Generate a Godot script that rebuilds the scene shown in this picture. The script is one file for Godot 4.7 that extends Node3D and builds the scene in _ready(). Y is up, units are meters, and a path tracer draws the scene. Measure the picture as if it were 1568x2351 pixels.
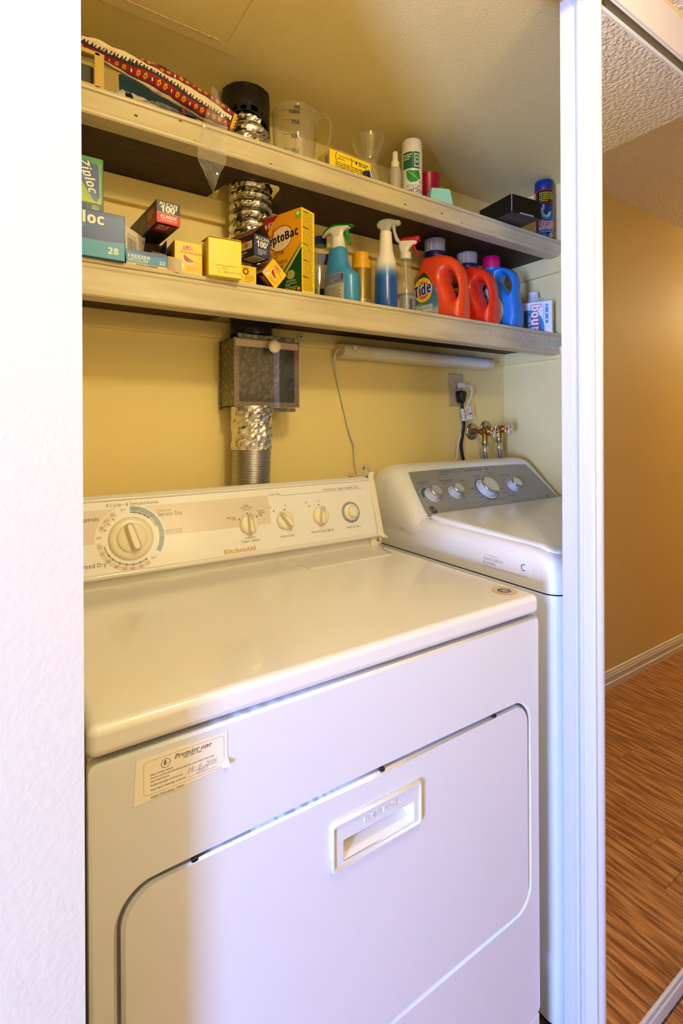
extends Node3D
# A laundry closet seen from a narrow hall: x runs along the closet's back wall, y up, z out of the closet. Metres.

# ---------------------------------------------------------------- mesh builder
class MB:
	var v := PackedVector3Array()
	var n := PackedVector3Array()
	var t := PackedVector2Array()
	var xf := Transform3D()

	func tri(a: Vector3, b: Vector3, c: Vector3, na: Vector3, nb: Vector3, nc: Vector3, ta := Vector2.ZERO, tb := Vector2.ZERO, tc := Vector2.ZERO) -> void:
		var flip := (c - a).cross(b - a).dot(na + nb + nc) < 0.0
		if xf.basis.determinant() < 0.0: flip = not flip
		if flip:
			var q := b; b = c; c = q
			q = nb; nb = nc; nc = q
			var s := tb; tb = tc; tc = s
		v.append(xf * a); v.append(xf * b); v.append(xf * c)
		n.append((xf.basis * na).normalized()); n.append((xf.basis * nb).normalized()); n.append((xf.basis * nc).normalized())
		t.append(ta); t.append(tb); t.append(tc)

	func quad(a: Vector3, b: Vector3, c: Vector3, d: Vector3, nn: Vector3, r := Rect2(0, 0, 1, 1)) -> void:
		# a bottom left, b bottom right, c top right, d top left as seen from outside
		var ua := Vector2(r.position.x, r.end.y); var ub := r.end
		var uc := Vector2(r.end.x, r.position.y); var ud := r.position
		tri(a, b, c, nn, nn, nn, ua, ub, uc)
		tri(a, c, d, nn, nn, nn, ua, uc, ud)

	func flat(a: Vector3, b: Vector3, c: Vector3, d: Vector3, inside: Vector3) -> void:
		var nn := (c - a).cross(d - b).normalized()
		if nn.dot((a + c) * 0.5 - inside) < 0.0: nn = -nn
		quad(a, b, c, d, nn)

	# box of centre c and size s with rounded edges b; uv: six Rect2 for +x -x +y -y +z -z
	func rbox(c: Vector3, s: Vector3, b := 0.002, uv: Array = [], k := 2) -> void:
		var h := s * 0.5
		b = minf(b, minf(h.x, minf(h.y, h.z)))
		var inner := h - Vector3.ONE * b
		var R := [Vector3(0, 0, -1), Vector3(0, 0, 1), Vector3(1, 0, 0), Vector3(1, 0, 0), Vector3(1, 0, 0), Vector3(-1, 0, 0)]
		var U := [Vector3(0, 1, 0), Vector3(0, 1, 0), Vector3(0, 0, -1), Vector3(0, 0, 1), Vector3(0, 1, 0), Vector3(0, 1, 0)]
		var N := [Vector3(1, 0, 0), Vector3(-1, 0, 0), Vector3(0, 1, 0), Vector3(0, -1, 0), Vector3(0, 0, 1), Vector3(0, 0, -1)]
		for f in 6:
			var hr: float = absf(h.dot(R[f].abs())); var hu: float = absf(h.dot(U[f].abs())); var hn: float = absf(h.dot(N[f].abs()))
			var gr: Array = []; var gu: Array = []
			for i in k: gr.append(-hr + b * i / k); gu.append(-hu + b * i / k)
			gr.append(-hr + b); gu.append(-hu + b); gr.append(hr - b); gu.append(hu - b)
			for i in k: gr.append(hr - b + b * (i + 1) / k); gu.append(hu - b + b * (i + 1) / k)
			var r: Rect2 = uv[f] if uv.size() > f else Rect2(0, 0, 1, 1)
			var P := []; var Q := []; var T := []
			for j in gu.size():
				for i in gr.size():
					var p: Vector3 = R[f] * gr[i] + U[f] * gu[j] + N[f] * hn
					var q := p.clamp(-inner, inner)
					var d := (p - q).normalized() if b > 0.0 else N[f] as Vector3
					P.append(c + q + d * b); Q.append(d)
					T.append(Vector2(r.position.x + r.size.x * (gr[i] + hr) / (2 * hr), r.end.y - r.size.y * (gu[j] + hu) / (2 * hu)))
			var w := gr.size()
			for j in gu.size() - 1:
				for i in w - 1:
					var a := j * w + i
					tri(P[a], P[a + 1], P[a + w + 1], Q[a], Q[a + 1], Q[a + w + 1], T[a], T[a + 1], T[a + w + 1])
					tri(P[a], P[a + w + 1], P[a + w], Q[a], Q[a + w + 1], Q[a + w], T[a], T[a + w + 1], T[a + w])

	func bx(a: Vector3, b: Vector3, r := 0.002) -> void:   # by two corners
		rbox((a + b) * 0.5, (b - a).abs(), r)

	func box12(a: Vector3, b: Vector3) -> void:            # plain 12 triangles, uv in metres
		var lo := a.min(b); var hi := a.max(b); var s := hi - lo
		quad(Vector3(lo.x, lo.y, hi.z), Vector3(hi.x, lo.y, hi.z), hi, Vector3(lo.x, hi.y, hi.z), Vector3.BACK, Rect2(0, 0, s.x, s.y))
		quad(Vector3(hi.x, lo.y, lo.z), lo, Vector3(lo.x, hi.y, lo.z), Vector3(hi.x, hi.y, lo.z), Vector3.FORWARD, Rect2(0, 0, s.x, s.y))
		quad(Vector3(hi.x, lo.y, hi.z), Vector3(hi.x, lo.y, lo.z), Vector3(hi.x, hi.y, lo.z), hi, Vector3.RIGHT, Rect2(0, 0, s.z, s.y))
		quad(lo, Vector3(lo.x, lo.y, hi.z), Vector3(lo.x, hi.y, hi.z), Vector3(lo.x, hi.y, lo.z), Vector3.LEFT, Rect2(0, 0, s.z, s.y))
		quad(Vector3(lo.x, hi.y, hi.z), hi, Vector3(hi.x, hi.y, lo.z), Vector3(lo.x, hi.y, lo.z), Vector3.UP, Rect2(0, 0, s.x, s.z))
		quad(lo, Vector3(hi.x, lo.y, lo.z), Vector3(hi.x, lo.y, hi.z), Vector3(lo.x, lo.y, hi.z), Vector3.DOWN, Rect2(0, 0, s.x, s.z))

	# turns (r, y) points about the y axis at o; sharp edges stay sharp
	func lathe(prof: PackedVector2Array, o := Vector3.ZERO, segs := 32, a0 := 0.0, a1 := TAU, sq := Vector2.ONE) -> void:
		var m := prof.size()
		var sn := []
		var total := 0.0
		var at := [0.0]
		for i in m - 1:
			var e := prof[i + 1] - prof[i]
			sn.append(Vector2(e.y, -e.x).normalized())
			total += e.length(); at.append(total)
		for i in m - 1:
			var n0: Vector2 = sn[i]; var n1: Vector2 = sn[i]
			if i > 0 and sn[i - 1].dot(sn[i]) > 0.7: n0 = (sn[i - 1] + sn[i]).normalized()
			if i < m - 2 and sn[i + 1].dot(sn[i]) > 0.7: n1 = (sn[i + 1] + sn[i]).normalized()
			for k in segs:
				var p := a0 + (a1 - a0) * k / segs; var q := a0 + (a1 - a0) * (k + 1) / segs
				var A := Vector3(sin(p) * sq.x, 0, cos(p) * sq.y); var B := Vector3(sin(q) * sq.x, 0, cos(q) * sq.y)
				var NA := Vector3(sin(p) / sq.x, 0, cos(p) / sq.y).normalized(); var NB := Vector3(sin(q) / sq.x, 0, cos(q) / sq.y).normalized()
				var a := o + A * prof[i].x + Vector3.UP * prof[i].y; var b := o + B * prof[i].x + Vector3.UP * prof[i].y
				var c := o + B * prof[i + 1].x + Vector3.UP * prof[i + 1].y; var d := o + A * prof[i + 1].x + Vector3.UP * prof[i + 1].y
				var m0 := NA * n0.x + Vector3.UP * n0.y; var m1 := NB * n0.x + Vector3.UP * n0.y
				var m2 := NB * n1.x + Vector3.UP * n1.y; var m3 := NA * n1.x + Vector3.UP * n1.y
				var u0 := float(k) / segs; var u1 := float(k + 1) / segs
				var v0: float = 1.0 - at[i] / total; var v1: float = 1.0 - at[i + 1] / total
				if prof[i].x > 1e-6: tri(a, b, c, m0, m1, m2, Vector2(u0, v0), Vector2(u1, v0), Vector2(u1, v1))
				if prof[i + 1].x > 1e-6: tri(a, c, d, m0, m2, m3, Vector2(u0, v0), Vector2(u1, v1), Vector2(u0, v1))

	func tube(pts: PackedVector3Array, r: float, segs := 10, caps := true, closed := false) -> void:
		var m := pts.size()
		var rings := []
		var nr := []
		var up := Vector3(0.123, 0.9, 0.37)
		for i in m:
			var d := (pts[(i + 1) % m] - pts[(i - 1 + m) % m]) if closed else (pts[mini(i + 1, m - 1)] - pts[maxi(i - 1, 0)])
			d = d.normalized()
			var s := d.cross(up)
			if s.length() < 0.05: s = d.cross(Vector3(1, 0.1, 0))
			s = s.normalized(); up = s.cross(d).normalized()
			var ring := []; var rn := []
			for k in segs:
				var e := s * cos(TAU * k / segs) + up * sin(TAU * k / segs)
				ring.append(pts[i] + e * r); rn.append(e)
			rings.append(ring); nr.append(rn)
		for i in (m if closed else m - 1):
			var j := (i + 1) % m
			for k in segs:
				var l := (k + 1) % segs
				tri(rings[i][k], rings[i][l], rings[j][l], nr[i][k], nr[i][l], nr[j][l], Vector2(float(k) / segs, i), Vector2(float(k + 1) / segs, i), Vector2(float(k + 1) / segs, j))
				tri(rings[i][k], rings[j][l], rings[j][k], nr[i][k], nr[j][l], nr[j][k], Vector2(float(k) / segs, i), Vector2(float(k + 1) / segs, j), Vector2(float(k) / segs, j))
		if caps and not closed:
			for e in [[0, pts[0] - pts[1]], [m - 1, pts[m - 1] - pts[m - 2]]]:
				var nn: Vector3 = e[1].normalized()
				for k in segs:
					tri(pts[e[0]], rings[e[0]][k], rings[e[0]][(k + 1) % segs], nn, nn, nn)

	# skin through closed rings of equal size
	func loft(rings: Array, caps := true, closed := true) -> void:
		var m := rings.size(); var w: int = rings[0].size()
		var mid := Vector3.ZERO
		for r in rings:
			for p in r: mid += p
		mid /= float(m * w)
		var N := []
		for i in m:
			var row := []
			for k in w:
				var du: Vector3 = rings[i][(k + 1) % w] - rings[i][(k - 1 + w) % w] if closed else rings[i][mini(k + 1, w - 1)] - rings[i][maxi(k - 1, 0)]
				var dv: Vector3 = rings[mini(i + 1, m - 1)][k] - rings[maxi(i - 1, 0)][k]
				row.append(du.cross(dv).normalized())
			N.append(row)
		var vote := 0.0
		for i in m:
			for k in w: vote += N[i][k].dot(rings[i][k] - mid)
		if vote < 0.0:
			for i in m:
				for k in w: N[i][k] = -N[i][k]
		for i in m - 1:
			for k in (w if closed else w - 1):
				var l := (k + 1) % w
				var u0 := float(k) / w; var u1 := float(k + 1) / w
				var v0 := 1.0 - float(i) / (m - 1); var v1 := 1.0 - float(i + 1) / (m - 1)
				tri(rings[i][k], rings[i][l], rings[i + 1][l], N[i][k], N[i][l], N[i + 1][l], Vector2(u0, v0), Vector2(u1, v0), Vector2(u1, v1))
				tri(rings[i][k], rings[i + 1][l], rings[i + 1][k], N[i][k], N[i + 1][l], N[i + 1][k], Vector2(u0, v0), Vector2(u1, v1), Vector2(u0, v1))
		if caps:
			for e in [0, m - 1]:
				var c := Vector3.ZERO
				for p in rings[e]: c += p
				c /= float(w)
				var nn := Vector3.ZERO
				for k in w: nn += (rings[e][k] - c).cross(rings[e][(k + 1) % w] - c)
				nn = nn.normalized()
				if nn.dot(c - mid) < 0.0: nn = -nn
				for k in w: tri(c, rings[e][k], rings[e][(k + 1) % w], nn, nn, nn)

	# polygon (x, y) standing from z0 to z1, edges bevelled by b
	func prism(poly: PackedVector2Array, z0: float, z1: float, b := 0.0, sharp := 0.75, back := true) -> void:
		if Geometry2D.is_polygon_clockwise(poly): poly.reverse()
		var m := poly.size()
		var inset := PackedVector2Array()
		var en := []
		for i in m:
			var e := (poly[(i + 1) % m] - poly[i]).normalized()
			en.append(Vector2(e.y, -e.x))
		for i in m:
			var q: Vector2 = en[i] + en[(i - 1 + m) % m]
			q = q / maxf(0.5, 0.5 * q.length_squared())
			inset.append(poly[i] - q * b)
		var bb := Rect2(poly[0], Vector2.ZERO)
		for p in poly: bb = bb.expand(p)
		var tr := Geometry2D.triangulate_polygon(inset)
		for side in ([1, -1] if back else [1]):
			var z := z1 if side > 0 else z0
			var nn := Vector3(0, 0, side) * (1.0 if z1 > z0 else -1.0)
			for i in range(0, tr.size(), 3):
				var q := []
				for k in 3:
					var p := inset[tr[i + k]]
					q.append([Vector3(p.x, p.y, z), Vector2((p.x - bb.position.x) / bb.size.x, 1.0 - (p.y - bb.position.y) / bb.size.y)])
				tri(q[0][0], q[1][0], q[2][0], nn, nn, nn, q[0][1], q[1][1], q[2][1])
		var s := signf(z1 - z0)
		for i in m:
			var j := (i + 1) % m
			var n0: Vector2 = en[i]; var n1: Vector2 = en[i]
			if en[(i - 1 + m) % m].dot(en[i]) > sharp: n0 = (en[(i - 1 + m) % m] + en[i]).normalized()
			if en[j].dot(en[i]) > sharp: n1 = (en[j] + en[i]).normalized()
			var a := Vector3(n0.x, n0.y, 0); var c := Vector3(n1.x, n1.y, 0)
			var lv := [[poly, z0 + (s * b if back else 0.0), 0.0], [poly, z1 - s * b, 0.0], [inset, z1, 1.0]]
			if back and b > 0.0: lv.push_front([inset, z0, -1.0])
			for k in lv.size() - 1:
				if b == 0.0 and k > 0: break
				var P: PackedVector2Array = lv[k][0]; var Q: PackedVector2Array = lv[k + 1][0]
				var f0: Vector3 = Vector3(0, 0, s) * (lv[k][2] * 0.8); var f1: Vector3 = Vector3(0, 0, s) * (lv[k + 1][2] * 0.8)
				var p0 := Vector3(P[i].x, P[i].y, lv[k][1]); var p1 := Vector3(P[j].x, P[j].y, lv[k][1])
				var p2 := Vector3(Q[j].x, Q[j].y, lv[k + 1][1]); var p3 := Vector3(Q[i].x, Q[i].y, lv[k + 1][1])
				tri(p0, p1, p2, (a + f0).normalized(), (c + f0).normalized(), (c + f1).normalized())
				tri(p0, p2, p3, (a + f0).normalized(), (c + f1).normalized(), (a + f1).normalized())

	# plate between two outlines of equal point count, front at z, rolled edges of depth d and radius b on both outlines
	func ringplate(o: PackedVector2Array, i: PackedVector2Array, z: float, d: float, b := 0.003) -> void:
		var m := o.size()
		for k in m:
			var l := (k + 1) % m
			var lv := []
			for q in [k, l]:
				var a := o[q]; var c := i[q]
				var od := (c - a).normalized()
				lv.append([Vector3(a.x, a.y, z - d), Vector3(a.x, a.y, z - b), Vector3(a.x + od.x * b, a.y + od.y * b, z), Vector3(c.x - od.x * b, c.y - od.y * b, z), Vector3(c.x, c.y, z - b), Vector3(c.x, c.y, z - d), od])
			for s in 5:
				var p0: Vector3 = lv[0][s]; var p1: Vector3 = lv[1][s]; var p2: Vector3 = lv[1][s + 1]; var p3: Vector3 = lv[0][s + 1]
				var N := []
				for q in 2:
					var od3 := Vector3(lv[q][6].x, lv[q][6].y, 0)
					N.append([-od3, (Vector3.BACK - od3).normalized(), Vector3.BACK, (Vector3.BACK + od3).normalized(), od3][s])
				tri(p0, p1, p2, N[0], N[1], N[1], Vector2(p0.x, -p0.y), Vector2(p1.x, -p1.y), Vector2(p2.x, -p2.y))
				tri(p0, p2, p3, N[0], N[1], N[0], Vector2(p0.x, -p0.y), Vector2(p2.x, -p2.y), Vector2(p3.x, -p3.y))

	# sheet of nu by nv cells through f(u, v)
	func sheet(nu: int, nv: int, f: Callable, toward := Vector3.ZERO, facets := false) -> void:
		var P := []; var N := []
		for j in nv + 1:
			for i in nu + 1: P.append(f.call(float(i) / nu, float(j) / nv))
		var w := nu + 1
		for j in nv + 1:
			for i in w:
				var du: Vector3 = P[j * w + mini(i + 1, nu)] - P[j * w + maxi(i - 1, 0)]
				var dv: Vector3 = P[mini(j + 1, nv) * w + i] - P[maxi(j - 1, 0) * w + i]
				var q := du.cross(dv).normalized()
				N.append(-q if toward != Vector3.ZERO and q.dot(toward) < 0.0 else q)
		for j in nv:
			for i in nu:
				var a := j * w + i
				var ids := [[a, a + 1, a + w + 1], [a, a + w + 1, a + w]]
				for d in ids:
					var n0: Vector3 = N[d[0]]; var n1: Vector3 = N[d[1]]; var n2: Vector3 = N[d[2]]
					if facets:
						n0 = (P[d[2]] - P[d[0]]).cross(P[d[1]] - P[d[0]]).normalized()
						if n0.dot(N[d[0]]) < 0.0: n0 = -n0
						n1 = n0; n2 = n0
					tri(P[d[0]], P[d[1]], P[d[2]], n0, n1, n2, Vector2(float(d[0] % w) / nu, float(d[0] / w) / nv), Vector2(float(d[1] % w) / nu, float(d[1] / w) / nv), Vector2(float(d[2] % w) / nu, float(d[2] / w) / nv))

	# outline with holes blown up to half thickness hz with edge radius r, by surface nets
	func puff(outline: PackedVector2Array, holes: Array, hz: float, r: float, cell: float, taper = null) -> void:
		var bb := Rect2(outline[0], Vector2.ZERO)
		for p in outline: bb = bb.expand(p)
		bb = bb.grow(cell * 2.5)
		var nx := int(ceil(bb.size.x / cell)) + 1; var ny := int(ceil(bb.size.y / cell)) + 1; var nz := int(ceil((2 * hz + 5 * cell) / cell)) + 1
		var z0 := -cell * (nz - 1) * 0.5
		var loops := [outline] + holes
		var F := PackedFloat32Array(); F.resize(nx * ny * nz)
		for j in ny:
			for i in nx:
				var p := bb.position + Vector2(i, j) * cell
				var best := 1e9
				var inside := Geometry2D.is_point_in_polygon(p, outline)
				for L in loops:
					var m: int = L.size()
					for k in m:
						best = minf(best, p.distance_squared_to(Geometry2D.get_closest_point_to_segment(p, L[k], L[(k + 1) % m])))
				for L in holes:
					if Geometry2D.is_point_in_polygon(p, L): inside = false
				var d := sqrt(best) * (-1.0 if inside else 1.0)
				var h: float = hz * (taper.call(p) if taper != null else 1.0)
				var a := d + r
				for k in nz:
					var b := absf(z0 + k * cell) - h + r
					F[(k * ny + j) * nx + i] = Vector2(maxf(a, 0), maxf(b, 0)).length() + minf(maxf(a, b), 0.0) - r
		var org := Vector3(bb.position.x, bb.position.y, z0)
		var ids := {}
		var VP := []; var VN := []
		for k in nz - 1:
			for j in ny - 1:
				for i in nx - 1:
					var q := (k * ny + j) * nx + i
					var c := [F[q], F[q + 1], F[q + nx], F[q + nx + 1], F[q + nx * ny], F[q + nx * ny + 1], F[q + nx * ny + nx], F[q + nx * ny + nx + 1]]
					var neg := 0
					for x in c: neg += 1 if x < 0.0 else 0
					if neg == 0 or neg == 8: continue
					var s := Vector3.ZERO; var cnt := 0
					for e in [[0, 1], [2, 3], [4, 5], [6, 7], [0, 2], [1, 3], [4, 6], [5, 7], [0, 4], [1, 5], [2, 6], [3, 7]]:
						var fa: float = c[e[0]]; var fb: float = c[e[1]]
						if (fa < 0.0) != (fb < 0.0):
							var tt := fa / (fa - fb)
							var pa := Vector3(e[0] & 1, (e[0] >> 1) & 1, e[0] >> 2); var pb := Vector3(e[1] & 1, (e[1] >> 1) & 1, e[1] >> 2)
							s += pa.lerp(pb, tt); cnt += 1
					s /= float(cnt)
					ids[q] = VP.size()
					VP.append(org + (Vector3(i, j, k) + s) * cell)
					var g := Vector3(c[1] + c[3] + c[5] + c[7] - c[0] - c[2] - c[4] - c[6], c[2] + c[3] + c[6] + c[7] - c[0] - c[1] - c[4] - c[5], c[4] + c[5] + c[6] + c[7] - c[0] - c[1] - c[2] - c[3])
					VN.append(g.normalized())
		var st := [1, nx, nx * ny]
		for k in range(1, nz - 1):
			for j in range(1, ny - 1):
				for i in range(1, nx - 1):
					var q := (k * ny + j) * nx + i
					for ax in 3:
						if (F[q] < 0.0) != (F[q + st[ax]] < 0.0):
							var b: int = st[(ax + 1) % 3]; var c: int = st[(ax + 2) % 3]
							var id := [ids.get(q, -1), ids.get(q - b, -1), ids.get(q - b - c, -1), ids.get(q - c, -1)]
							if id.min() < 0: continue
							var uvs := []
							for x in 4: uvs.append(Vector2((VP[id[x]].x - bb.position.x) / bb.size.x, 1.0 - (VP[id[x]].y - bb.position.y) / bb.size.y))
							tri(VP[id[0]], VP[id[1]], VP[id[2]], VN[id[0]], VN[id[1]], VN[id[2]], uvs[0], uvs[1], uvs[2])
							tri(VP[id[0]], VP[id[2]], VP[id[3]], VN[id[0]], VN[id[2]], VN[id[3]], uvs[0], uvs[2], uvs[3])

	func letters(s: String, size: float, depth: float, at: Transform3D, bold := true) -> void:
		var tm := TextMesh.new()
		tm.font = Cv.face(bold, false); tm.font_size = 32; tm.pixel_size = size / 32.0; tm.depth = depth; tm.text = s; tm.curve_step = 1.0
		var a := tm.get_mesh_arrays()
		var p: PackedVector3Array = a[0]; var q: PackedVector3Array = a[1]; var ix: PackedInt32Array = a[12]
		for i in range(0, ix.size(), 3):
			tri(at * p[ix[i]], at * p[ix[i + 1]], at * p[ix[i + 2]], at.basis * q[ix[i]], at.basis * q[ix[i + 1]], at.basis * q[ix[i + 2]])

	static func new_frame(a: Vector3, b: Vector3, w: float) -> MB:
		var m := MB.new()
		m.box12(a, Vector3(a.x + w, b.y, b.z)); m.box12(Vector3(b.x - w, a.y, a.z), b)
		m.box12(Vector3(a.x + w, a.y, a.z), Vector3(b.x - w, a.y + w, b.z)); m.box12(Vector3(a.x + w, b.y - w, a.z), Vector3(b.x - w, b.y, b.z))
		return m

	func mesh() -> ArrayMesh:
		var a := []; a.resize(Mesh.ARRAY_MAX)
		a[Mesh.ARRAY_VERTEX] = v; a[Mesh.ARRAY_NORMAL] = n; a[Mesh.ARRAY_TEX_UV] = t
		var m := ArrayMesh.new()
		m.add_surface_from_arrays(Mesh.PRIMITIVE_TRIANGLES, a)
		return m

# ---------------------------------------------------------------- printed surfaces
class Cv:
	static var faces := {}
	var im: Image
	var w: int
	var h: int

	static func face(bold: bool, serif: bool) -> SystemFont:
		var k := [bold, serif]
		if not faces.has(k):
			var f := SystemFont.new()
			f.font_names = PackedStringArray(["Droid Serif" if serif else "Droid Sans"])
			f.font_weight = 700 if bold else 400
			faces[k] = f
		return faces[k]

	func _init(ww: int, hh: int, bg: Color) -> void:
		w = ww; h = hh
		im = Image.create(w, h, false, Image.FORMAT_RGBA8)
		im.fill(bg)

	func rect(x: float, y: float, ww: float, hh: float, c: Color) -> void:
		im.fill_rect(Rect2i(roundi(x), roundi(y), maxi(1, roundi(ww)), maxi(1, roundi(hh))), c)

	func poly(loops: Array, c: Color) -> void:      # even-odd fill of one or more loops of Vector2
		if loops[0] is Vector2: loops = [loops]
		var y0 := 1e9; var y1 := -1e9
		for L in loops:
			for p in L: y0 = minf(y0, p.y); y1 = maxf(y1, p.y)
		for y in range(maxi(0, int(floor(y0))), mini(h - 1, int(ceil(y1))) + 1):
			var xs := []
			var yc := y + 0.5
			for L in loops:
				for i in L.size():
					var a: Vector2 = L[i]; var b: Vector2 = L[(i + 1) % L.size()]
					if (a.y <= yc) != (b.y <= yc): xs.append(a.x + (b.x - a.x) * (yc - a.y) / (b.y - a.y))
			xs.sort()
			for i in range(0, xs.size() - 1, 2):
				var p := maxi(0, roundi(xs[i])); var q := mini(w, roundi(xs[i + 1]))
				if q > p: im.fill_rect(Rect2i(p, y, q - p, 1), c)

	static func oval(cx: float, cy: float, rx: float, ry: float, rot := 0.0, a0 := 0.0, a1 := TAU, k := 48) -> Array:
		var o := []
		for i in k:
			var a := a0 + (a1 - a0) * i / (k if a1 - a0 >= TAU - 0.001 else k - 1)
			o.append(Vector2(cx, cy) + Vector2(cos(a) * rx, sin(a) * ry).rotated(rot))
		return o

	func ellipse(cx: float, cy: float, rx: float, ry: float, c: Color, rot := 0.0) -> void:
		poly([oval(cx, cy, rx, ry, rot)], c)

	func ring(cx: float, cy: float, r0: float, r1: float, c: Color, a0 := 0.0, a1 := TAU) -> void:
		if a1 - a0 >= TAU - 0.001: poly([oval(cx, cy, r1, r1), oval(cx, cy, r0, r0)], c)
		else:
			var i := oval(cx, cy, r0, r0, 0, a0, a1); i.reverse()
			poly([oval(cx, cy, r1, r1, 0, a0, a1) + i], c)

	func line(a: Vector2, b: Vector2, ww: float, c: Color) -> void:
		var e := (b - a).normalized().orthogonal() * maxf(ww, 1.0) * 0.5
		poly([[a + e, b + e, b - e, a - e]], c)

	func grad(x: int, y: int, ww: int, hh: int, c0: Color, c1: Color, down := true) -> void:
		for i in (hh if down else ww):
			var c := c0.lerp(c1, float(i) / (hh if down else ww))
			if down: im.fill_rect(Rect2i(x, y + i, ww, 1), c)
			else: im.fill_rect(Rect2i(x + i, y, 1, hh), c)

	# o: a anchor 0 left 0.5 middle 1 right, b bold, r serif, k slant, rot degrees, sx stretch, e thickened by e pixels
	func text(s: String, x: float, y: float, size: float, c: Color, o := {}) -> void:
		var tm := TextMesh.new()
		tm.font = face(o.get("b", false), o.get("r", false)); tm.font_size = 32; tm.pixel_size = 1.0 / 32.0; tm.depth = 0.0; tm.curve_step = 2.0
		tm.horizontal_alignment = HORIZONTAL_ALIGNMENT_LEFT; tm.vertical_alignment = VERTICAL_ALIGNMENT_TOP
		tm.text = s
		var a := tm.get_mesh_arrays()
		if a.is_empty(): return
		var p: PackedVector3Array = a[0]; var ix: PackedInt32Array = a[12]
		var lo := 1e9; var hi := -1e9
		for q in p: lo = minf(lo, q.x); hi = maxf(hi, q.x)
		var sx: float = o.get("sx", 1.0); var k: float = o.get("k", 0.0)
		var base := -0.9375      # baseline of the first line below its top, in ems
		var sh: float = (lo + (hi - lo) * float(o.get("a", 0.0))) * sx * size
		var rot: float = deg_to_rad(o.get("rot", 0.0))
		var P := PackedVector2Array()
		for q in p:
			var e := Vector2(q.x * sx * size - sh + k * (q.y - base) * size, -(q.y - base) * size).rotated(rot)
			P.append(Vector2(x, y) + e)
		var offs := [Vector2.ZERO]
		if o.has("e"):
			for i in 10: offs.append(Vector2.RIGHT.rotated(TAU * i / 10) * float(o.e))
		for d in offs:
			for i in range(0, ix.size(), 3): _tri(P[ix[i]] + d, P[ix[i + 1]] + d, P[ix[i + 2]] + d, c)

	func _tri(a: Vector2, b: Vector2, c: Vector2, col: Color) -> void:
		var y0 := maxi(0, int(floor(minf(a.y, minf(b.y, c.y))))); var y1 := mini(h - 1, int(ceil(maxf(a.y, maxf(b.y, c.y)))))
		for y in range(y0, y1 + 1):
			var yc := y + 0.5
			var x0 := 1e9; var x1 := -1e9
			for e in [[a, b], [b, c], [c, a]]:
				if (e[0].y <= yc) != (e[1].y <= yc):
					var x: float = e[0].x + (e[1].x - e[0].x) * (yc - e[0].y) / (e[1].y - e[0].y)
					x0 = minf(x0, x); x1 = maxf(x1, x)
			var p := maxi(0, roundi(x0)); var q := mini(w, roundi(x1))
			if q > p: im.fill_rect(Rect2i(p, y, q - p, 1), col)

	# rows of small print
	func small(x: float, y: float, ww: float, rows: int, pitch: float, thick: float, c: Color, sd := 1) -> void:
		var g := RandomNumberGenerator.new(); g.seed = sd
		for r in rows:
			var px := x
			var end := x + ww * (g.randf_range(0.85, 1.0) if r < rows - 1 else g.randf_range(0.4, 0.8))
			while px < end:
				var q := minf(thick * g.randf_range(1.2, 5.0), end - px)
				rect(px, y + r * pitch, q, thick, c)
				px += q + thick * 0.8

	func bars(x: float, y: float, ww: float, hh: float, c: Color, sd := 1) -> void:
		var g := RandomNumberGenerator.new(); g.seed = sd
		var px := x
		while px < x + ww:
			var q := ww * g.randf_range(0.008, 0.03)
			rect(px, y, q, hh, c)
			px += q + ww * g.randf_range(0.01, 0.03)

	func tex() -> ImageTexture:
		return ImageTexture.create_from_image(im)

# ---------------------------------------------------------------- things, parts, materials
var M := {}
var counts := {}

func numbered(called: String) -> String:
	counts[called] = counts.get(called, -1) + 1
	return called if counts[called] == 0 else "%s_%03d" % [called, counts[called]]

func tag(o: Node, label: String, category: String, group := "", kind := "") -> Node:
	if label: o.set_meta("label", label)
	if category: o.set_meta("category", category)
	if group: o.set_meta("group", group)
	if kind: o.set_meta("kind", kind)
	return o

func thing(called: String, label: String, category: String, at := Vector3.ZERO, turn := 0.0, group := "") -> Node3D:
	var o := Node3D.new()
	o.name = numbered(called); o.position = at; o.rotation_degrees.y = turn
	add_child(o)
	tag(o, label, category, group)
	return o

func part(called: String, mb, m: Material, parent: Node = self, label := "") -> MeshInstance3D:
	var o := MeshInstance3D.new()
	o.name = called if parent != self else numbered(called)
	o.mesh = mb.mesh() if mb is MB else mb
	o.material_override = m
	parent.add_child(o, true)
	if label: o.set_meta("label", label)
	return o

func struct(called: String, mb: MB, m: Material, parent: Node = self, label := "") -> MeshInstance3D:
	var o := part(called, mb, m, parent, label)
	if parent == self: o.set_meta("kind", "structure")
	return o

func mat(c: Color, rough := 0.5, metal := 0.0, o := {}) -> StandardMaterial3D:
	var m := StandardMaterial3D.new()
	m.albedo_color = c; m.roughness = rough; m.metallic = metal
	for k in o: m.set(k, o[k])
	return m

func glass(c: Color, a: float, rough := 0.02) -> StandardMaterial3D:
	c.a = a
	return mat(c, rough, 0.0, {"transparency": BaseMaterial3D.TRANSPARENCY_ALPHA, "cull_mode": BaseMaterial3D.CULL_DISABLED})

func printed(cv: Cv, rough := 0.45, o := {}) -> StandardMaterial3D:
	var m := mat(Color.WHITE, rough, 0.0, o)
	m.albedo_texture = cv.tex()
	return m

func noise(freq: float, sd: int, kind := FastNoiseLite.TYPE_SIMPLEX_SMOOTH, oct := 4) -> FastNoiseLite:
	var f := FastNoiseLite.new()
	f.noise_type = kind; f.frequency = freq; f.seed = sd; f.fractal_octaves = oct
	return f

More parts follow.
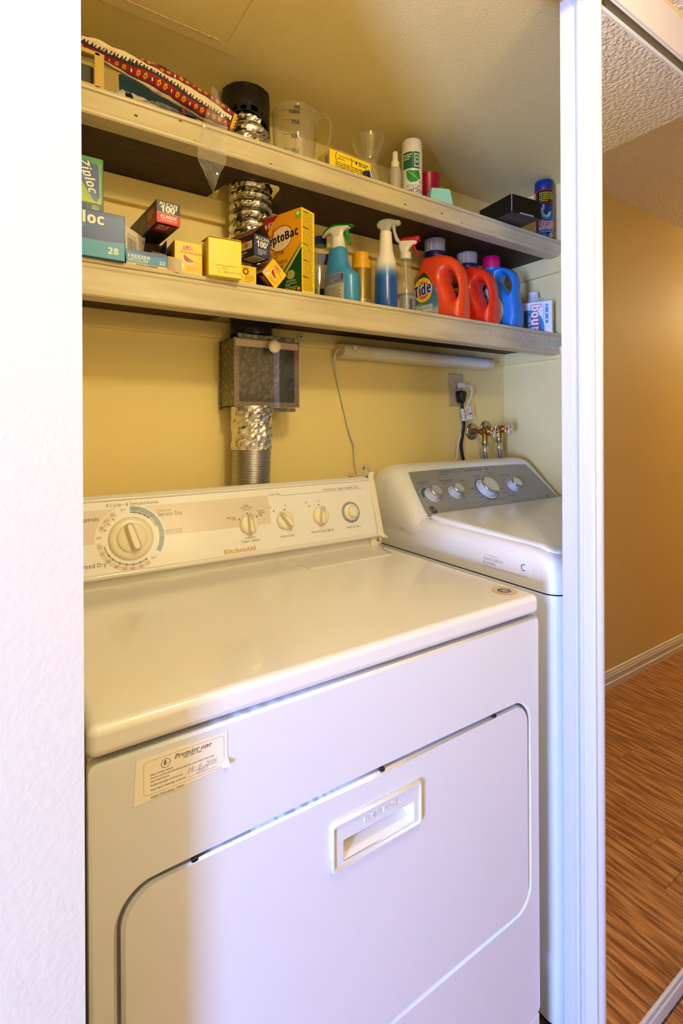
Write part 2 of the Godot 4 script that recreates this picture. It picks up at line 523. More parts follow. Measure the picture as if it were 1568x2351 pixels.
func noise_tex(freq: float, sd: int, ramp: Array = [], size := 512, kind := FastNoiseLite.TYPE_SIMPLEX_SMOOTH, oct := 4) -> NoiseTexture2D:
	var t := NoiseTexture2D.new()
	t.width = size; t.height = size; t.seamless = true; t.noise = noise(freq, sd, kind, oct)
	if ramp:
		var g := Gradient.new()
		g.offsets = PackedFloat32Array(); g.colors = PackedColorArray()
		var of := PackedFloat32Array(); var co := PackedColorArray()
		for e in ramp: of.append(e[0]); co.append(e[1])
		g.offsets = of; g.colors = co
		t.color_ramp = g
	return t

func rrect(x0: float, y0: float, x1: float, y1: float, r: float, k := 6) -> PackedVector2Array:
	var o := PackedVector2Array()
	for c in [[x1 - r, y1 - r, 0.0], [x0 + r, y1 - r, PI / 2], [x0 + r, y0 + r, PI], [x1 - r, y0 + r, PI * 1.5]]:
		for i in k + 1: o.append(Vector2(c[0], c[1]) + Vector2(r, 0).rotated(c[2] + PI / 2 * i / k))
	return o

func pts(a: Array) -> PackedVector2Array:     # flat list x, y, x, y ...
	var o := PackedVector2Array()
	for i in range(0, a.size(), 2): o.append(Vector2(a[i], a[i + 1]))
	return o

func smooth(a: PackedVector2Array, k := 4, closed := true) -> PackedVector2Array:    # Catmull-Rom through the points
	var o := PackedVector2Array()
	var m := a.size()
	for i in (m if closed else m - 1):
		var p0 := a[(i - 1 + m) % m] if closed else a[maxi(i - 1, 0)]
		var p3 := a[(i + 2) % m] if closed else a[mini(i + 2, m - 1)]
		for j in k: o.append(a[i].cubic_interpolate(a[(i + 1) % m], p0, p3, float(j) / k))
	if not closed: o.append(a[m - 1])
	return o

func curve(a: Array, k := 6) -> PackedVector3Array:
	var o := PackedVector3Array()
	var m := a.size()
	for i in m - 1:
		for j in k: o.append(a[i].cubic_interpolate(a[i + 1], a[maxi(i - 1, 0)], a[mini(i + 2, m - 1)], float(j) / k))
	o.append(a[m - 1])
	return o

# ---------------------------------------------------------------- the scene
const COOL_H := 1.2
const COOL_Y := 0.7
const LAMP_COLOR := Color(1.0, 0.936, 0.735)
const LAMP_ENERGY := [0.10, 1.6, 0.43]
const ZF := -0.495      # face of the hall wall that the closet opens from
const ZB := -1.28       # closet back wall
const XR := 1.594       # closet right wall
const LOW := 1.535      # top of the lower shelf
const UPP := 1.853      # top of the upper shelf
const LIP := -1.03      # front of the shelves

func _ready() -> void:
	# camera: level, shifted lens, standing in the hall
	var cam := Camera3D.new()
	cam.name = "camera"
	cam.projection = Camera3D.PROJECTION_FRUSTUM
	cam.near = 0.05; cam.far = 60.0
	cam.size = 2351.0 / 1154.83 * cam.near
	cam.frustum_offset = Vector2(0.0, -197.1 / 1154.83 * cam.near)
	add_child(cam)
	cam.position = Vector3(0, 1.223, 0)
	cam.rotation = Vector3(0, -0.581742, 0)
	cam.rotate_object_local(Vector3.BACK, -0.004715)
	cam.current = true
	# sky, exposure
	var we := WorldEnvironment.new(); we.name = "world"
	var env := Environment.new()
	env.background_mode = Environment.BG_SKY
	var sky := Sky.new()
	var sm := ProceduralSkyMaterial.new()
	sm.sky_top_color = Color(0.45, 0.62, 0.95); sm.sky_horizon_color = Color(0.75, 0.84, 0.97)
	sm.ground_bottom_color = Color(0.35, 0.36, 0.36); sm.ground_horizon_color = Color(0.6, 0.64, 0.68)
	sm.sky_energy_multiplier = 1.0
	sky.sky_material = sm
	env.sky = sky
	env.tonemap_mode = Environment.TONE_MAPPER_LINEAR
	env.tonemap_exposure = 1.0
	env.sdfgi_enabled = true; env.ssao_enabled = true; env.ssil_enabled = true
	we.environment = env
	add_child(we)
	# unseen cool light at the hall end, placed to light closet and dryer
	var cool_light := AreaLight3D.new(); cool_light.name = "unseen_cool_light"
	cool_light.area_size = Vector2(0.52, COOL_H)
	cool_light.area_normalize_energy = true
	cool_light.light_color = Color(0.547, 0.673, 1.0)
	cool_light.light_energy = 25.0
	cool_light.shadow_enabled = true
	add_child(cool_light)
	cool_light.position = Vector3(-2.39, COOL_Y, 0.86)
	cool_light.rotation = Vector3(0, -PI / 2, 0)          # shines towards +x, along the hall
	cool_light.set("area_range", 12.0)
	materials()
	shell()
	shelves()
	mirror_doors()
	unseen_hall_lamps()
	dryer()
	washer()
	vent()
	wall_fittings()
	low_shelf_boxes()
	low_shelf_bottles()
	top_shelf()

func materials() -> void:
	var fine := noise_tex(0.05, 3, [], 512)
	M.yellow = mat(Color(0.96, 0.875, 0.59), 0.6, 0.0, {"heightmap_enabled": true, "heightmap_texture": fine, "heightmap_scale": 0.05, "uv1_triplanar": true, "uv1_world_triplanar": true, "uv1_scale": Vector3.ONE * 6.0})
	M.hallyellow = mat(Color(0.90, 0.80, 0.55), 0.6, 0.0, {"heightmap_enabled": true, "heightmap_texture": fine, "heightmap_scale": 0.05, "uv1_triplanar": true, "uv1_world_triplanar": true, "uv1_scale": Vector3.ONE * 6.0})
	M.cream = mat(Color(0.84, 0.815, 0.74), 0.55, 0.0, {"heightmap_enabled": true, "heightmap_texture": fine, "heightmap_scale": 0.03, "uv1_triplanar": true, "uv1_world_triplanar": true, "uv1_scale": Vector3.ONE * 5.0})  # hall paint paled: strong light on the left wall put into the colour
	var st := noise_tex(0.022, 8, [[0.15, Color.BLACK], [0.85, Color.WHITE]], 512, FastNoiseLite.TYPE_SIMPLEX, 3)
	M.stucco = mat(Color(0.93, 0.90, 0.86), 0.8, 0.0, {"heightmap_enabled": true, "heightmap_texture": st, "heightmap_scale": 0.45, "uv1_triplanar": true, "uv1_world_triplanar": true, "uv1_scale": Vector3(5.0, 5.0, 5.0)})
	M.shelfpaint = mat(Color(0.80, 0.745, 0.60), 0.45)
	M.washwhite = mat(Color(0.95, 0.95, 0.95), 0.22, 0.0, {"clearcoat_enabled": true, "clearcoat": 0.3, "clearcoat_roughness": 0.08})
	M.white = mat(Color(0.87, 0.87, 0.87), 0.22, 0.0, {"clearcoat_enabled": true, "clearcoat": 0.3, "clearcoat_roughness": 0.08})
	M.bisque = mat(Color(0.90, 0.885, 0.85), 0.2, 0.0, {"clearcoat_enabled": true, "clearcoat": 0.4, "clearcoat_roughness": 0.06})
	M.frame = mat(Color(0.82, 0.825, 0.83), 0.35)
	M.cap = mat(Color(0.93, 0.90, 0.80), 0.3)
	M.dark = mat(Color(0.05, 0.05, 0.055), 0.6)
	M.chrome = mat(Color(0.86, 0.86, 0.87), 0.12, 1.0)
	M.steel = mat(Color(0.62, 0.62, 0.63), 0.3, 1.0)
	M.gold = mat(Color(0.80, 0.66, 0.42), 0.18, 1.0)
	M.brass = mat(Color(0.66, 0.47, 0.22), 0.35, 1.0)
	M.copper = mat(Color(0.72, 0.42, 0.28), 0.35, 1.0)
	M.mirror = mat(Color(0.93, 0.94, 0.94), 0.0, 1.0)
	M.kraft = mat(Color(0.60, 0.46, 0.32), 0.8)
	M.clear = glass(Color(0.97, 0.98, 0.97), 0.05)
	M.film = glass(Color(0.95, 0.95, 0.95), 0.10, 0.12)
	var wd := noise_tex(0.035, 5, [[0.0, Color(0.09, 0.035, 0.012)], [0.45, Color(0.16, 0.075, 0.03)], [0.7, Color(0.22, 0.11, 0.045)], [1.0, Color(0.27, 0.145, 0.065)]], 512, FastNoiseLite.TYPE_SIMPLEX, 5)
	M.walnut = mat(Color.WHITE, 0.55)
	M.walnut.albedo_texture = wd
	M.planks = []
	for k in 4:
		var pt := noise_tex(0.03, 20 + k, [[0.1, Color(0.46, 0.26, 0.13)], [0.4, Color(0.62, 0.39, 0.21)], [0.6, Color(0.72, 0.48, 0.28)], [0.9, Color(0.82, 0.60, 0.38)]], 512, FastNoiseLite.TYPE_SIMPLEX, 5)
		var pm := mat(Color(1, 1, 1), 0.3)
		pm.albedo_texture = pt
		M.planks.append(pm)

func box_mesh(a: Vector3, b: Vector3) -> MB:
	var m := MB.new(); m.box12(a, b); return m

func shell() -> void:
	struct("wall_left", box_mesh(Vector3(-2.5, 0, -0.575), Vector3(0.053, 2.4, ZF)), M.cream)
	struct("wall_header", box_mesh(Vector3(0.053, 2.02, -0.560), Vector3(1.714, 2.4, ZF)), M.hallyellow)
	struct("wall_front", box_mesh(Vector3(1.714, 0, -0.575), Vector3(6.0, 2.4, ZF)), M.hallyellow)
	struct("wall_back", box_mesh(Vector3(-0.14, 0, -1.4), Vector3(1.714, 2.16, ZB)), M.yellow)
	struct("wall_right", box_mesh(Vector3(XR, 0, ZB), Vector3(1.714, 2.16, -0.497)), M.yellow)
	struct("wall_side", box_mesh(Vector3(-0.14, 0, ZB), Vector3(-0.02, 2.16, -0.575)), M.yellow)
	struct("ceiling", box_mesh(Vector3(-0.02, 2.061, ZB), Vector3(XR, 2.16, -0.560)), M.yellow)
	# access hatch in the closet ceiling: frame lines and a cracked panel edge
	var h := thing("access_hatch", "painted-over square access panel set in the closet ceiling above the left end", "hatch", Vector3(0.25, 2.061, -0.93))
	var hm := MB.new()
	var fo := PackedVector2Array(); var fi := PackedVector2Array()
	for c in [[-1, -1], [1, -1], [1, 1], [-1, 1]]:
		fo.append(Vector2(c[0] * 0.182, c[1] * 0.15)); fi.append(Vector2(c[0] * 0.150, c[1] * 0.122))
	hm.xf = Transform3D(Basis(Vector3.RIGHT, PI / 2), Vector3.ZERO)
	hm.ringplate(fo, fi, 0.003, 0.004, 0.001)
	part("hatch_frame", hm, M.yellow, h)
	var hp := MB.new(); hp.bx(Vector3(-0.147, -0.0022, -0.119), Vector3(0.147, 0.003, 0.119), 0.001)
	part("hatch_panel", hp, M.yellow, h)
	var cr := MB.new()
	var rg := RandomNumberGenerator.new(); rg.seed = 4
	var px := -0.147
	while px < 0.13:
		var q := px + rg.randf_range(0.006, 0.02)
		cr.bx(Vector3(px, -0.0045, -0.1235), Vector3(q - 0.001, -0.001, -0.1195), 0.0005)
		px = q
	part("cracked_paint", cr, mat(Color(0.93, 0.84, 0.6), 0.6), h, "flaking strip of paint along the panel edge")
	# hall
	struct("wall_opposite", box_mesh(Vector3(-0.75, 0, 0.263), Vector3(6.0, 2.4, 0.363)), M.hallyellow)
	struct("wall_unseen_nook_side", box_mesh(Vector3(-0.75, 0, 0.363), Vector3(-0.65, 2.4, 1.7)), M.hallyellow)  # unseen nook, shaped so the cool light reaches the closet
	struct("wall_unseen_nook_back", box_mesh(Vector3(-2.5, 0, 1.6), Vector3(-0.75, 2.4, 1.7)), M.hallyellow)  # back of the unseen nook, out of view
	struct("wall_end_left", wall_with_unseen_window(), M.hallyellow)
	struct("wall_end_right", box_mesh(Vector3(6.0, 0, -0.575), Vector3(6.1, 2.4, 0.363)), M.hallyellow)
	struct("ceiling", box_mesh(Vector3(-2.5, 2.1, ZF), Vector3(1.6, 2.4, 0.263)), M.stucco)
	struct("ceiling", box_mesh(Vector3(-2.5, 2.1, 0.263), Vector3(-0.65, 2.4, 1.7)), M.stucco)
	struct("ceiling", box_mesh(Vector3(1.6, 2.3, ZF), Vector3(6.0, 2.4, 0.263)), M.stucco)
	var w := struct("unseen_window_1", MB.new_frame(Vector3(-2.46, 0.06, 0.57), Vector3(-2.41, 2.06, 1.17), 0.03), M.frame)  # unseen window frame, out of view, set around the cool light
	struct("pane", box_mesh(Vector3(-2.44, 0.09, 0.60), Vector3(-2.435, 2.03, 1.14)), M.clear, w)
	# baseboard: moulded profile along the hall wall
	var bp := pts([0, 0, -0.013, 0, -0.013, 0.028, -0.010, 0.030, -0.010, 0.052, -0.012, 0.055, -0.009, 0.060, -0.009, 0.066, -0.0055, 0.070, -0.005, 0.078, 0, 0.082])
	var bb := MB.new()
	bb.xf = Transform3D(Basis(Vector3(0, 0, 1), Vector3(0, 1, 0), Vector3(1, 0, 0)), Vector3(0, 0, 0.263))
	bb.prism(bp, -0.75, 6.0, 0.0, 0.9)
	struct("baseboard_opposite", bb, mat(Color(0.86, 0.84, 0.83), 0.4))
	# floor: a bed under laminate planks that run across the hall
	var fl := struct("floor", box_mesh(Vector3(-2.5, -0.1, -1.28), Vector3(4.2, -0.012, 1.7)), mat(Color(0.2, 0.12, 0.07), 0.8))
	var g := RandomNumberGenerator.new(); g.seed = 11
	var x := -2.45
	while x < 4.15:
		var z := -0.50
		var first := true
		var ze := 0.263 if x > -0.8 else 1.6
		while z < ze - 0.001:
			var z1 := minf(z + (g.randf_range(0.12, 0.62) if first else 0.62), ze)
			first = false
			if ze - z1 < 0.06: z1 = ze
			var pm := MB.new()
			var lo := Vector3(x + 0.0004, -0.012, z + 0.0003); var hi := Vector3(x + 0.1046, 0.0, z1 - 0.0003)
			pm.rbox((lo + hi) * 0.5, hi - lo, 0.0007, [], 1)
			var o := Vector2(g.randf(), g.randf())
			for i in pm.t.size(): pm.t[i] = o + Vector2(pm.v[i].z * 0.33, pm.v[i].x * 3.6)
			part("plank", pm, M.planks[g.randi() % 4], fl)
			z = z1
		x += 0.105
	struct("floor", box_mesh(Vector3(4.185, -0.1, -0.5), Vector3(6.0, 0.0, 0.263)), M.planks[0])
	struct("floor", box_mesh(Vector3(-0.02, -0.012, -1.28), Vector3(XR, 0.0, -0.50)), grime())
	# cleats that carry the shelves
	var c1 := MB.new(); c1.bx(Vector3(-0.02, 1.752, ZB), Vector3(XR, 1.8115, -1.262), 0.002)
	struct("trim_1", c1, M.yellow)
	var c2 := MB.new(); c2.bx(Vector3(XR - 0.018, 1.752, -1.262), Vector3(XR, 1.8115, -0.70), 0.002)
	struct("trim_2", c2, M.yellow)
	var c3 := MB.new(); c3.bx(Vector3(-0.02, 1.453, ZB), Vector3(XR, 1.4945, -1.262), 0.002)
	struct("trim_3", c3, M.yellow)
	var c4 := MB.new(); c4.bx(Vector3(XR - 0.018, 1.453, -1.262), Vector3(XR, 1.4945, -0.70), 0.002)
	struct("trim_4", c4, M.yellow)
	# white fascia of the door track along the head of the opening
	var fb := MB.new(); fb.bx(Vector3(0.053, 2.003, ZF - 0.004), Vector3(1.594, 2.084, ZF + 0.004), 0.002)
	struct("trim_5", fb, mat(Color(0.88, 0.84, 0.81), 0.5))

func wall_with_unseen_window() -> MB:  # end wall out of view, opened where the cool light enters
	var m := MB.new()
	var a := 0.57; var b := 1.17
	m.box12(Vector3(-2.5, 0, -0.575), Vector3(-2.4, 2.4, a))
	m.box12(Vector3(-2.5, 0, b), Vector3(-2.4, 2.4, 1.7))
	m.box12(Vector3(-2.5, 0, a), Vector3(-2.4, 0.06, b))
	m.box12(Vector3(-2.5, 2.06, a), Vector3(-2.4, 2.4, b))
	return m

func grime() -> StandardMaterial3D:
	var m := mat(Color.WHITE, 0.6)
	m.albedo_texture = noise_tex(0.03, 31, [[0.2, Color(0.10, 0.09, 0.09)], [0.5, Color(0.32, 0.30, 0.27)], [0.62, Color(0.42, 0.25, 0.12)], [0.8, Color(0.55, 0.53, 0.50)]], 512)
	m.uv1_scale = Vector3(3, 3, 3)
	return m

func shelf_fascia(y0: float, y1: float, x0: float, x1: float, out := 0.0) -> MB:
	# profile in (z, y), seen from the right end
	var h := y1 - y0
	var p := pts([-0.045, y0 - 0.0035, -0.03, y0 - 0.006, -0.002, y0 - 0.004, 0.001, y0 - 0.001, 0.0015, y0 + 0.003, -0.0005, y0 + 0.007, -0.001, y0 + 0.012,
		-0.001, y1 - 0.021, 0.0006, y1 - 0.017, 0.0006, y1 - 0.0155, -0.003, y1 - 0.0145, -0.003, y1 - 0.0105, 0.0012, y1 - 0.009, 0.002, y1 - 0.005, 0.0005, y1 - 0.001, -0.003, y1, -0.022, y1 + 0.0005, -0.022, y1 - 0.002, -0.006, y1 - 0.003, -0.006, y0 + 0.002, -0.045, y0 - 0.002])
	for i in p.size(): p[i].x += out
	var m := MB.new()
	m.xf = Transform3D(Basis(Vector3(0, 0, 1), Vector3(0, 1, 0), Vector3(1, 0, 0)), Vector3(0, 0, LIP))
	m.prism(p, x0, x1, 0.0, 0.93)
	return m

func shelves() -> void:
	var g := noise(0.9, 71)
	var paint: StandardMaterial3D = mat(Color.WHITE, 0.42)
	paint.albedo_texture = noise_tex(0.006, 61, [[0.0, Color(0.74, 0.68, 0.53)], [0.6, Color(0.80, 0.745, 0.60)], [1.0, Color(0.83, 0.78, 0.65)]], 512)
	paint.uv1_triplanar = true; paint.uv1_world_triplanar = true; paint.uv1_scale = Vector3(1.0, 5.0, 5.0)
	for k in 2:
		var y: float = [LOW, UPP][k]
		var t := thing("shelf", ["long lower closet shelf with beige metal front lip carrying detergents and cartons", "long upper closet shelf with dark walnut underside under the closet ceiling"][k], "shelf", Vector3(0.787, y, -1.15))
		var b := MB.new()
		var nx := 0.512; var nr := 0.062
		var q := pts([-0.02, 1.275, nx - nr - 0.03, 1.275, nx - nr - 0.012, 1.18, nx - 0.035, 1.115, nx + 0.04, 1.115, nx + nr + 0.022, 1.175, nx + nr + 0.035, 1.275, XR - 0.0005, 1.275, XR - 0.0005, 1.037, -0.02, 1.037])
		# board lies in (x, -z); prism runs along y
		b.xf = Transform3D(Basis(Vector3(1, 0, 0), Vector3(0, 0, -1), Vector3(0, 1, 0)), Vector3(-0.787, -y, 1.15))
		b.prism(q, y - 0.041, y, 0.0)
		for i in b.t.size(): b.t[i] = Vector2(b.v[i].x * 0.45 + k * 0.37, b.v[i].z * 3.4)
		part("board", b, M.walnut, t)
		var off := Transform3D(Basis(), Vector3(-0.787, -y, 1.15))
		var sx := [[-0.02, 0.147, 0.0012], [0.147, XR - 0.0005, 0.0]] if k == 0 else [[-0.02, XR - 0.0005, 0.0]]
		for s in sx:
			var f := shelf_fascia([1.470, 1.807][k], [1.5375, 1.857][k], s[0], s[1], s[2])
			for i in f.v.size(): f.v[i] = off * f.v[i]
			part("front_lip", f, paint, t)
		# chips and dried drips on the painted lip
		if k == 0:
			var rg := RandomNumberGenerator.new(); rg.seed = 5
			var dm := MB.new()
			for i in 420:
				var px := 1.20 + 0.38 * sqrt(rg.randf())
				var dy := 1.512 - absf(rg.randfn(0.0, 1.0)) * 0.018 * (px - 1.0) / 0.5
				if dy < 1.482: continue
				var r := rg.randf_range(0.0006, 0.0022)
				var c := Vector3(px, dy, LIP - 0.0006) 
				dm.xf = Transform3D(Basis(Vector3.BACK, rg.randf() * TAU).scaled(Vector3.ONE), off * c)
				dm.rbox(Vector3.ZERO, Vector3(r * 2, r * rg.randf_range(0.8, 2.2), 0.0007), 0.0003, [], 1)
			var d := part("dried_splash", dm, mat(Color(0.80, 0.79, 0.72), 0.6), t, "whitish dried detergent specks")
			d.set_meta("kind", "stuff")
		else:
			var rm := MB.new()
			for p in [[0.205, 1.826], [0.29, 1.843], [0.32, 1.811], [0.49, 1.812], [0.71, 1.811], [0.885, 1.816], [1.02, 1.823], [1.10, 1.812]]:
				rm.xf = Transform3D(Basis(), off * Vector3(p[0], p[1], LIP + 0.0002))
				rm.rbox(Vector3.ZERO, Vector3(0.006, 0.0032, 0.0016), 0.0007)
			part("rust_spots", rm, mat(Color(0.42, 0.27, 0.12), 0.8), t, "small brown rust spots")

func mirror_doors() -> void:
	# two bypass doors slid to the right end of the opening, one behind the other
	for k in 2:
		var x0: float = [0.878, 0.866][k]
		var z: float = [-0.507, -0.545][k]
		var t := thing("mirror_door", ["white framed sliding mirror door nearest the hall, reflecting hall floor and ceiling", "second white sliding door tucked behind the front mirror door"][k], "mirror door", Vector3(x0 + 0.36, 0, z))
		var o := Vector3(-x0 - 0.36, 0, -z)
		var p := MB.new(); p.box12(Vector3(x0 + 0.02, 0.042, z - 0.006) + o, Vector3(1.592, 1.985, z) + o)
		part("mirror_pane", p, M.mirror, t)
		# leading stile: (x, z) outline swept up
		var q: PackedVector2Array = [pts([0.0, -0.021, 0.0, -0.0015, 0.001, 0.0, 0.004, 0.0005, 0.0085, -0.0015, 0.011, 0.0015, 0.014, 0.0042, 0.018, 0.0055, 0.0225, 0.005, 0.025, 0.0028, 0.0255, 0.0, 0.022, -0.002, 0.022, -0.021]),
			pts([0.006, -0.0215, 0.006, 0.0, 0.0115, 0.0015, 0.0115, 0.006, 0.0065, 0.009, 0.0062, 0.0145, 0.009, 0.0165, 0.03, 0.0165, 0.03, -0.0215])][k]
		var s := MB.new()
		s.xf = Transform3D(Basis(Vector3(1, 0, 0), Vector3(0, 0, 1), Vector3(0, 1, 0)), Vector3(-0.36, 0, 0))
		s.prism(q, 0.035, [2.005, 2.03][k], 0.0, 0.55)
		part("stile", s, M.frame, t)
		var s2 := MB.new(); s2.bx(Vector3(1.57, 0.035, z - 0.02) + o, Vector3(1.592, 2.0, z + 0.004) + o, 0.003)
		part("stile", s2, M.frame, t)
		var rb := MB.new(); rb.bx(Vector3(x0 + 0.022, 0.033, z - 0.02) + o, Vector3(1.57, 0.042, z + 0.003) + o, 0.0015)
		part("rail", rb, M.frame, t)
		var rt := MB.new(); rt.bx(Vector3(x0 + 0.022, 1.985, z - 0.02) + o, Vector3(1.57, 1.993, z + 0.002) + o, 0.0015)
		part("rail", rt, M.frame, t)
	var tr := thing("door_track", "white metal floor track under the sliding mirror door", "track", Vector3(0.82, 0, -0.53))
	var a := MB.new(); a.bx(Vector3(-0.765, 0, 0.020), Vector3(0.772, 0.030, 0.0285), 0.003)
	part("front_rib", a, M.frame, tr)
	var b := MB.new(); b.bx(Vector3(-0.765, 0, -0.035), Vector3(0.772, 0.006, 0.020), 0.001)
	part("base_strip", b, M.frame, tr)
	var c := MB.new(); c.bx(Vector3(-0.765, 0.006, -0.010), Vector3(0.772, 0.024, -0.005), 0.001)
	part("middle_rib", c, M.frame, tr)
	var tt := thing("door_track", "white metal head track above the sliding mirror doors", "track", Vector3(0.82, 2.02, -0.53))
	for e in [[0.0345, 0.032, -0.020], [0.0305, 0.028, -0.012]]:
		var h := MB.new(); h.bx(Vector3(-0.77, e[2], e[1]), Vector3(0.772, 0.0, e[0]), 0.001)
		part("track_lip", h, M.frame, tt)

func unseen_hall_lamps() -> void:
	# unseen lamps, out of frame, placed to warm the closet and the mirrored hall
	for k in 3:
		var t := thing(["unseen_wall_sconce", "unseen_ceiling_lamp", "unseen_ceiling_lamp"][k], ["unseen round frosted glass sconce on the hall wall, placed to warm the closet", "unseen round frosted ceiling lamp far down the hall, placed to light the mirrored hall", "unseen round frosted ceiling lamp outside the closet opening, placed to warm the dryer"][k], "lamp", [Vector3(0.62, 1.47, 0.262), Vector3(5.0, 2.3, -0.10), Vector3(0.40, 2.1, -0.08)][k])
		var X := Transform3D(Basis(Vector3.RIGHT, PI / 2), Vector3.ZERO) if k == 0 else Transform3D()
		var b := MB.new(); b.xf = X; b.lathe(pts([0.0, -0.018, 0.085, -0.018, 0.09, -0.012, 0.09, 0.0]), Vector3.ZERO, 40)
		part("lamp_base", b, M.frame, t)
		var d := MB.new(); d.xf = X; d.lathe(pts([0.0, -0.062, 0.03, -0.06, 0.055, -0.052, 0.075, -0.038, 0.085, -0.018]), Vector3.ZERO, 40)
		part("lamp_glass", d, mat(Color(1, 0.93, 0.8), 0.5, 0.0, {"emission_enabled": true, "emission": Color(1.0, 0.82, 0.58), "emission_energy_multiplier": 2.0}), t)
		var l := OmniLight3D.new(); l.name = "lamp_light"
		l.light_color = LAMP_COLOR
		l.light_energy = LAMP_ENERGY[k]
		l.light_size = 0.05; l.omni_range = 12.0; l.omni_attenuation = 2.0; l.shadow_enabled = true
		t.add_child(l)
		l.position = X * Vector3(0, -0.115, 0)

func loc(t: Node3D) -> Transform3D:
	return t.transform.affine_inverse()

func knob(called: String, parent: Node, at: Transform3D, r: float, turn: float, m: Material, bar := true, label := "") -> Node3D:
	# round dial skirt with a raised finger grip; +z of at points out of the panel
	var mb := MB.new()
	var tilt := Transform3D(Basis(Vector3.RIGHT, PI / 2), Vector3.ZERO)
	mb.xf = at * tilt
	mb.lathe(pts([r, 0.0, r, 0.003, r * 0.96, 0.006, r * 0.80, 0.0085, r * 0.4, 0.0095, 0.0, 0.0095]), Vector3.ZERO, 36)
	if bar:
		mb.xf = at * Transform3D(Basis(Vector3.BACK, turn), Vector3(0, 0, 0.006))
		var w := r * 0.24
		mb.prism(smooth(pts([-w, -r * 0.9, w, -r * 0.9, w * 1.15, 0, w * 0.8, r * 0.9, -w * 0.8, r * 0.9, -w * 1.15, 0]), 4), 0.0, 0.0125, 0.003, 0.6)
	var p := part(called, mb, m, parent, label)
	return p

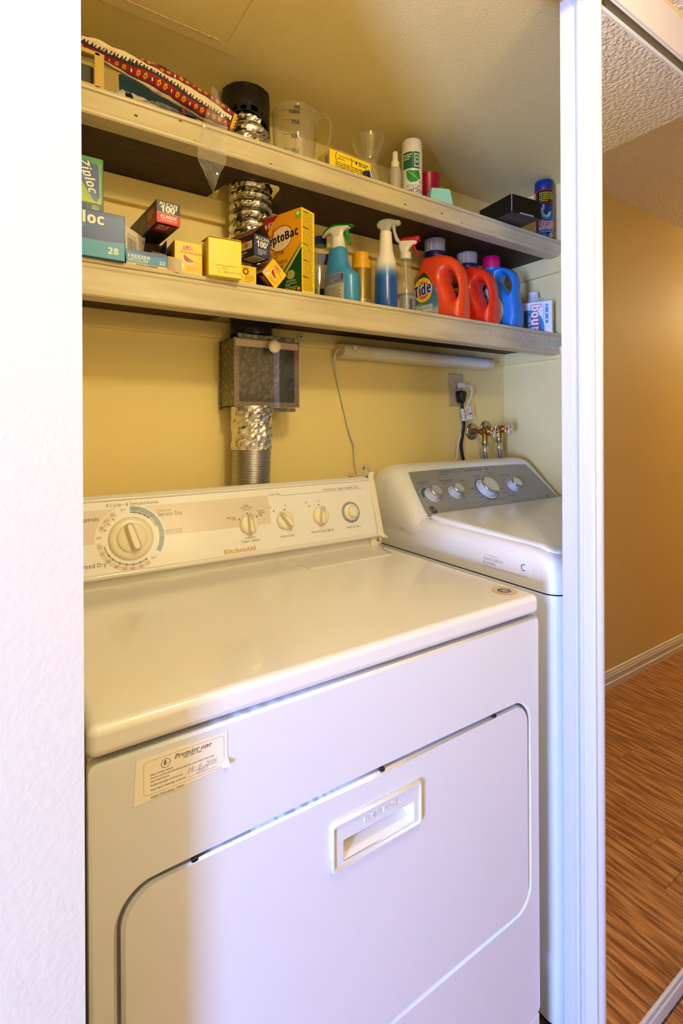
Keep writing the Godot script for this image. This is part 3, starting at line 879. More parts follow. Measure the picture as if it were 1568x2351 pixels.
func dryer() -> void:
	var t := thing("clothes_dryer", "white front-loading clothes dryer with beige dial console and drop-down door, nearest the left wall", "dryer", Vector3(0.433, 0, -0.9))
	var L := loc(t)
	var x0 := 0.063; var x1 := 0.802; var zf := -0.567
	var m := MB.new(); m.xf = L
	m.rbox(Vector3((x0 + x1) / 2, 0.8985, (zf - 1.262) / 2), Vector3(x1 - x0, 0.034, 1.262 + zf), 0.0105, [], 4)
	part("top", m, M.bisque, t)
	m = MB.new(); m.xf = L
	m.bx(Vector3(x0 + 0.002, 0.012, -1.26), Vector3(x1 - 0.002, 0.879, zf - 0.016), 0.003)
	part("cabinet", m, M.white, t)
	# front: panel with door opening
	var door := rrect(0.0945, 0.368, 0.7675, 0.7325, 0.037, 12)
	var c := Vector2(0.43, 0.664)
	var cut := rrect(0.357, 0.6345, 0.503, 0.693, 0.002, 2)
	var outer := PackedVector2Array(); var dr := PackedVector2Array(); var gap := PackedVector2Array(); var hole := PackedVector2Array()
	var mid := Vector2(0.431, 0.55)
	var angs := []
	for p in rrect(x0 + 0.0015, 0.160, x1 - 0.0015, 0.877, 0.008, 3): angs.append((p - mid).angle())
	for p in door: angs.append((p - mid).angle())
	for i in 120: angs.append(-PI + TAU * i / 120)
	angs.sort()
	var op := rrect(0.0905, 0.364, 0.7715, 0.7365, 0.041, 12)
	var ou := rrect(x0 + 0.0015, 0.160, x1 - 0.0015, 0.877, 0.008, 3)
	for a in angs:
		outer.append(ray_hit(mid, a, ou)); gap.append(ray_hit(mid, a, op))
	m = MB.new(); m.xf = L
	m.ringplate(outer, gap, zf, 0.018, 0.0035)
	part("front_panel", m, M.white, t)
	m = MB.new(); m.xf = L
	m.bx(Vector3(x0 + 0.002, 0.02, zf - 0.02), Vector3(x1 - 0.002, 0.156, zf - 0.001), 0.004)
	part("toe_panel", m, M.white, t)
	m = MB.new(); m.xf = L
	m.box12(Vector3(0.085, 0.36, zf - 0.021), Vector3(0.776, 0.742, zf - 0.0162))
	part("door_gap", m, mat(Color(0.35, 0.35, 0.35), 0.7), t)
	# door with a hole for the pull
	angs = []
	for p in door: angs.append((p - c).angle())
	for p in cut: angs.append((p - c).angle())
	for i in 90: angs.append(-PI + TAU * i / 90)
	angs.sort()
	for a in angs:
		dr.append(ray_hit(c, a, door)); hole.append(ray_hit(c, a, cut))
	m = MB.new(); m.xf = L
	m.ringplate(dr, hole, zf + 0.0015, 0.016, 0.004)
	var d := part("door", m, M.white, t)
	# pull: raised frame, pocket, embossed words
	m = MB.new(); m.xf = L
	var fo := rrect(0.350, 0.6315, 0.5095, 0.6965, 0.006, 5); var fi := rrect(0.3560, 0.6375, 0.5035, 0.6905, 0.003, 5)
	m.ringplate(fo, fi, zf + 0.0075, 0.007, 0.0025)
	var po := PackedVector2Array(); var pi := PackedVector2Array()
	var pk := rrect(0.3705, 0.6405, 0.4945, 0.6685, 0.001, 2)
	angs = []
	for p in pk: angs.append((p - Vector2(0.4325, 0.6545)).angle())
	for p in fi: angs.append((p - Vector2(0.4325, 0.6545)).angle())
	for i in 40: angs.append(-PI + TAU * i / 40)
	angs.sort()
	for a in angs:
		po.append(ray_hit(Vector2(0.4325, 0.6545), a, fi)); pi.append(ray_hit(Vector2(0.4325, 0.6545), a, pk))
	m.ringplate(po, pi, zf + 0.0045, 0.004, 0.0008)
	var h := part("pull_frame", m, M.white, d)
	m = MB.new(); m.xf = L
	var A := [Vector3(0.3705, 0.6405, zf + 0.003), Vector3(0.4945, 0.6405, zf + 0.003), Vector3(0.4945, 0.6685, zf + 0.003), Vector3(0.3705, 0.6685, zf + 0.003)]
	var B := [Vector3(0.381, 0.659, zf - 0.032), Vector3(0.484, 0.659, zf - 0.032), Vector3(0.484, 0.668, zf - 0.032), Vector3(0.381, 0.668, zf - 0.032)]
	for i in 4:
		var j := (i + 1) % 4
		m.flat(A[i], A[j], B[j], B[i], Vector3(0.43, 0.655, zf + 5.0) if false else (A[i] + A[j]) * 1.5 - Vector3(0.43, 0.655, zf - 0.01) * 2.0)
	m.flat(B[0], B[1], B[2], B[3], Vector3(0.43, 0.66, zf - 1.0))
	part("pull_pocket", m, mat(Color(0.93, 0.92, 0.90), 0.3), d)
	m = MB.new(); m.xf = L
	m.letters("HEAVY  DUTY", 0.0092, 0.0022, Transform3D(Basis(), Vector3(0.432, 0.6815, zf + 0.005)))
	part("embossed_lettering", m, M.white, d)
	# bumpers in the gap above the door
	for x in [0.172, 0.440, 0.678]:
		m = MB.new(); m.xf = L * Transform3D(Basis(), Vector3(x, 0.7345, zf - 0.001))
		m.rbox(Vector3.ZERO, Vector3(0.008, 0.0055, 0.006), 0.002)
		part("rubber_bumper", m, M.dark, t)
	# lint lid in the top
	m = MB.new()
	m.xf = L * Transform3D(Basis(Vector3.RIGHT, -PI / 2), Vector3(0, 0.9145, 0))
	m.prism(smooth(pts([0.520, 1.052, 0.528, 1.00, 0.534, 0.950, 0.541, 0.938, 0.56, 0.936, 0.742, 0.936, 0.758, 0.939, 0.765, 0.950, 0.772, 0.985, 0.790, 1.052]), 3), 0.0, 0.0035, 0.0025, 0.7)
	part("lint_lid", m, M.bisque, t)
	# console
	var tz := -0.2872
	var up := Vector3(0, 1, tz).normalized(); var nn := Vector3(0, -tz, 1).normalized()
	var P := Transform3D(Basis(Vector3.RIGHT, up, nn), Vector3(0, 0.9467, -1.0349))
	m = MB.new()
	# body section in (z, y)
	m.xf = L * Transform3D(Basis(Vector3(0, 0, 1), Vector3(0, 1, 0), Vector3(1, 0, 0)), Vector3.ZERO)
	m.prism(pts([-1.045, 0.915, -1.047, 0.945, -1.041, 0.9505, -1.078, 1.082, -1.083, 1.0875, -1.092, 1.089, -1.155, 1.080, -1.165, 1.06, -1.165, 0.915]), x0 + 0.004, 0.799, 0.0, 0.4)
	part("console_body", m, M.bisque, t)
	m = MB.new(); m.xf = L * P
	m.rbox(Vector3((x0 + 0.012 + 0.792) / 2, 0.067, 0.0005), Vector3(0.792 - x0 - 0.012, 0.138, 0.005), 0.0008, [Rect2(0, 0, .001, .001), Rect2(0, 0, .001, .001), Rect2(0, 0, .001, .001), Rect2(0, 0, .001, .001), Rect2(0, 0, 1, 1), Rect2(0, 0, .001, .001)])
	part("control_panel", m, printed(dryer_print(), 0.25), t)
	for b in [[-0.0045, 0.0055], [0.1395, 0.0035]]:
		m = MB.new(); m.xf = L * P
		var roll := PackedVector3Array()
		for i in 9: roll.append(Vector3(lerpf(x0 + 0.006, 0.792, i / 8.0), b[0], 0.001))
		m.tube(roll, b[1], 12)
		part("trim_roll", m, M.bisque, t)
	m = MB.new()
	m.xf = L * Transform3D(Basis(Vector3(0, 0, 1), Vector3(0, 1, 0), Vector3(1, 0, 0)), Vector3.ZERO)
	m.prism(smooth(pts([-1.028, 0.941, -1.026, 0.947, -1.069, 1.088, -1.078, 1.094, -1.15, 1.088, -1.17, 1.07, -1.17, 0.941]), 3), 0.789, 0.806, 0.003, 0.5)
	part("end_cap", m, M.cap, t)
	m = MB.new(); m.xf = L
	m.bx(Vector3(0.772, 0.9145, -1.05), Vector3(0.806, 0.939, -1.038), 0.0015)
	var br := part("hinge_bracket", m, M.cap, t)
	m = MB.new(); m.xf = L * Transform3D(Basis(Vector3.RIGHT, PI / 2), Vector3(0.792, 0.928, -1.038))
	m.lathe(pts([0.0032, 0.0, 0.0032, 0.001, 0.002, 0.002, 0.0, 0.002]), Vector3.ZERO, 14)
	part("screw", m, M.steel, br)
	# knobs
	m = MB.new(); m.xf = L * P * Transform3D(Basis(Vector3.RIGHT, PI / 2), Vector3(0.1965, 0.0605, 0.003))
	m.lathe(pts([0.0415, 0.0, 0.0415, 0.002, 0.039, 0.0065, 0.034, 0.0085, 0.0285, 0.009, 0.0275, 0.012, 0.024, 0.0145, 0.0, 0.0155]), Vector3.ZERO, 48)
	var dk := part("timer_dial", m, M.cap, t)
	m = MB.new(); m.xf = L * P * Transform3D(Basis(Vector3.BACK, 0.28), Vector3(0.1965, 0.0605, 0.012))
	m.prism(smooth(pts([-0.007, -0.024, 0.007, -0.024, 0.0085, 0.0, 0.006, 0.026, -0.006, 0.026, -0.0085, 0.0]), 4), 0.0, 0.017, 0.004, 0.6)
	part("dial_grip", m, M.cap, dk)
	m = MB.new(); m.xf = L * P * Transform3D(Basis(Vector3.BACK, 0.28), Vector3(0.1965, 0.0605, 0.012))
	m.bx(Vector3(-0.001, 0.0265, -0.003), Vector3(0.001, 0.033, -0.0015), 0.0004)
	part("pointer_mark", m, M.dark, dk)
	for k in [[0.442, 0.0], [0.531, 0.62], [0.627, -0.2]]:
		var at: Transform3D = L * P * Transform3D(Basis(), Vector3(k[0], 0.0605, 0.003))
		var kn := knob("selector_knob", t, at, 0.0215, k[1], M.cap)
		var pm := MB.new(); pm.xf = at * Transform3D(Basis(Vector3.BACK, k[1]), Vector3(0, 0, 0.0172))
		pm.bx(Vector3(-0.0007, 0.006, 0.0008), Vector3(0.0007, 0.0185, 0.0016), 0.0003)
		part("pointer_line", pm, mat(Color(0.45, 0.44, 0.42), 0.5), kn)
	m = MB.new(); m.xf = L * P * Transform3D(Basis(Vector3.RIGHT, PI / 2), Vector3(0.7165, 0.0605, 0.003))
	m.lathe(pts([0.0205, 0.0, 0.0205, 0.004, 0.019, 0.006, 0.0155, 0.007, 0.0135, 0.011, 0.0125, 0.016, 0.0105, 0.0175, 0.0, 0.017]), Vector3.ZERO, 40)
	part("start_button", m, M.cap, t)
	# service sticker on the front, warranty seal on the top
	m = MB.new(); m.xf = L
	var sk := pts([0.107, 0.820, 0.207, 0.8255, 0.2105, 0.831, 0.2105, 0.8665, 0.1100, 0.8675, 0.108, 0.845])
	m.prism(sk, zf + 0.0002, zf + 0.0006, 0.0)
	part("service_sticker", m, printed(service_print(), 0.6), t, "old cream service sticker with handwriting")
	m = MB.new(); m.xf = L
	m.sheet(6, 6, func(u, v): return Vector3(0.204 + 0.0075 * u, 0.8258 + 0.0075 * v + 0.002 * u, zf + 0.0006 + 0.0055 * u * (1.0 - v)), Vector3.BACK)
	part("curled_corner", m, mat(Color(0.93, 0.88, 0.78), 0.6), t)
	m = MB.new(); m.xf = L * Transform3D(Basis(Vector3.UP, 0.05), Vector3(0.7645, 0.9158, -0.615))
	m.prism(PackedVector2Array(Cv.oval(0, 0, 0.0225, 0.0225)), 0, 0.0003, 0.0)
	for i in m.v.size():
		var q: Vector3 = m.xf.affine_inverse() * m.v[i]
		m.v[i] = m.xf * Vector3(q.x, q.z, -q.y)
		m.n[i] = Vector3(m.n[i].x, m.n[i].z, -m.n[i].y)
	part("warranty_seal", m, printed(seal_print(), 0.4), t, "round gold and navy seal reading 10")

func ray_hit(c: Vector2, a: float, loop: PackedVector2Array) -> Vector2:
	var far := c + Vector2.RIGHT.rotated(a) * 3.0
	for i in loop.size():
		var h = Geometry2D.segment_intersects_segment(c, far, loop[i], loop[(i + 1) % loop.size()])
		if h != null: return h
	var best := loop[0]
	for p in loop:
		if absf(angle_difference((p - c).angle(), a)) < absf(angle_difference((best - c).angle(), a)): best = p
	return best

func dryer_print() -> Cv:
	# u = (x - 0.075) / 0.717, v over 0.138
	var S := 2048.0 / 0.717
	var cv := Cv.new(2048, 394, Color(0.93, 0.925, 0.91))
	var X := func(x: float) -> float: return (x - 0.075) * S
	var Y := func(y: float) -> float: return (0.136 - y) * S
	var tan := Color(0.87, 0.825, 0.775); var ink := Color(0.28, 0.26, 0.26); var soft := Color(0.45, 0.41, 0.39)
	var x: float; var y: float
	cv.poly([[Vector2(0, Y.call(0.121)), Vector2(X.call(0.496), Y.call(0.121)), Vector2(X.call(0.496), Y.call(0.057)), Vector2(0, Y.call(0.057))]], tan)
	var cx: float = X.call(0.1965); var cy: float = Y.call(0.0605)
	cv.ellipse(cx, cy, 0.0655 * S, 0.0655 * S, Color(0.93, 0.925, 0.91))
	var blue := Color(0.58, 0.63, 0.69)
	cv.ring(cx, cy, 0.053 * S, 0.0625 * S, blue, -1.57, 0.56)
	cv.ring(cx, cy, 0.0495 * S, 0.0518 * S, Color(0.33, 0.38, 0.45), -1.57, -0.75)
	cv.ring(cx, cy, 0.0495 * S, 0.0518 * S, blue, -0.72, -0.35)
	cv.ring(cx, cy, 0.052 * S, 0.0625 * S, tan, 3.45, 4.25)
	cv.ring(cx, cy, 0.0495 * S, 0.051 * S, tan, 3.45, 4.25)
	cv.ring(cx, cy, 0.053 * S, 0.0625 * S, tan, 1.0, 3.1)
	cv.ring(cx, cy, 0.0485 * S, 0.0515 * S, Color(0.66, 0.62, 0.58), 1.0, 2.95)
	for a in [1.05, 1.3, 1.55, 1.8, 2.05, 2.35, 2.55, 3.55, 3.8, 4.05, -1.4, -1.2, -1.0, -0.85]:
		var d := Vector2.RIGHT.rotated(a)
		cv.line(Vector2(cx, cy) + d * 0.048 * S, Vector2(cx, cy) + d * 0.0525 * S, 4.0, ink)
	for e in [["10", 4.12], ["20", 3.85], ["30", 3.58]]:
		cv.text(e[0], cx + cos(e[1]) * 0.058 * S, cy + sin(e[1]) * 0.058 * S + 7, 20, ink, {"a": 0.5})
	for e in [["20", 2.72], ["30", 2.42], ["40", 2.1], ["50", 1.83], ["60", 1.57], ["70", 1.32]]:
		cv.text(e[0], cx + cos(e[1]) * 0.058 * S, cy + sin(e[1]) * 0.058 * S + 7, 20, ink, {"a": 0.5})
	for e in [["OFF", 4.5], ["OFF", 3.27], ["OFF", 0.82]]:
		cv.text(e[0], cx + cos(e[1]) * 0.058 * S, cy + sin(e[1]) * 0.058 * S + 7, 17, ink, {"a": 0.5})
	for e in [["More", "Dry", -1.42], ["Less", "Dry", -0.75], ["Cool", "Down", -0.45], ["Cool", "Down", 2.98], ["Heavy", "Dry", 1.08], ["Extra", "Care", 0.1]]:
		for q in 2: cv.text(e[q], cx + cos(e[2]) * 0.0578 * S, cy + sin(e[2]) * 0.0578 * S + q * 11, 11, soft, {"a": 0.5})
	cv.text("8 Cycle • 4 Temperatures", X.call(0.154), Y.call(0.1245), 24, ink, {"sx": 1.05})
	cv.text("Tumble", X.call(0.140), Y.call(0.100), 28, ink, {"a": 1.0})
	cv.text("Timed Dry", X.call(0.150), Y.call(0.014), 30, ink, {"a": 1.0})
	cv.text("Electronic", X.call(0.249), Y.call(0.1065), 18, soft)
	cv.text("Sensor Dry", X.call(0.249), Y.call(0.0975), 29, ink)
	cv.text("* Energy Preferred", X.call(0.254), Y.call(0.066), 14, soft)
	cv.text("Automatic Setting", X.call(0.258), Y.call(0.0615), 13, soft)
	for e in [["Delicates", 0.413, 0.077, 1.0], ["Low", 0.413, 0.0725, 1.0], ["Knits", 0.440, 0.101, 0.5], ["Perm Press", 0.440, 0.0965, 0.5], ["Medium", 0.440, 0.0915, 0.5], ["Cotton", 0.4655, 0.086, 0.0], ["Towels", 0.4665, 0.081, 0.0], ["High", 0.4665, 0.076, 0.0]]:
		cv.text(e[0], X.call(e[1]), Y.call(e[2]), 16, ink if e[0] != "Medium" else Color(0.5, 0.5, 0.56), {"a": e[3]})
	for p in [[0.4205, 0.0735], [0.4405, 0.0845], [0.4625, 0.0755], [0.5055, 0.0835], [0.5335, 0.085], [0.600, 0.0865], [0.6265, 0.0875]]:
		cv.ellipse(X.call(p[0]), Y.call(p[1]), 4.5, 4.5, ink)
	cv.text("Temperature", X.call(0.442), Y.call(0.0295), 14, soft, {"a": 0.5})
	cv.text("Fabric Select", X.call(0.442), Y.call(0.0215), 22, ink, {"a": 0.5})
	cv.text("KitchenAid", X.call(0.379), Y.call(0.0035), 33, Color(0.80, 0.63, 0.36), {"b": true, "r": true, "sx": 1.12, "e": 0.8})
	cv.text("Quiet Care", X.call(0.4985), Y.call(0.1195), 17, soft, {"r": true})
	cv.line(Vector2(X.call(0.5265), Y.call(0.1178)), Vector2(X.call(0.7615), Y.call(0.1178)), 2.5, soft)
	cv.text("Heavy Duty • Super Capacity PLUS", X.call(0.752), Y.call(0.1205), 20, ink, {"a": 1.0})
	cv.text("Off", X.call(0.498), Y.call(0.0905), 15, soft, {"a": 0.5}); cv.text("On", X.call(0.537), Y.call(0.0925), 15, soft, {"a": 0.5})
	cv.text("Off", X.call(0.593), Y.call(0.0935), 15, soft, {"a": 0.5}); cv.text("On", X.call(0.629), Y.call(0.095), 15, soft, {"a": 0.5})
	cv.text("Extra Care", X.call(0.5325), Y.call(0.0215), 22, ink, {"a": 0.5})
	cv.text("End of Cycle Signal", X.call(0.628), Y.call(0.0215), 21, ink, {"a": 0.5})
	cv.text("Push to Start", X.call(0.719), Y.call(0.0215), 20, ink, {"a": 0.5})
	cv.ring(X.call(0.7165), Y.call(0.0605), 0.0205 * S, 0.027 * S, Color(0.57, 0.62, 0.66))
	return cv

func service_print() -> Cv:
	var cv := Cv.new(1024, 470, Color(0.95, 0.91, 0.83))
	var ink := Color(0.25, 0.22, 0.2)
	var o := rrect(100, 40, 985, 400, 40)
	var i := rrect(104, 44, 981, 396, 37)
	cv.poly([o, i], Color(0.62, 0.53, 0.45))
	cv.ring(330, 120, 44, 50, Color(0.35, 0.3, 0.27))
	cv.poly([[Vector2(308, 135), Vector2(318, 92), Vector2(330, 82), Vector2(334, 100), Vector2(322, 140)]], ink)
	cv.small(325, 120, 45, 2, 14, 5, ink, 4)
	cv.text("Premier one", 420, 112, 66, ink, {"b": true, "r": true, "k": 0.3})
	cv.text("905 209 1105", 520, 140, 34, Color(0.3, 0.27, 0.25), {"b": true})
	cv.text("Dear Condo Owner:", 170, 205, 26, ink, {"k": 0.15, "b": true})
	cv.text("As part of fire prevention program, your dryer vent and", 170, 240, 26, ink, {"k": 0.15, "b": true})
	cv.text("duct work been", 170, 275, 26, ink, {"k": 0.15, "b": true})
	cv.text("Professionally serviced on", 170, 318, 27, ink, {"k": 0.15, "b": true})
	cv.text("Your Next Cleaning is due on", 170, 365, 27, ink, {"k": 0.15, "b": true})
	cv.line(Vector2(540, 322), Vector2(900, 322), 3, ink); cv.line(Vector2(560, 368), Vector2(900, 368), 3, ink)
	cv.text("14 – 6 . 2016", 560, 312, 58, Color(0.3, 0.3, 0.42), {"r": true, "k": 0.45})
	cv.text("2017", 660, 360, 56, Color(0.3, 0.3, 0.42), {"r": true, "k": 0.45})
	cv.text("Dryer Fire prevention", 175, 445, 34, ink, {"b": true})
	for k in 14: cv.ellipse(430 + k * 30, 438 + (k * 37) % 13, 20, 9, Color(0.95, 0.91, 0.83))
	return cv

func seal_print() -> Cv:
	var cv := Cv.new(512, 512, Color(0.80, 0.62, 0.34))
	cv.ring(256, 256, 148, 160, Color(0.95, 0.9, 0.8))
	cv.ellipse(256, 256, 148, 148, Color(0.24, 0.25, 0.35))
	cv.text("10", 256, 300, 150, Color(0.93, 0.88, 0.80), {"a": 0.5, "b": true, "r": true})
	cv.small(200, 325, 150, 2, 20, 10, Color(0.75, 0.72, 0.7), 8)
	var g := RandomNumberGenerator.new(); g.seed = 3
	for k in 26:
		var a := TAU * k / 26
		if k % 13 in [0, 12]: continue
		var c := Vector2(256, 256) + Vector2.RIGHT.rotated(a) * 205
		var s := Vector2.RIGHT.rotated(a)
		cv.line(c - s * 28, c + s * 28, 9, Color(0.97, 0.9, 0.74))
		if g.randf() > 0.4: cv.line(c + s.orthogonal() * 12 - s * 26, c + s.orthogonal() * 12 + s * g.randf_range(-26, 26), 9, Color(0.97, 0.9, 0.74))
		if g.randf() > 0.5: cv.line(c + s * 24 - s.orthogonal() * 14, c + s * 24 + s.orthogonal() * 14, 9, Color(0.97, 0.9, 0.74))
	return cv

func washer() -> void:
	var t := thing("washing_machine", "white top-loading washing machine with brushed silver control panel, standing right of the dryer", "washer", Vector3(1.243, 0, -0.92))
	var L := loc(t)
	var x0 := 0.900; var x1 := 1.586; var zf := -0.597; var zb := -1.25
	var m := MB.new()
	# cabinet: rounded vertical corners
	m.xf = L * Transform3D(Basis(Vector3(1, 0, 0), Vector3(0, 0, -1), Vector3(0, 1, 0)), Vector3.ZERO)
	m.prism(rrect(x0, -zf, x1, -zb, 0.030, 8), 0.02, 0.880, 0.002, 0.6)
	part("cabinet", m, M.washwhite, t)
	for p in [[x0 + 0.05, zf - 0.05], [x1 - 0.05, zf - 0.05], [x0 + 0.05, zb + 0.05], [x1 - 0.05, zb + 0.05]]:
		m = MB.new(); m.xf = L; m.lathe(pts([0.018, 0, 0.018, 0.012, 0.012, 0.014, 0.012, 0.021]), Vector3(p[0], 0, p[1]), 16)
		part("foot", m, M.dark, t)
	m = MB.new(); m.xf = L * Transform3D(Basis(Vector3(1, 0, 0), Vector3(0, 0, -1), Vector3(0, 1, 0)), Vector3.ZERO)
	m.prism(rrect(x0 + 0.003, -zf + 0.003, x1 - 0.003, -zb - 0.003, 0.028, 8), 0.879, 0.8835, 0.0)
	part("seam_gasket", m, M.dark, t)
	# top cover: rings of a rounded rectangle rising and rolling in, more at the front
	var rings := []
	for s in [[0.8835, 0.0, 0.0], [0.900, -0.0005, 0.0], [0.920, 0.0015, 0.003], [0.938, 0.006, 0.009], [0.950, 0.012, 0.020], [0.9575, 0.0195, 0.034], [0.9615, 0.027, 0.048], [0.9632, 0.036, 0.062]]:
		var ring := []
		for p in rrect(x0 + s[1], -(zf - s[2]), x1 - s[1], -zb, 0.032, 7):
			var z := -p.y
			var rise: float = (s[0] - 0.8835) / 0.08 * 0.014 * clampf((zf - z) / 0.42, 0, 1)
			ring.append(Vector3(p.x, s[0] + rise, z))
		rings.append(ring)
	m = MB.new(); m.xf = L; m.loft(rings)
	part("top_cover", m, M.washwhite, t)
	# lid, gently falling to the front, with rolled edge
	rings = []
	for s in [[0.0, -0.002], [-0.0015, 0.003], [0.0, 0.0065], [0.004, 0.0085], [0.010, 0.0090]]:
		var ring := []
		for p in rrect(x0 + 0.036 + s[0], 0.626 + s[0] * 1.4, x1 - 0.036 - s[0], 1.003 - s[0] * 0.5, 0.022, 6):
			var z := -p.y
			var rise := 0.9625 + 0.0138 * clampf((zf - z) / 0.42, 0, 1) - 0.012 * pow(clampf((z + 0.70) / 0.08, 0, 1), 2.0)
			ring.append(Vector3(p.x, rise + s[1], z))
		rings.append(ring)
	m = MB.new(); m.xf = L; m.loft(rings)
	part("lid", m, M.washwhite, t)
	# console skinned along x
	var sec := smooth(pts([-1.248, 0.915, -1.10, 0.9155, -1.045, 0.917, -1.028, 0.928, -1.000, 0.962, -0.9965, 0.970, -1.000, 0.974, -1.012, 0.9755]), 3, false)
	var top := smooth(pts([-1.130, 1.0935, -1.142, 1.102, -1.165, 1.108, -1.195, 1.105, -1.222, 1.09, -1.246, 1.05, -1.25, 0.98]), 4, false)
	var prof := PackedVector2Array()
	for p in sec: prof.append(p)
	for i in range(1, 8): prof.append(Vector2(lerpf(-1.012, -1.130, i / 8.0), lerpf(0.9755, 1.0935, i / 8.0)))
	for p in top: prof.append(p)
	rings = []
	var cs := [[0.0000, 0.30, 0.86], [0.0012, 0.42, 0.91], [0.004, 0.58, 0.955], [0.009, 0.72, 0.98], [0.017, 0.84, 0.992], [0.028, 0.92, 0.997], [0.042, 0.972, 1.0], [0.060, 0.993, 1.0], [0.08, 1.0, 1.0]]
	var order := []
	for c in cs: order.append([0.9025 + c[0], c[1], c[2]])
	for i in range(cs.size() - 1, -1, -1): order.append([1.5835 - cs[i][0], cs[i][1], cs[i][2]])
	for c in order:
		var ring := []
		for p in prof:
			var y: float = 0.915 + (p.y - 0.915) * (c[1] if p.y > 0.97 else lerpf(1.0, c[1], clampf((p.y - 0.915) / 0.055, 0, 1)))
			ring.append(Vector3(c[0], y, -1.17 + (p.x + 1.17) * c[2]))
		rings.append(ring)
	m = MB.new(); m.xf = L; m.loft(rings)
	part("console", m, M.washwhite, t)
	# silver control panel on the slope
	var up := Vector3(0, 0.118, -0.118).normalized(); var nn := Vector3(0, 0.118, 0.118).normalized()
	var P := Transform3D(Basis(Vector3.RIGHT, up, nn), Vector3(0, 0.9755, -1.012) + nn * 0.0005)
	var po := smooth(pts([0.951, 0.001, 1.10, -0.002, 1.243, -0.003, 1.40, -0.002, 1.533, 0.001, 1.5365, 0.004, 1.531, 0.03, 1.524, 0.075, 1.517, 0.115, 1.508, 0.147, 1.500, 0.155, 1.37, 0.1585, 1.243, 0.1590, 1.10, 0.1585, 0.982, 0.156, 0.971, 0.149, 0.962, 0.115, 0.955, 0.075, 0.949, 0.03, 0.9475, 0.004]), 3)
	m = MB.new(); m.xf = L * P
	m.prism(po, 0.0, 0.0018, 0.0, 0.6)
	var pp := part("control_panel", m, printed(washer_print(), 0.42, {"metallic": 0.35}), t)
	for k in [[1.005, 0.067, 0.0215], [1.096, 0.068, 0.0205], [1.235, 0.068, 0.0335], [1.361, 0.0675, 0.0205]]:
		var at: Transform3D = L * P * Transform3D(Basis(Vector3.RIGHT, PI / 2), Vector3(k[0], k[1], 0.002))
		var r: float = k[2]
		m = MB.new(); m.xf = at
		m.lathe(pts([r * 1.12, 0.0, r * 1.12, 0.001, r * 0.98, 0.0015, r * 0.93, 0.010, r * 0.9, 0.019]), Vector3.ZERO, 40)
		var kn := part("control_knob", m, mat(Color(0.80, 0.82, 0.85), 0.3), pp)
		m = MB.new(); m.xf = at
		m.lathe(pts([r * 0.9, 0.019, r * 0.93, 0.0205, r * 0.93, 0.0225, r * 0.88, 0.0245, r * 0.78, 0.0252]), Vector3.ZERO, 40)
		m.lathe(pts([r * 0.78, 0.0252, r * 0.4, 0.0254, 0.0, 0.0254]), Vector3.ZERO, 40)
		part("knob_cap", m, mat(Color(0.80, 0.80, 0.81), 0.2, 0.9), pp)
	# sticker on the cover's side
	m = MB.new(); m.xf = L
	var c0 := Vector3(0.9000, 0.9065, -0.778); 
	m.sheet(6, 3, func(u, v): return Vector3(0.8987 + 0.0075 * pow(v, 2.2), 0.9060 + 0.030 * v + 0.008 * (1.0 - u) * 0.0, -0.790 + 0.135 * u), Vector3.LEFT)
	part("paper_label", m, printed(tag_print(), 0.5), t, "white sticker with handwritten serial notes")

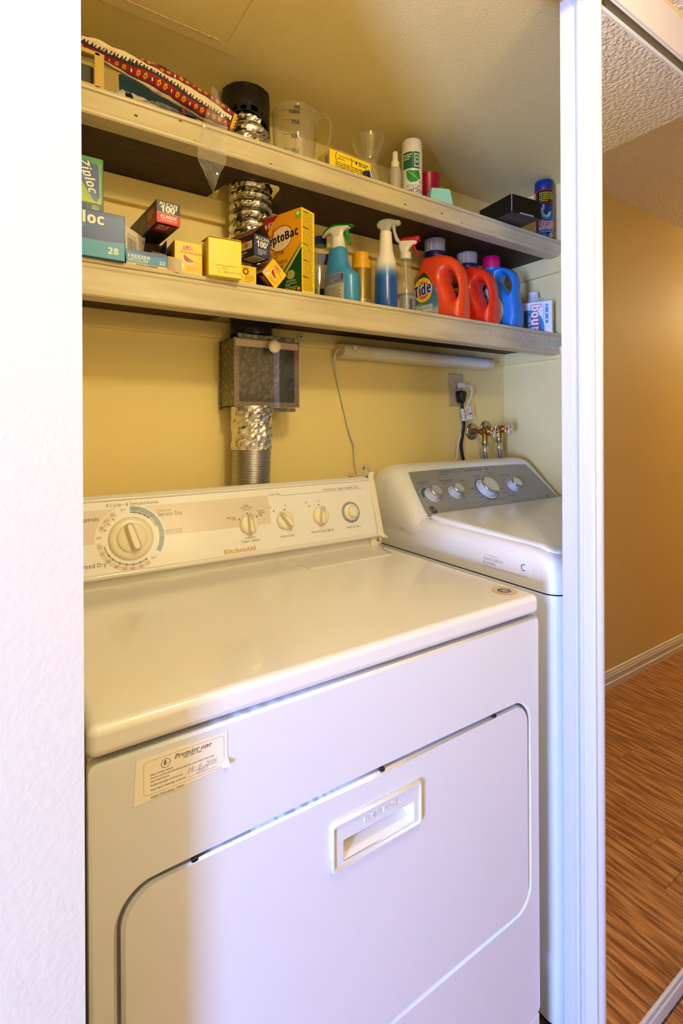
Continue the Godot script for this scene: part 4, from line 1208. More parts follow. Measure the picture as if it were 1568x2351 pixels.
func washer_print() -> Cv:
	# x 0.9475..1.5365, v -0.003..0.159
	var W := 1800; var S := W / 0.589
	var H := int(0.162 * S)
	var cv := Cv.new(W, H, Color(0.63, 0.63, 0.62))
	var g := RandomNumberGenerator.new(); g.seed = 9
	for k in 5200:
		var q := g.randf_range(-0.06, 0.06)
		cv.rect(g.randf_range(-200, W), g.randf_range(0, H), g.randf_range(60, 420), 1, Color(0.63 + q, 0.63 + q, 0.62 + q))
	var X := func(x: float) -> float: return (x - 0.9475) * S
	var Y := func(y: float) -> float: return (0.159 - y) * S
	var ink := Color(0.20, 0.20, 0.22); var blue := Color(0.17, 0.45, 0.62)
	cv.text("Load Size", X.call(1.008), Y.call(0.112), 34, blue, {"a": 0.5, "b": true})
	cv.text("Water Level", X.call(1.008), Y.call(0.1065), 16, ink, {"a": 0.5})
	cv.text("Temperature", X.call(1.097), Y.call(0.112), 32, ink, {"a": 0.5})
	cv.text("Hot Cold Rinse", X.call(1.097), Y.call(0.1065), 15, ink, {"a": 0.5})
	cv.text("Colors", X.call(1.232), Y.call(0.1185), 28, blue, {"a": 0.5, "b": true})
	cv.text("Normal", X.call(1.228), Y.call(0.1085), 20, ink, {"a": 0.5})
	cv.text("Auto Soak", X.call(1.358), Y.call(0.1125), 30, ink, {"a": 0.5})
	cv.text("Deep Fill", X.call(1.137), Y.call(0.144), 32, blue, {"a": 1.0, "b": true})
	cv.small(X.call(1.085), Y.call(0.138), 160, 1, 10, 5, ink, 2)
	cv.ring(X.call(1.153), Y.call(0.1445), 22, 25, blue)
	cv.line(Vector2(X.call(1.163), Y.call(0.1445)), Vector2(X.call(1.177), Y.call(0.1445)), 3, blue); cv.ellipse(X.call(1.177), Y.call(0.1445), 6, 6, blue)
	var k := 0
	for s in ["Sensing/Fill", "Soak", "Wash", "Rinse", "Spin"]:
		cv.text(s, X.call(1.188 + k * 0.0215), Y.call(0.1515), 15, ink, {"a": 0.5}); k += 1
	cv.rect(X.call(1.192), Y.call(0.1475), 0.083 * S, 11, Color(0.42, 0.42, 0.42))
	cv.ring(X.call(1.299), Y.call(0.1475), 25, 27, ink)
	cv.poly([[Vector2(X.call(1.296), Y.call(0.151)), Vector2(X.call(1.301), Y.call(0.1475)), Vector2(X.call(1.296), Y.call(0.144))]], ink)
	cv.rect(X.call(1.3015), Y.call(0.151), 4, 20, ink)
	cv.text("Start/Pause", X.call(1.306), Y.call(0.1305), 18, ink, {"a": 0.5}); cv.small(X.call(1.29), Y.call(0.127), 100, 1, 8, 4, ink, 6)
	cv.text("• Pause", X.call(1.316), Y.call(0.1535), 17, ink); cv.text("• Lid Locked", X.call(1.320), Y.call(0.144), 17, ink)
	for e in [["Small", 0.962, 0.073], ["Medium", 0.966, 0.090], ["Large", 0.990, 0.099], ["Full", 1.040, 0.085], ["Tap Cold", 1.060, 0.087], ["Cool", 1.083, 0.100], ["Warm", 1.128, 0.058], ["Hot", 1.126, 0.046], ["Whites", 1.160, 0.107], ["Light", 1.165, 0.090], ["Medium", 1.178, 0.073], ["Heavy", 1.183, 0.054], ["Power", 1.195, 0.040], ["Casual", 1.216, 0.027], ["Mixed", 1.262, 0.105], ["Delicates", 1.288, 0.091], ["Bulky", 1.292, 0.078], ["Speed Wash", 1.296, 0.062], ["Drain & Spin", 1.302, 0.046], ["Bulky Items", 1.268, 0.024], ["Off", 1.325, 0.078], ["Auto", 1.330, 0.09], ["30 min", 1.345, 0.097], ["Active Soak", 1.32, 0.033]]:
		cv.text(e[0], X.call(e[1]), Y.call(e[2]), 17, ink, {"a": 0.5})
	for q in [[1.005, 0.067, 0.0215, Color(0.20, 0.45, 0.60), 3.0, 4.6], [1.096, 0.068, 0.0205, Color(0.60, 0.62, 0.66), 2.6, 5.0], [1.235, 0.068, 0.0335, Color(0.42, 0.44, 0.48), 0.6, 5.2], [1.361, 0.0675, 0.0205, Color(0.60, 0.62, 0.68), 2.6, 5.2]]:
		cv.ring(X.call(q[0]), Y.call(q[1]), q[2] * S, (q[2] + 0.008) * S, q[3], q[4], q[5])
	cv.text("Stain & Rinse", X.call(1.447), Y.call(0.0115), 17, ink, {"a": 0.5}); cv.ring(X.call(1.480), Y.call(0.0135), 8, 16, ink)
	var gx: float = X.call(0.984); var gy: float = Y.call(0.0185)
	cv.ellipse(gx, gy, 38, 38, Color(0.14, 0.14, 0.15)); cv.ring(gx, gy, 31, 33, Color(0.7, 0.7, 0.7))
	cv.text("GE", gx, gy + 15, 44, Color(0.75, 0.75, 0.75), {"a": 0.5, "r": true, "k": 0.25, "b": true})
	return cv

func tag_print() -> Cv:
	var cv := Cv.new(768, 192, Color(0.95, 0.95, 0.96))
	var ink := Color(0.42, 0.42, 0.48)
	cv.text("60T16840", 40, 62, 52, ink, {"r": true, "k": 0.25, "sx": 0.85})
	cv.text("MTW451BMEWS", 30, 118, 50, ink, {"r": true, "k": 0.25, "sx": 0.8})
	cv.text("2A012E72C .", 34, 176, 50, ink, {"r": true, "k": 0.25, "sx": 0.85})
	cv.text("C", 610, 150, 110, Color(0.12, 0.25, 0.45), {"k": 0.2, "e": 1.0})
	cv.rect(430, 0, 3, 192, Color(0.88, 0.88, 0.9))
	return cv

# crinkled cylinder of foil between two heights
func foil(mb: MB, c: Vector3, y0: float, y1: float, r: float, ribs: float, amp: float, sd: int, nu := 56, facets := true) -> void:
	var f := noise(3.2, sd, FastNoiseLite.TYPE_SIMPLEX, 3)
	var h := y1 - y0
	var nv := maxi(8, int(h / 0.0042))
	mb.sheet(nu, nv, func(u, v):
		var a: float = TAU * u
		var y: float = y0 + h * v
		var q := Vector3(cos(a), y * 9.0, sin(a))
		var n: float = f.get_noise_3dv(q * 1.4 + Vector3(0, 0, sd)) + 0.6 * f.get_noise_3dv(q * 3.5)
		var rib: float = 0.0 if ribs == 0.0 else absf(sin(PI * y / ribs)) - 0.6
		var rr: float = r + amp * n + 0.006 * rib
		return c + Vector3(sin(a) * rr, y, cos(a) * rr), Vector3.ZERO, facets)
	for i in mb.n.size():     # normals away from the axis
		var d := Vector3(mb.v[i].x - c.x, 0, mb.v[i].z - c.z)
		if mb.n[i].dot(d) < 0.0: mb.n[i] = -mb.n[i]
	for i in range(0, mb.v.size(), 3):
		if (mb.v[i + 2] - mb.v[i]).cross(mb.v[i + 1] - mb.v[i]).dot(mb.n[i] + mb.n[i + 1] + mb.n[i + 2]) < 0.0:
			var q := mb.v[i + 1]; mb.v[i + 1] = mb.v[i + 2]; mb.v[i + 2] = q
			var w := mb.n[i + 1]; mb.n[i + 1] = mb.n[i + 2]; mb.n[i + 2] = w

func vent() -> void:
	var fm := mat(Color(0.86, 0.85, 0.83), 0.22, 1.0)
	var tm := mat(Color(0.13, 0.12, 0.115), 0.38, 0.2)
	var C := Vector3(0.518, 0, -1.208)
	# pipe below the trap: semi-rigid aluminium, then a sleeve of household foil
	var t := thing("dryer_duct", "ribbed aluminium dryer pipe with crinkled foil sleeve, rising behind the dryer", "duct", Vector3(0.518, 0.93, -1.208))
	var o := -t.position
	var m := MB.new()
	var pr := PackedVector2Array()
	var y := 0.0
	while y < 0.255:
		pr.append(Vector2(0.0505, y)); pr.append(Vector2(0.0478, y + 0.0021)); y += 0.0042
	m.lathe(pr, Vector3.ZERO, 48)
	for i in m.v.size():      # bows a little
		m.v[i].x += -0.010 * pow(1.0 - clampf(m.v[i].y / 0.25, 0, 1), 1.5)
		m.n[i] = m.n[i].normalized()
	part("ribbed_pipe", m, mat(Color(0.80, 0.79, 0.78), 0.28, 1.0), t)
	m = MB.new(); foil(m, C + o, 1.165, 1.275, 0.0515, 0.0, 0.0034, 5, 44)
	part("foil_sleeve", m, fm, t, "crumpled household foil sleeve")
	# lint trap with clear door
	var b := thing("lint_trap", "galvanised lint trap box with clear plastic door and white knob, on the back wall", "vent box", Vector3(0.545, 1.272, -1.215))
	var L := loc(b)
	var galv := mat(Color.WHITE, 0.42, 0.75)
	galv.albedo_texture = noise_tex(0.05, 41, [[0.1, Color(0.30, 0.28, 0.22)], [0.5, Color(0.46, 0.44, 0.36)], [0.9, Color(0.66, 0.63, 0.54)]], 256, FastNoiseLite.TYPE_CELLULAR, 2)
	galv.uv1_triplanar = true; galv.uv1_scale = Vector3(7, 7, 7)
	var x0 := 0.456; var x1 := 0.636; var y0 := 1.273; var y1 := 1.443; var z0 := -1.266; var z1 := -1.172
	m = MB.new(); m.xf = L
	for e in [[Vector3(x0, y0, z0), Vector3(x0 + 0.0015, y1, z1)], [Vector3(x1 - 0.0015, y0, z0), Vector3(x1, y1, z1)], [Vector3(x0, y0, z0), Vector3(x1, y0 + 0.0015, z1)], [Vector3(x0, y1 - 0.0015, z0), Vector3(x1, y1, z1)], [Vector3(x0, y0, z0), Vector3(x1, y1, z0 + 0.0015)]]:
		m.box12(e[0], e[1])
	m.bx(Vector3(x0 - 0.0025, y0 - 0.006, z0), Vector3(x0 + 0.004, y1, z0 + 0.002), 0.0005)
	part("housing", m, galv, b)
	m = MB.new(); m.xf = L
	m.bx(Vector3(x0 + 0.012, y1, z1 - 0.01), Vector3(x1 - 0.012, y1 + 0.011, z1 + 0.002), 0.001)
	part("door_channel", m, galv, b)
	m = MB.new(); m.xf = L
	m.bx(Vector3(x0 + 0.012, y0 - 0.012, z1 - 0.006), Vector3(x1 - 0.012, y0 - 0.003, z1 + 0.004), 0.001)
	part("door_channel", m, galv, b)
	# felt gasket, screen with lint, clear door
	m = MB.new(); m.xf = L
	m.ringplate(PackedVector2Array([Vector2(x0, y0), Vector2(x1, y0), Vector2(x1, y1), Vector2(x0, y1)]), PackedVector2Array([Vector2(x0 + 0.013, y0 + 0.012), Vector2(x1 - 0.013, y0 + 0.012), Vector2(x1 - 0.013, y1 - 0.012), Vector2(x0 + 0.013, y1 - 0.012)]), z1 + 0.0035, 0.004, 0.001)
	var felt := mat(Color.WHITE, 0.95)
	felt.albedo_texture = noise_tex(0.08, 43, [[0.2, Color(0.34, 0.26, 0.20)], [0.7, Color(0.52, 0.42, 0.34)], [0.95, Color(0.66, 0.57, 0.48)]], 256)
	felt.uv1_triplanar = true; felt.uv1_scale = Vector3(9, 9, 9)
	part("felt_gasket", m, felt, b)
	m = MB.new(); m.xf = L
	m.bx(Vector3(x0 + 0.004, 1.4215, z1 + 0.0036), Vector3(x1 - 0.004, 1.4385, z1 + 0.0046), 0.0004)
	part("foam_strip", m, mat(Color(0.78, 0.68, 0.60), 0.9), b)
	m = MB.new(); m.xf = L
	m.sheet(12, 12, func(u, v): return Vector3(lerpf(x0 + 0.006, x1 - 0.006, u), lerpf(y0 + 0.006, y1 - 0.006, v), z1 - 0.062 + 0.045 * v), Vector3.BACK)
	part("mesh_screen", m, mat(Color(0.13, 0.13, 0.12), 0.5, 0.6), b)
	m = MB.new(); m.xf = L
	var lf := noise(11.0, 47, FastNoiseLite.TYPE_SIMPLEX, 4)
	m.sheet(40, 40, func(u, v):
		var x: float = lerpf(x0 + 0.010, x1 - 0.04, u); var yy: float = lerpf(y0 + 0.030, y1 - 0.020, v)
		var edge: float = minf(minf(u, 1.0 - u), minf(v, 1.0 - v)) * 6.0
		var n: float = lf.get_noise_2d(x * 6.0, yy * 6.0)
		return Vector3(x + 0.008 * n * (1.0 - clampf(edge, 0, 1)), yy - 0.010 * clampf(u - 0.3, 0, 1) + 0.01 * n, z1 - 0.062 + 0.045 * ((yy - y0) / (y1 - y0)) + 0.002 + clampf(edge, 0, 1) * (0.010 + 0.012 * n)), Vector3.BACK)
	var lint := mat(Color.WHITE, 1.0)
	lint.albedo_texture = noise_tex(0.03, 49, [[0.2, Color(0.13, 0.11, 0.08)], [0.5, Color(0.30, 0.25, 0.18)], [0.85, Color(0.50, 0.44, 0.34)]], 256)
	part("lint", m, lint, b, "grey-brown mat of lint")
	m = MB.new(); m.xf = L
	m.bx(Vector3(x0 - 0.002, y0 - 0.004, z1 + 0.005), Vector3(x1 + 0.002, y1 - 0.002, z1 + 0.008), 0.0005)
	var d := part("clear_door", m, glass(Color(0.9, 0.92, 0.95), 0.03, 0.01), b)
	m = MB.new(); m.xf = L * Transform3D(Basis(Vector3.RIGHT, PI / 2), Vector3(0.5535, 1.4235, z1 + 0.008))
	m.lathe(pts([0.006, 0.0, 0.006, 0.008, 0.011, 0.011, 0.0155, 0.015, 0.0165, 0.019, 0.0145, 0.024, 0.009, 0.0275, 0.0, 0.0285]), Vector3.ZERO, 36)
	part("knob", m, M.cap, d)
	# collar under the lower shelf
	m = MB.new(); foil(m, C, 1.454, 1.498, 0.0535, 0.0, 0.0012, 13, 40)
	for i in m.v.size(): m.v[i] = L * m.v[i]
	part("tape_collar", m, tm, b, "black tape round the neck")
	# pipe between the shelves and up into the ceiling
	var u := thing("foil_duct", "crinkled silver foil duct rising through both shelves, taped black at the ceiling", "duct", Vector3(0.518, 1.50, -1.205))
	var K := loc(u)
	m = MB.new(); foil(m, C, 1.498, 1.60, 0.0525, 0.026, 0.002, 17)
	for i in m.v.size(): m.v[i] = K * m.v[i]
	part("foil_hose", m, fm, u)
	m = MB.new(); foil(m, C, 1.60, 1.845, 0.053, 0.026, 0.0022, 19)
	for i in m.v.size(): m.v[i] = K * m.v[i]
	part("foil_hose", m, fm, u)
	m = MB.new(); foil(m, Vector3(0.509, 0, -1.203), 1.84, 2.005, 0.054, 0.026, 0.0026, 23)
	for i in m.v.size(): m.v[i] = K * m.v[i]
	part("foil_hose", m, fm, u)
	m = MB.new(); foil(m, Vector3(0.503, 0, -1.200), 1.972, 2.0605, 0.0595, 0.0, 0.0022, 29, 44, false)
	for i in m.v.size():
		if m.v[i].y < 1.99: m.v[i].y += 0.02 * sin(atan2(m.v[i].x - 0.503, m.v[i].z + 1.2) * 1.5 + 2.2)
		m.v[i] = K * m.v[i]
	part("black_tape", m, tm, u, "black tape at the ceiling")

func wall_fittings() -> void:
	# lamp under the lower shelf with its cord and plug
	var t := thing("under_shelf_light", "long white under-shelf tube light with rocker switch and trailing white cord", "light fixture", Vector3(1.14, 1.44, -1.245))
	var L := loc(t)
	var sec := smooth(pts([-1.262, 1.428, -1.262, 1.464, -1.235, 1.466, -1.216, 1.463, -1.206, 1.454, -1.204, 1.442, -1.210, 1.431, -1.228, 1.4265]), 3)
	var X := Transform3D(Basis(Vector3(0, 0, 1), Vector3(0, 1, 0), Vector3(1, 0, 0)), Vector3.ZERO)
	var m := MB.new(); m.xf = L * X; m.prism(sec, 0.905, 1.425, 0.0, 0.5)
	part("diffuser", m, mat(Color(0.90, 0.88, 0.83), 0.35, 0.0, {"backlight_enabled": true, "backlight": Color(0.15, 0.15, 0.14)}), t)
	var sec2 := PackedVector2Array()
	for p in sec: sec2.append(Vector2(-1.2352, 1.446) + (p - Vector2(-1.2352, 1.446)) * 1.06)
	for e in [[0.806, 0.907], [1.424, 1.449]]:
		m = MB.new(); m.xf = L * X; m.prism(sec2, e[0], e[1], 0.003, 0.5)
		part("end_cap", m, mat(Color(0.86, 0.81, 0.68), 0.4), t)
	m = MB.new(); m.xf = L; m.rbox(Vector3(0.838, 1.450, -1.2015), Vector3(0.018, 0.016, 0.006), 0.0015)
	var sw := part("switch", m, mat(Color(0.80, 0.73, 0.58), 0.4), t)
	m = MB.new(); m.xf = L * Transform3D(Basis(Vector3.RIGHT, 0.2), Vector3(0.838, 1.450, -1.1985)); m.rbox(Vector3.ZERO, Vector3(0.009, 0.011, 0.004), 0.001)
	part("rocker", m, M.cap, sw)
	for e in [[0.690, 1.470], [1.465, 1.460]]:
		m = MB.new(); m.xf = L * Transform3D(Basis(), Vector3(e[0], e[1], -1.2595))
		m.rbox(Vector3(0, 0, 0), Vector3(0.018, 0.030, 0.0045), 0.001)
		m.rbox(Vector3(0, -0.008, 0.003), Vector3(0.012, 0.007, 0.004), 0.001)
		var bk := part("bracket", m, mat(Color(0.88, 0.84, 0.76), 0.5), t)
		m = MB.new(); m.xf = L * Transform3D(Basis(Vector3.RIGHT, PI / 2), Vector3(e[0], e[1] + 0.008, -1.257)); m.lathe(pts([0.0025, 0, 0.002, 0.0012, 0, 0.0015]), Vector3.ZERO, 10)
		part("screw", m, M.dark, bk)
	m = MB.new(); m.xf = L
	m.tube(curve([Vector3(0.812, 1.447, -1.235), Vector3(0.803, 1.447, -1.24), Vector3(0.800, 1.432, -1.25), Vector3(0.806, 1.410, -1.262), Vector3(0.818, 1.375, -1.268), Vector3(0.826, 1.345, -1.27), Vector3(0.838, 1.300, -1.271), Vector3(0.851, 1.255, -1.272), Vector3(0.858, 1.225, -1.27), Vector3(0.872, 1.185, -1.27), Vector3(0.880, 1.165, -1.268), Vector3(0.880, 1.120, -1.262), Vector3(0.884, 1.095, -1.250), Vector3(0.893, 1.072, -1.225), Vector3(0.893, 1.02, -1.21)], 5), 0.0026, 8)
	part("cord", m, mat(Color(0.90, 0.86, 0.78), 0.45), t)
	m = MB.new(); m.xf = L      # bundle tied behind the dryer console
	m.tube(curve([Vector3(0.838, 1.08, -1.17), Vector3(0.836, 1.102, -1.172), Vector3(0.850, 1.108, -1.174), Vector3(0.866, 1.100, -1.176), Vector3(0.872, 1.078, -1.178), Vector3(0.866, 1.055, -1.178)], 5), 0.0026, 8)
	m.tube(curve([Vector3(0.842, 1.09, -1.178), Vector3(0.852, 1.106, -1.182), Vector3(0.868, 1.108, -1.182), Vector3(0.878, 1.092, -1.184), Vector3(0.882, 1.062, -1.186), Vector3(0.876, 1.03, -1.186)], 5), 0.0026, 8)
	m.tube(curve([Vector3(0.850, 1.100, -1.168), Vector3(0.856, 1.112, -1.171), Vector3(0.861, 1.104, -1.186), Vector3(0.856, 1.096, -1.189)], 5), 0.003, 8)
	part("cord_loop", m, mat(Color(0.88, 0.82, 0.72), 0.45), t)
	m = MB.new(); m.xf = L
	m.tube(curve([Vector3(1.360, 1.3655, -1.258), Vector3(1.373, 1.3645, -1.250), Vector3(1.380, 1.352, -1.248), Vector3(1.377, 1.325, -1.25), Vector3(1.364, 1.300, -1.252), Vector3(1.352, 1.265, -1.256), Vector3(1.347, 1.235, -1.26), Vector3(1.347, 1.20, -1.264), Vector3(1.335, 1.175, -1.266), Vector3(1.326, 1.14, -1.268), Vector3(1.321, 1.11, -1.266), Vector3(1.30, 1.078, -1.262), Vector3(1.285, 1.02, -1.26)], 5), 0.0026, 8)
	part("cord", m, mat(Color(0.90, 0.89, 0.86), 0.4), t)
	m = MB.new(); m.xf = L
	m.rbox(Vector3(1.343, 1.3655, -1.262), Vector3(0.028, 0.020, 0.018), 0.004)
	m.rbox(Vector3(1.361, 1.3655, -1.259), Vector3(0.016, 0.010, 0.011), 0.003)
	part("plug", m, mat(Color(0.90, 0.87, 0.84), 0.35), t)
	# receptacle
	t = thing("wall_outlet", "beige double wall outlet with a white and a black plug in it", "outlet", Vector3(1.330, 1.351, -1.28))
	m = MB.new(); m.rbox(Vector3(0, 0, 0.003), Vector3(0.070, 0.114, 0.006), 0.0025)
	part("cover_plate", m, mat(Color(0.76, 0.70, 0.57), 0.4), t)
	for s in [1, -1]:
		m = MB.new(); m.prism(smooth(pts([-0.0165, -0.0135 , -0.006, -0.0145, 0.006, -0.0145, 0.0165, -0.0135, 0.017, 0.0, 0.0165, 0.0135, 0.006, 0.0145, -0.006, 0.0145, -0.0165, 0.0135, -0.017, 0.0]), 2), 0.004, 0.0072, 0.001)
		var p := part("receptacle", m, mat(Color(0.78, 0.72, 0.60), 0.35), t)
		p.position = Vector3(0, s * 0.0195, 0)
		m = MB.new(); m.rbox(Vector3(0, -0.0085, 0.0072), Vector3(0.004, 0.0045, 0.0008), 0.0002)
		m.rbox(Vector3(-0.006, 0.004, 0.0072), Vector3(0.0018, 0.008, 0.0008), 0.0002); m.rbox(Vector3(0.006, 0.004, 0.0072), Vector3(0.0018, 0.007, 0.0008), 0.0002)
		part("slots", m, M.dark, p)
	m = MB.new(); m.xf = Transform3D(Basis(Vector3.RIGHT, PI / 2), Vector3(0, 0, 0.006)); m.lathe(pts([0.0028, 0, 0.0024, 0.0014, 0, 0.0018]), Vector3.ZERO, 12)
	part("screw", m, M.steel, t)
	# washer's black cord
	t = thing("power_cord", "black washer power cord plugged into the outlet, with a white and orange warning tag", "power cord", Vector3(1.34, 1.32, -1.26))
	L = loc(t)
	m = MB.new(); m.xf = L
	m.xf = L * Transform3D(Basis(), Vector3(1.336, 1.326, -1.262))
	m.prism(smooth(pts([-0.017, 0.018, -0.0195, 0.008, -0.016, -0.008, -0.010, -0.022, 0.010, -0.022, 0.016, -0.008, 0.0195, 0.008, 0.017, 0.018, 0.0, 0.021]), 3), -0.009, 0.017, 0.006, 0.5)
	part("plug", m, mat(Color(0.025, 0.025, 0.027), 0.4), t)
	m = MB.new(); m.xf = L
	m.tube(curve([Vector3(1.336, 1.308, -1.254), Vector3(1.337, 1.290, -1.254), Vector3(1.341, 1.262, -1.256), Vector3(1.349, 1.225, -1.258), Vector3(1.347, 1.19, -1.262), Vector3(1.342, 1.155, -1.264), Vector3(1.347, 1.12, -1.264), Vector3(1.356, 1.085, -1.262), Vector3(1.366, 1.03, -1.26)], 6), 0.0056, 12)
	part("cord", m, mat(Color(0.025, 0.025, 0.027), 0.45), t)
	var cv := Cv.new(256, 256, Color(0.93, 0.93, 0.92))
	cv.rect(0, 0, 34, 256, Color(0.82, 0.85, 0.84)); cv.rect(40, 8, 22, 236, Color(0.90, 0.50, 0.12)); cv.rect(212, 8, 22, 236, Color(0.90, 0.50, 0.12))
	for k in 5: cv.bars(78 + k * 18, 20, 6, 150, Color(0.5, 0.45, 0.42), 3 + k)
	cv.ellipse(180, 150, 26, 20, Color(0.12, 0.12, 0.13)); cv.text("UL", 180, 158, 24, Color(0.9, 0.9, 0.9), {"a": 0.5, "b": true})
	m = MB.new(); m.xf = L * Transform3D(Basis(Vector3.BACK, 0.22) , Vector3(1.366, 1.267, -1.252))
	m.rbox(Vector3.ZERO, Vector3(0.055, 0.046, 0.0008), 0.0003, [Rect2(0, 0, .1, 1), Rect2(0, 0, .1, 1), Rect2(0, 0, 1, .1), Rect2(0, 0, 1, .1), Rect2(0, 0, 1, 1), Rect2(0, 0, 1, 1)])
	part("warning_tag", m, printed(cv, 0.5), t, "white tag with orange bars")
	m = MB.new(); m.xf = L * Transform3D(Basis(Vector3.BACK, 0.2), Vector3(1.342, 1.262, -1.2555)); m.lathe(pts([0.0066, -0.022, 0.0066, 0.022]), Vector3.ZERO, 14)
	part("tag_wrap", m, mat(Color(0.80, 0.83, 0.82), 0.5), t)
	# valves
	for k in 2:
		var x: float = [1.413, 1.488][k]; var y: float = [1.201, 1.210][k]
		t = thing("water_valve", ["brass washer tap with chrome star handwheel, nearer the outlet", "brass washer tap with chrome star handwheel, nearer the right wall"][k], "valve", Vector3(x, y, -1.28), 0, "washer water taps")
		var Q := Transform3D(Basis(Vector3.RIGHT, PI / 2), Vector3.ZERO)
		m = MB.new(); m.xf = Q; m.lathe(pts([0.031, 0.0, 0.0305, 0.003, 0.026, 0.007, 0.016, 0.010, 0.0125, 0.0115, 0.0125, 0.020, 0.009, 0.020]), Vector3.ZERO, 32)
		part("escutcheon", m, mat(Color(0.66, 0.63, 0.56), 0.25, 1.0), t)
		m = MB.new(); m.xf = Q; m.lathe(pts([0.0085, 0.0, 0.0085, 0.045]), Vector3.ZERO, 18)
		part("supply_pipe", m, M.copper if k == 0 else M.brass, t)
		m = MB.new(); m.xf = Q; m.lathe(pts([0.011, 0.044, 0.0125, 0.046, 0.0125, 0.056, 0.0105, 0.058, 0.0105, 0.068, 0.0135, 0.070, 0.0135, 0.082, 0.009, 0.086, 0.006, 0.090, 0.0045, 0.092, 0.0045, 0.108, 0.0, 0.108]), Vector3.ZERO, 6 + 14)
		m.xf = Transform3D(Basis(), Vector3(0, 0, 0.063)); m.lathe(pts([0.0, -0.034, 0.0095, -0.034, 0.0095, -0.016, 0.012, -0.008, 0.0115, 0.006, 0.0, 0.012]), Vector3.ZERO, 20)
		part("valve_body", m, M.brass, t)
		# handwheel: six lobes and six spokes
		m = MB.new(); m.xf = Transform3D(Basis(Vector3.BACK, 0.2 + k * 0.3), Vector3(0, 0, 0.106))
		var rim := PackedVector3Array()
		for i in 72:
			var a := TAU * i / 72
			rim.append(Vector3(cos(a), sin(a), 0) * (0.0195 + 0.0022 * cos(6.0 * a)))
		m.tube(rim, 0.0023, 8, false, true)
		for i in 6:
			var a := TAU * i / 6
			m.tube(PackedVector3Array([Vector3.ZERO, Vector3(cos(a), sin(a), 0) * 0.0205]), 0.0017, 7)
		m.xf = m.xf * Transform3D(Basis(Vector3.RIGHT, PI / 2), Vector3(0, 0, -0.003)); m.lathe(pts([0.0045, 0, 0.005, 0.002, 0.0045, 0.005, 0.002, 0.007, 0.0, 0.007]), Vector3.ZERO, 12)
		part("handwheel", m, M.chrome, t)
		m = MB.new(); m.xf = Transform3D(Basis(), Vector3(0, 0, 0.063)); m.lathe(pts([0.010, -0.034, 0.0128, -0.034, 0.0128, -0.046, 0.0105, -0.050, 0.0075, -0.052]), Vector3.ZERO, 6)
		part("hose_nut", m, mat(Color(0.72, 0.66, 0.64), 0.25, 1.0), t)
		var h := thing("water_hose", ["braided steel water hose hanging from the tap nearer the outlet", "braided steel water hose hanging from the tap nearer the right wall"][k], "hose", Vector3(x, y - 0.055, -1.217), 0, "braided washer hoses")
		var cvb := Cv.new(64, 64, Color(0.62, 0.63, 0.68))
		for i in 16:
			for j in 16:
				if (i + j) % 2 == 0: cvb.rect(i * 4, j * 4, 4, 4, Color(0.36, 0.37, 0.42))
		var bm := printed(cvb, 0.35, {"metallic": 0.8, "uv1_scale": Vector3(2, 0.5, 1)})
		m = MB.new()
		m.tube(curve([Vector3(0, 0.004, 0), Vector3(0.001, -0.02, 0), Vector3(0.006, -0.06, 0.002), Vector3(0.008, -0.11, -0.004), Vector3(0.010, -0.16, -0.01), Vector3(0.010, -0.30, -0.01)], 10), 0.0072, 14)
		part("braided_sleeve", m, bm, h)
		m = MB.new(); m.lathe(pts([0.0078, -0.022, 0.0088, -0.020, 0.0088, -0.004, 0.0078, -0.002, 0.0088, 0.0, 0.0088, 0.006, 0.006, 0.007]), Vector3.ZERO, 18)
		part("crimp_ferrule", m, M.chrome, h)

# printed carton: w across the front, h high, d deep, standing on its base centre; draw fills the faces of one atlas
func carton(called: String, label: String, category: String, group: String, w: float, h: float, d: float, at: Vector3, yaw: float, ppm: float, base: Color, draw: Dictionary, bevel := 0.0012) -> Node3D:
	var t := thing(called, label, category, at, yaw, group)
	ppm = minf(ppm, 2000.0 / maxf(w + 2 * d, 3 * w))
	var W := int(w * ppm); var H := int(h * ppm); var D := int(d * ppm)
	var iw := maxi(W + 2 * D, 2 * W + W); var ih := H + maxi(D, H)
	var cv := Cv.new(iw, ih, base)
	var cells := {"front": Rect2(0, 0, W, H), "left": Rect2(W, 0, D, H), "right": Rect2(W + D, 0, D, H), "top": Rect2(0, H, W, D), "bottom": Rect2(W, H, W, D), "back": Rect2(2 * W, H, W, H)}
	var sub := {}
	for k in draw:
		var c: Rect2 = cells[k]
		var f := Cv.new(int(c.size.x), int(c.size.y), base)
		draw[k].call(f, float(f.w), float(f.h))
		cv.im.blit_rect(f.im, Rect2i(0, 0, f.w, f.h), Vector2i(c.position))
	var uv := []
	for k in ["right", "left", "top", "bottom", "front", "back"]:
		var c: Rect2 = cells[k]
		uv.append(Rect2((c.position.x + 1) / iw, (c.position.y + 1) / ih, (c.size.x - 2) / iw, (c.size.y - 2) / ih))
	var m := MB.new()
	m.rbox(Vector3(0, h * 0.5, 0), Vector3(w, h, d), bevel, uv)
	part("carton", m, printed(cv, 0.38), t)
	return t

# base centre of a box from its front left bottom corner
func from_corner(c: Vector3, w: float, d: float, yaw: float) -> Vector3:
	var b := Basis(Vector3.UP, deg_to_rad(yaw))
	return c + b * Vector3(w * 0.5, 0, -d * 0.5)

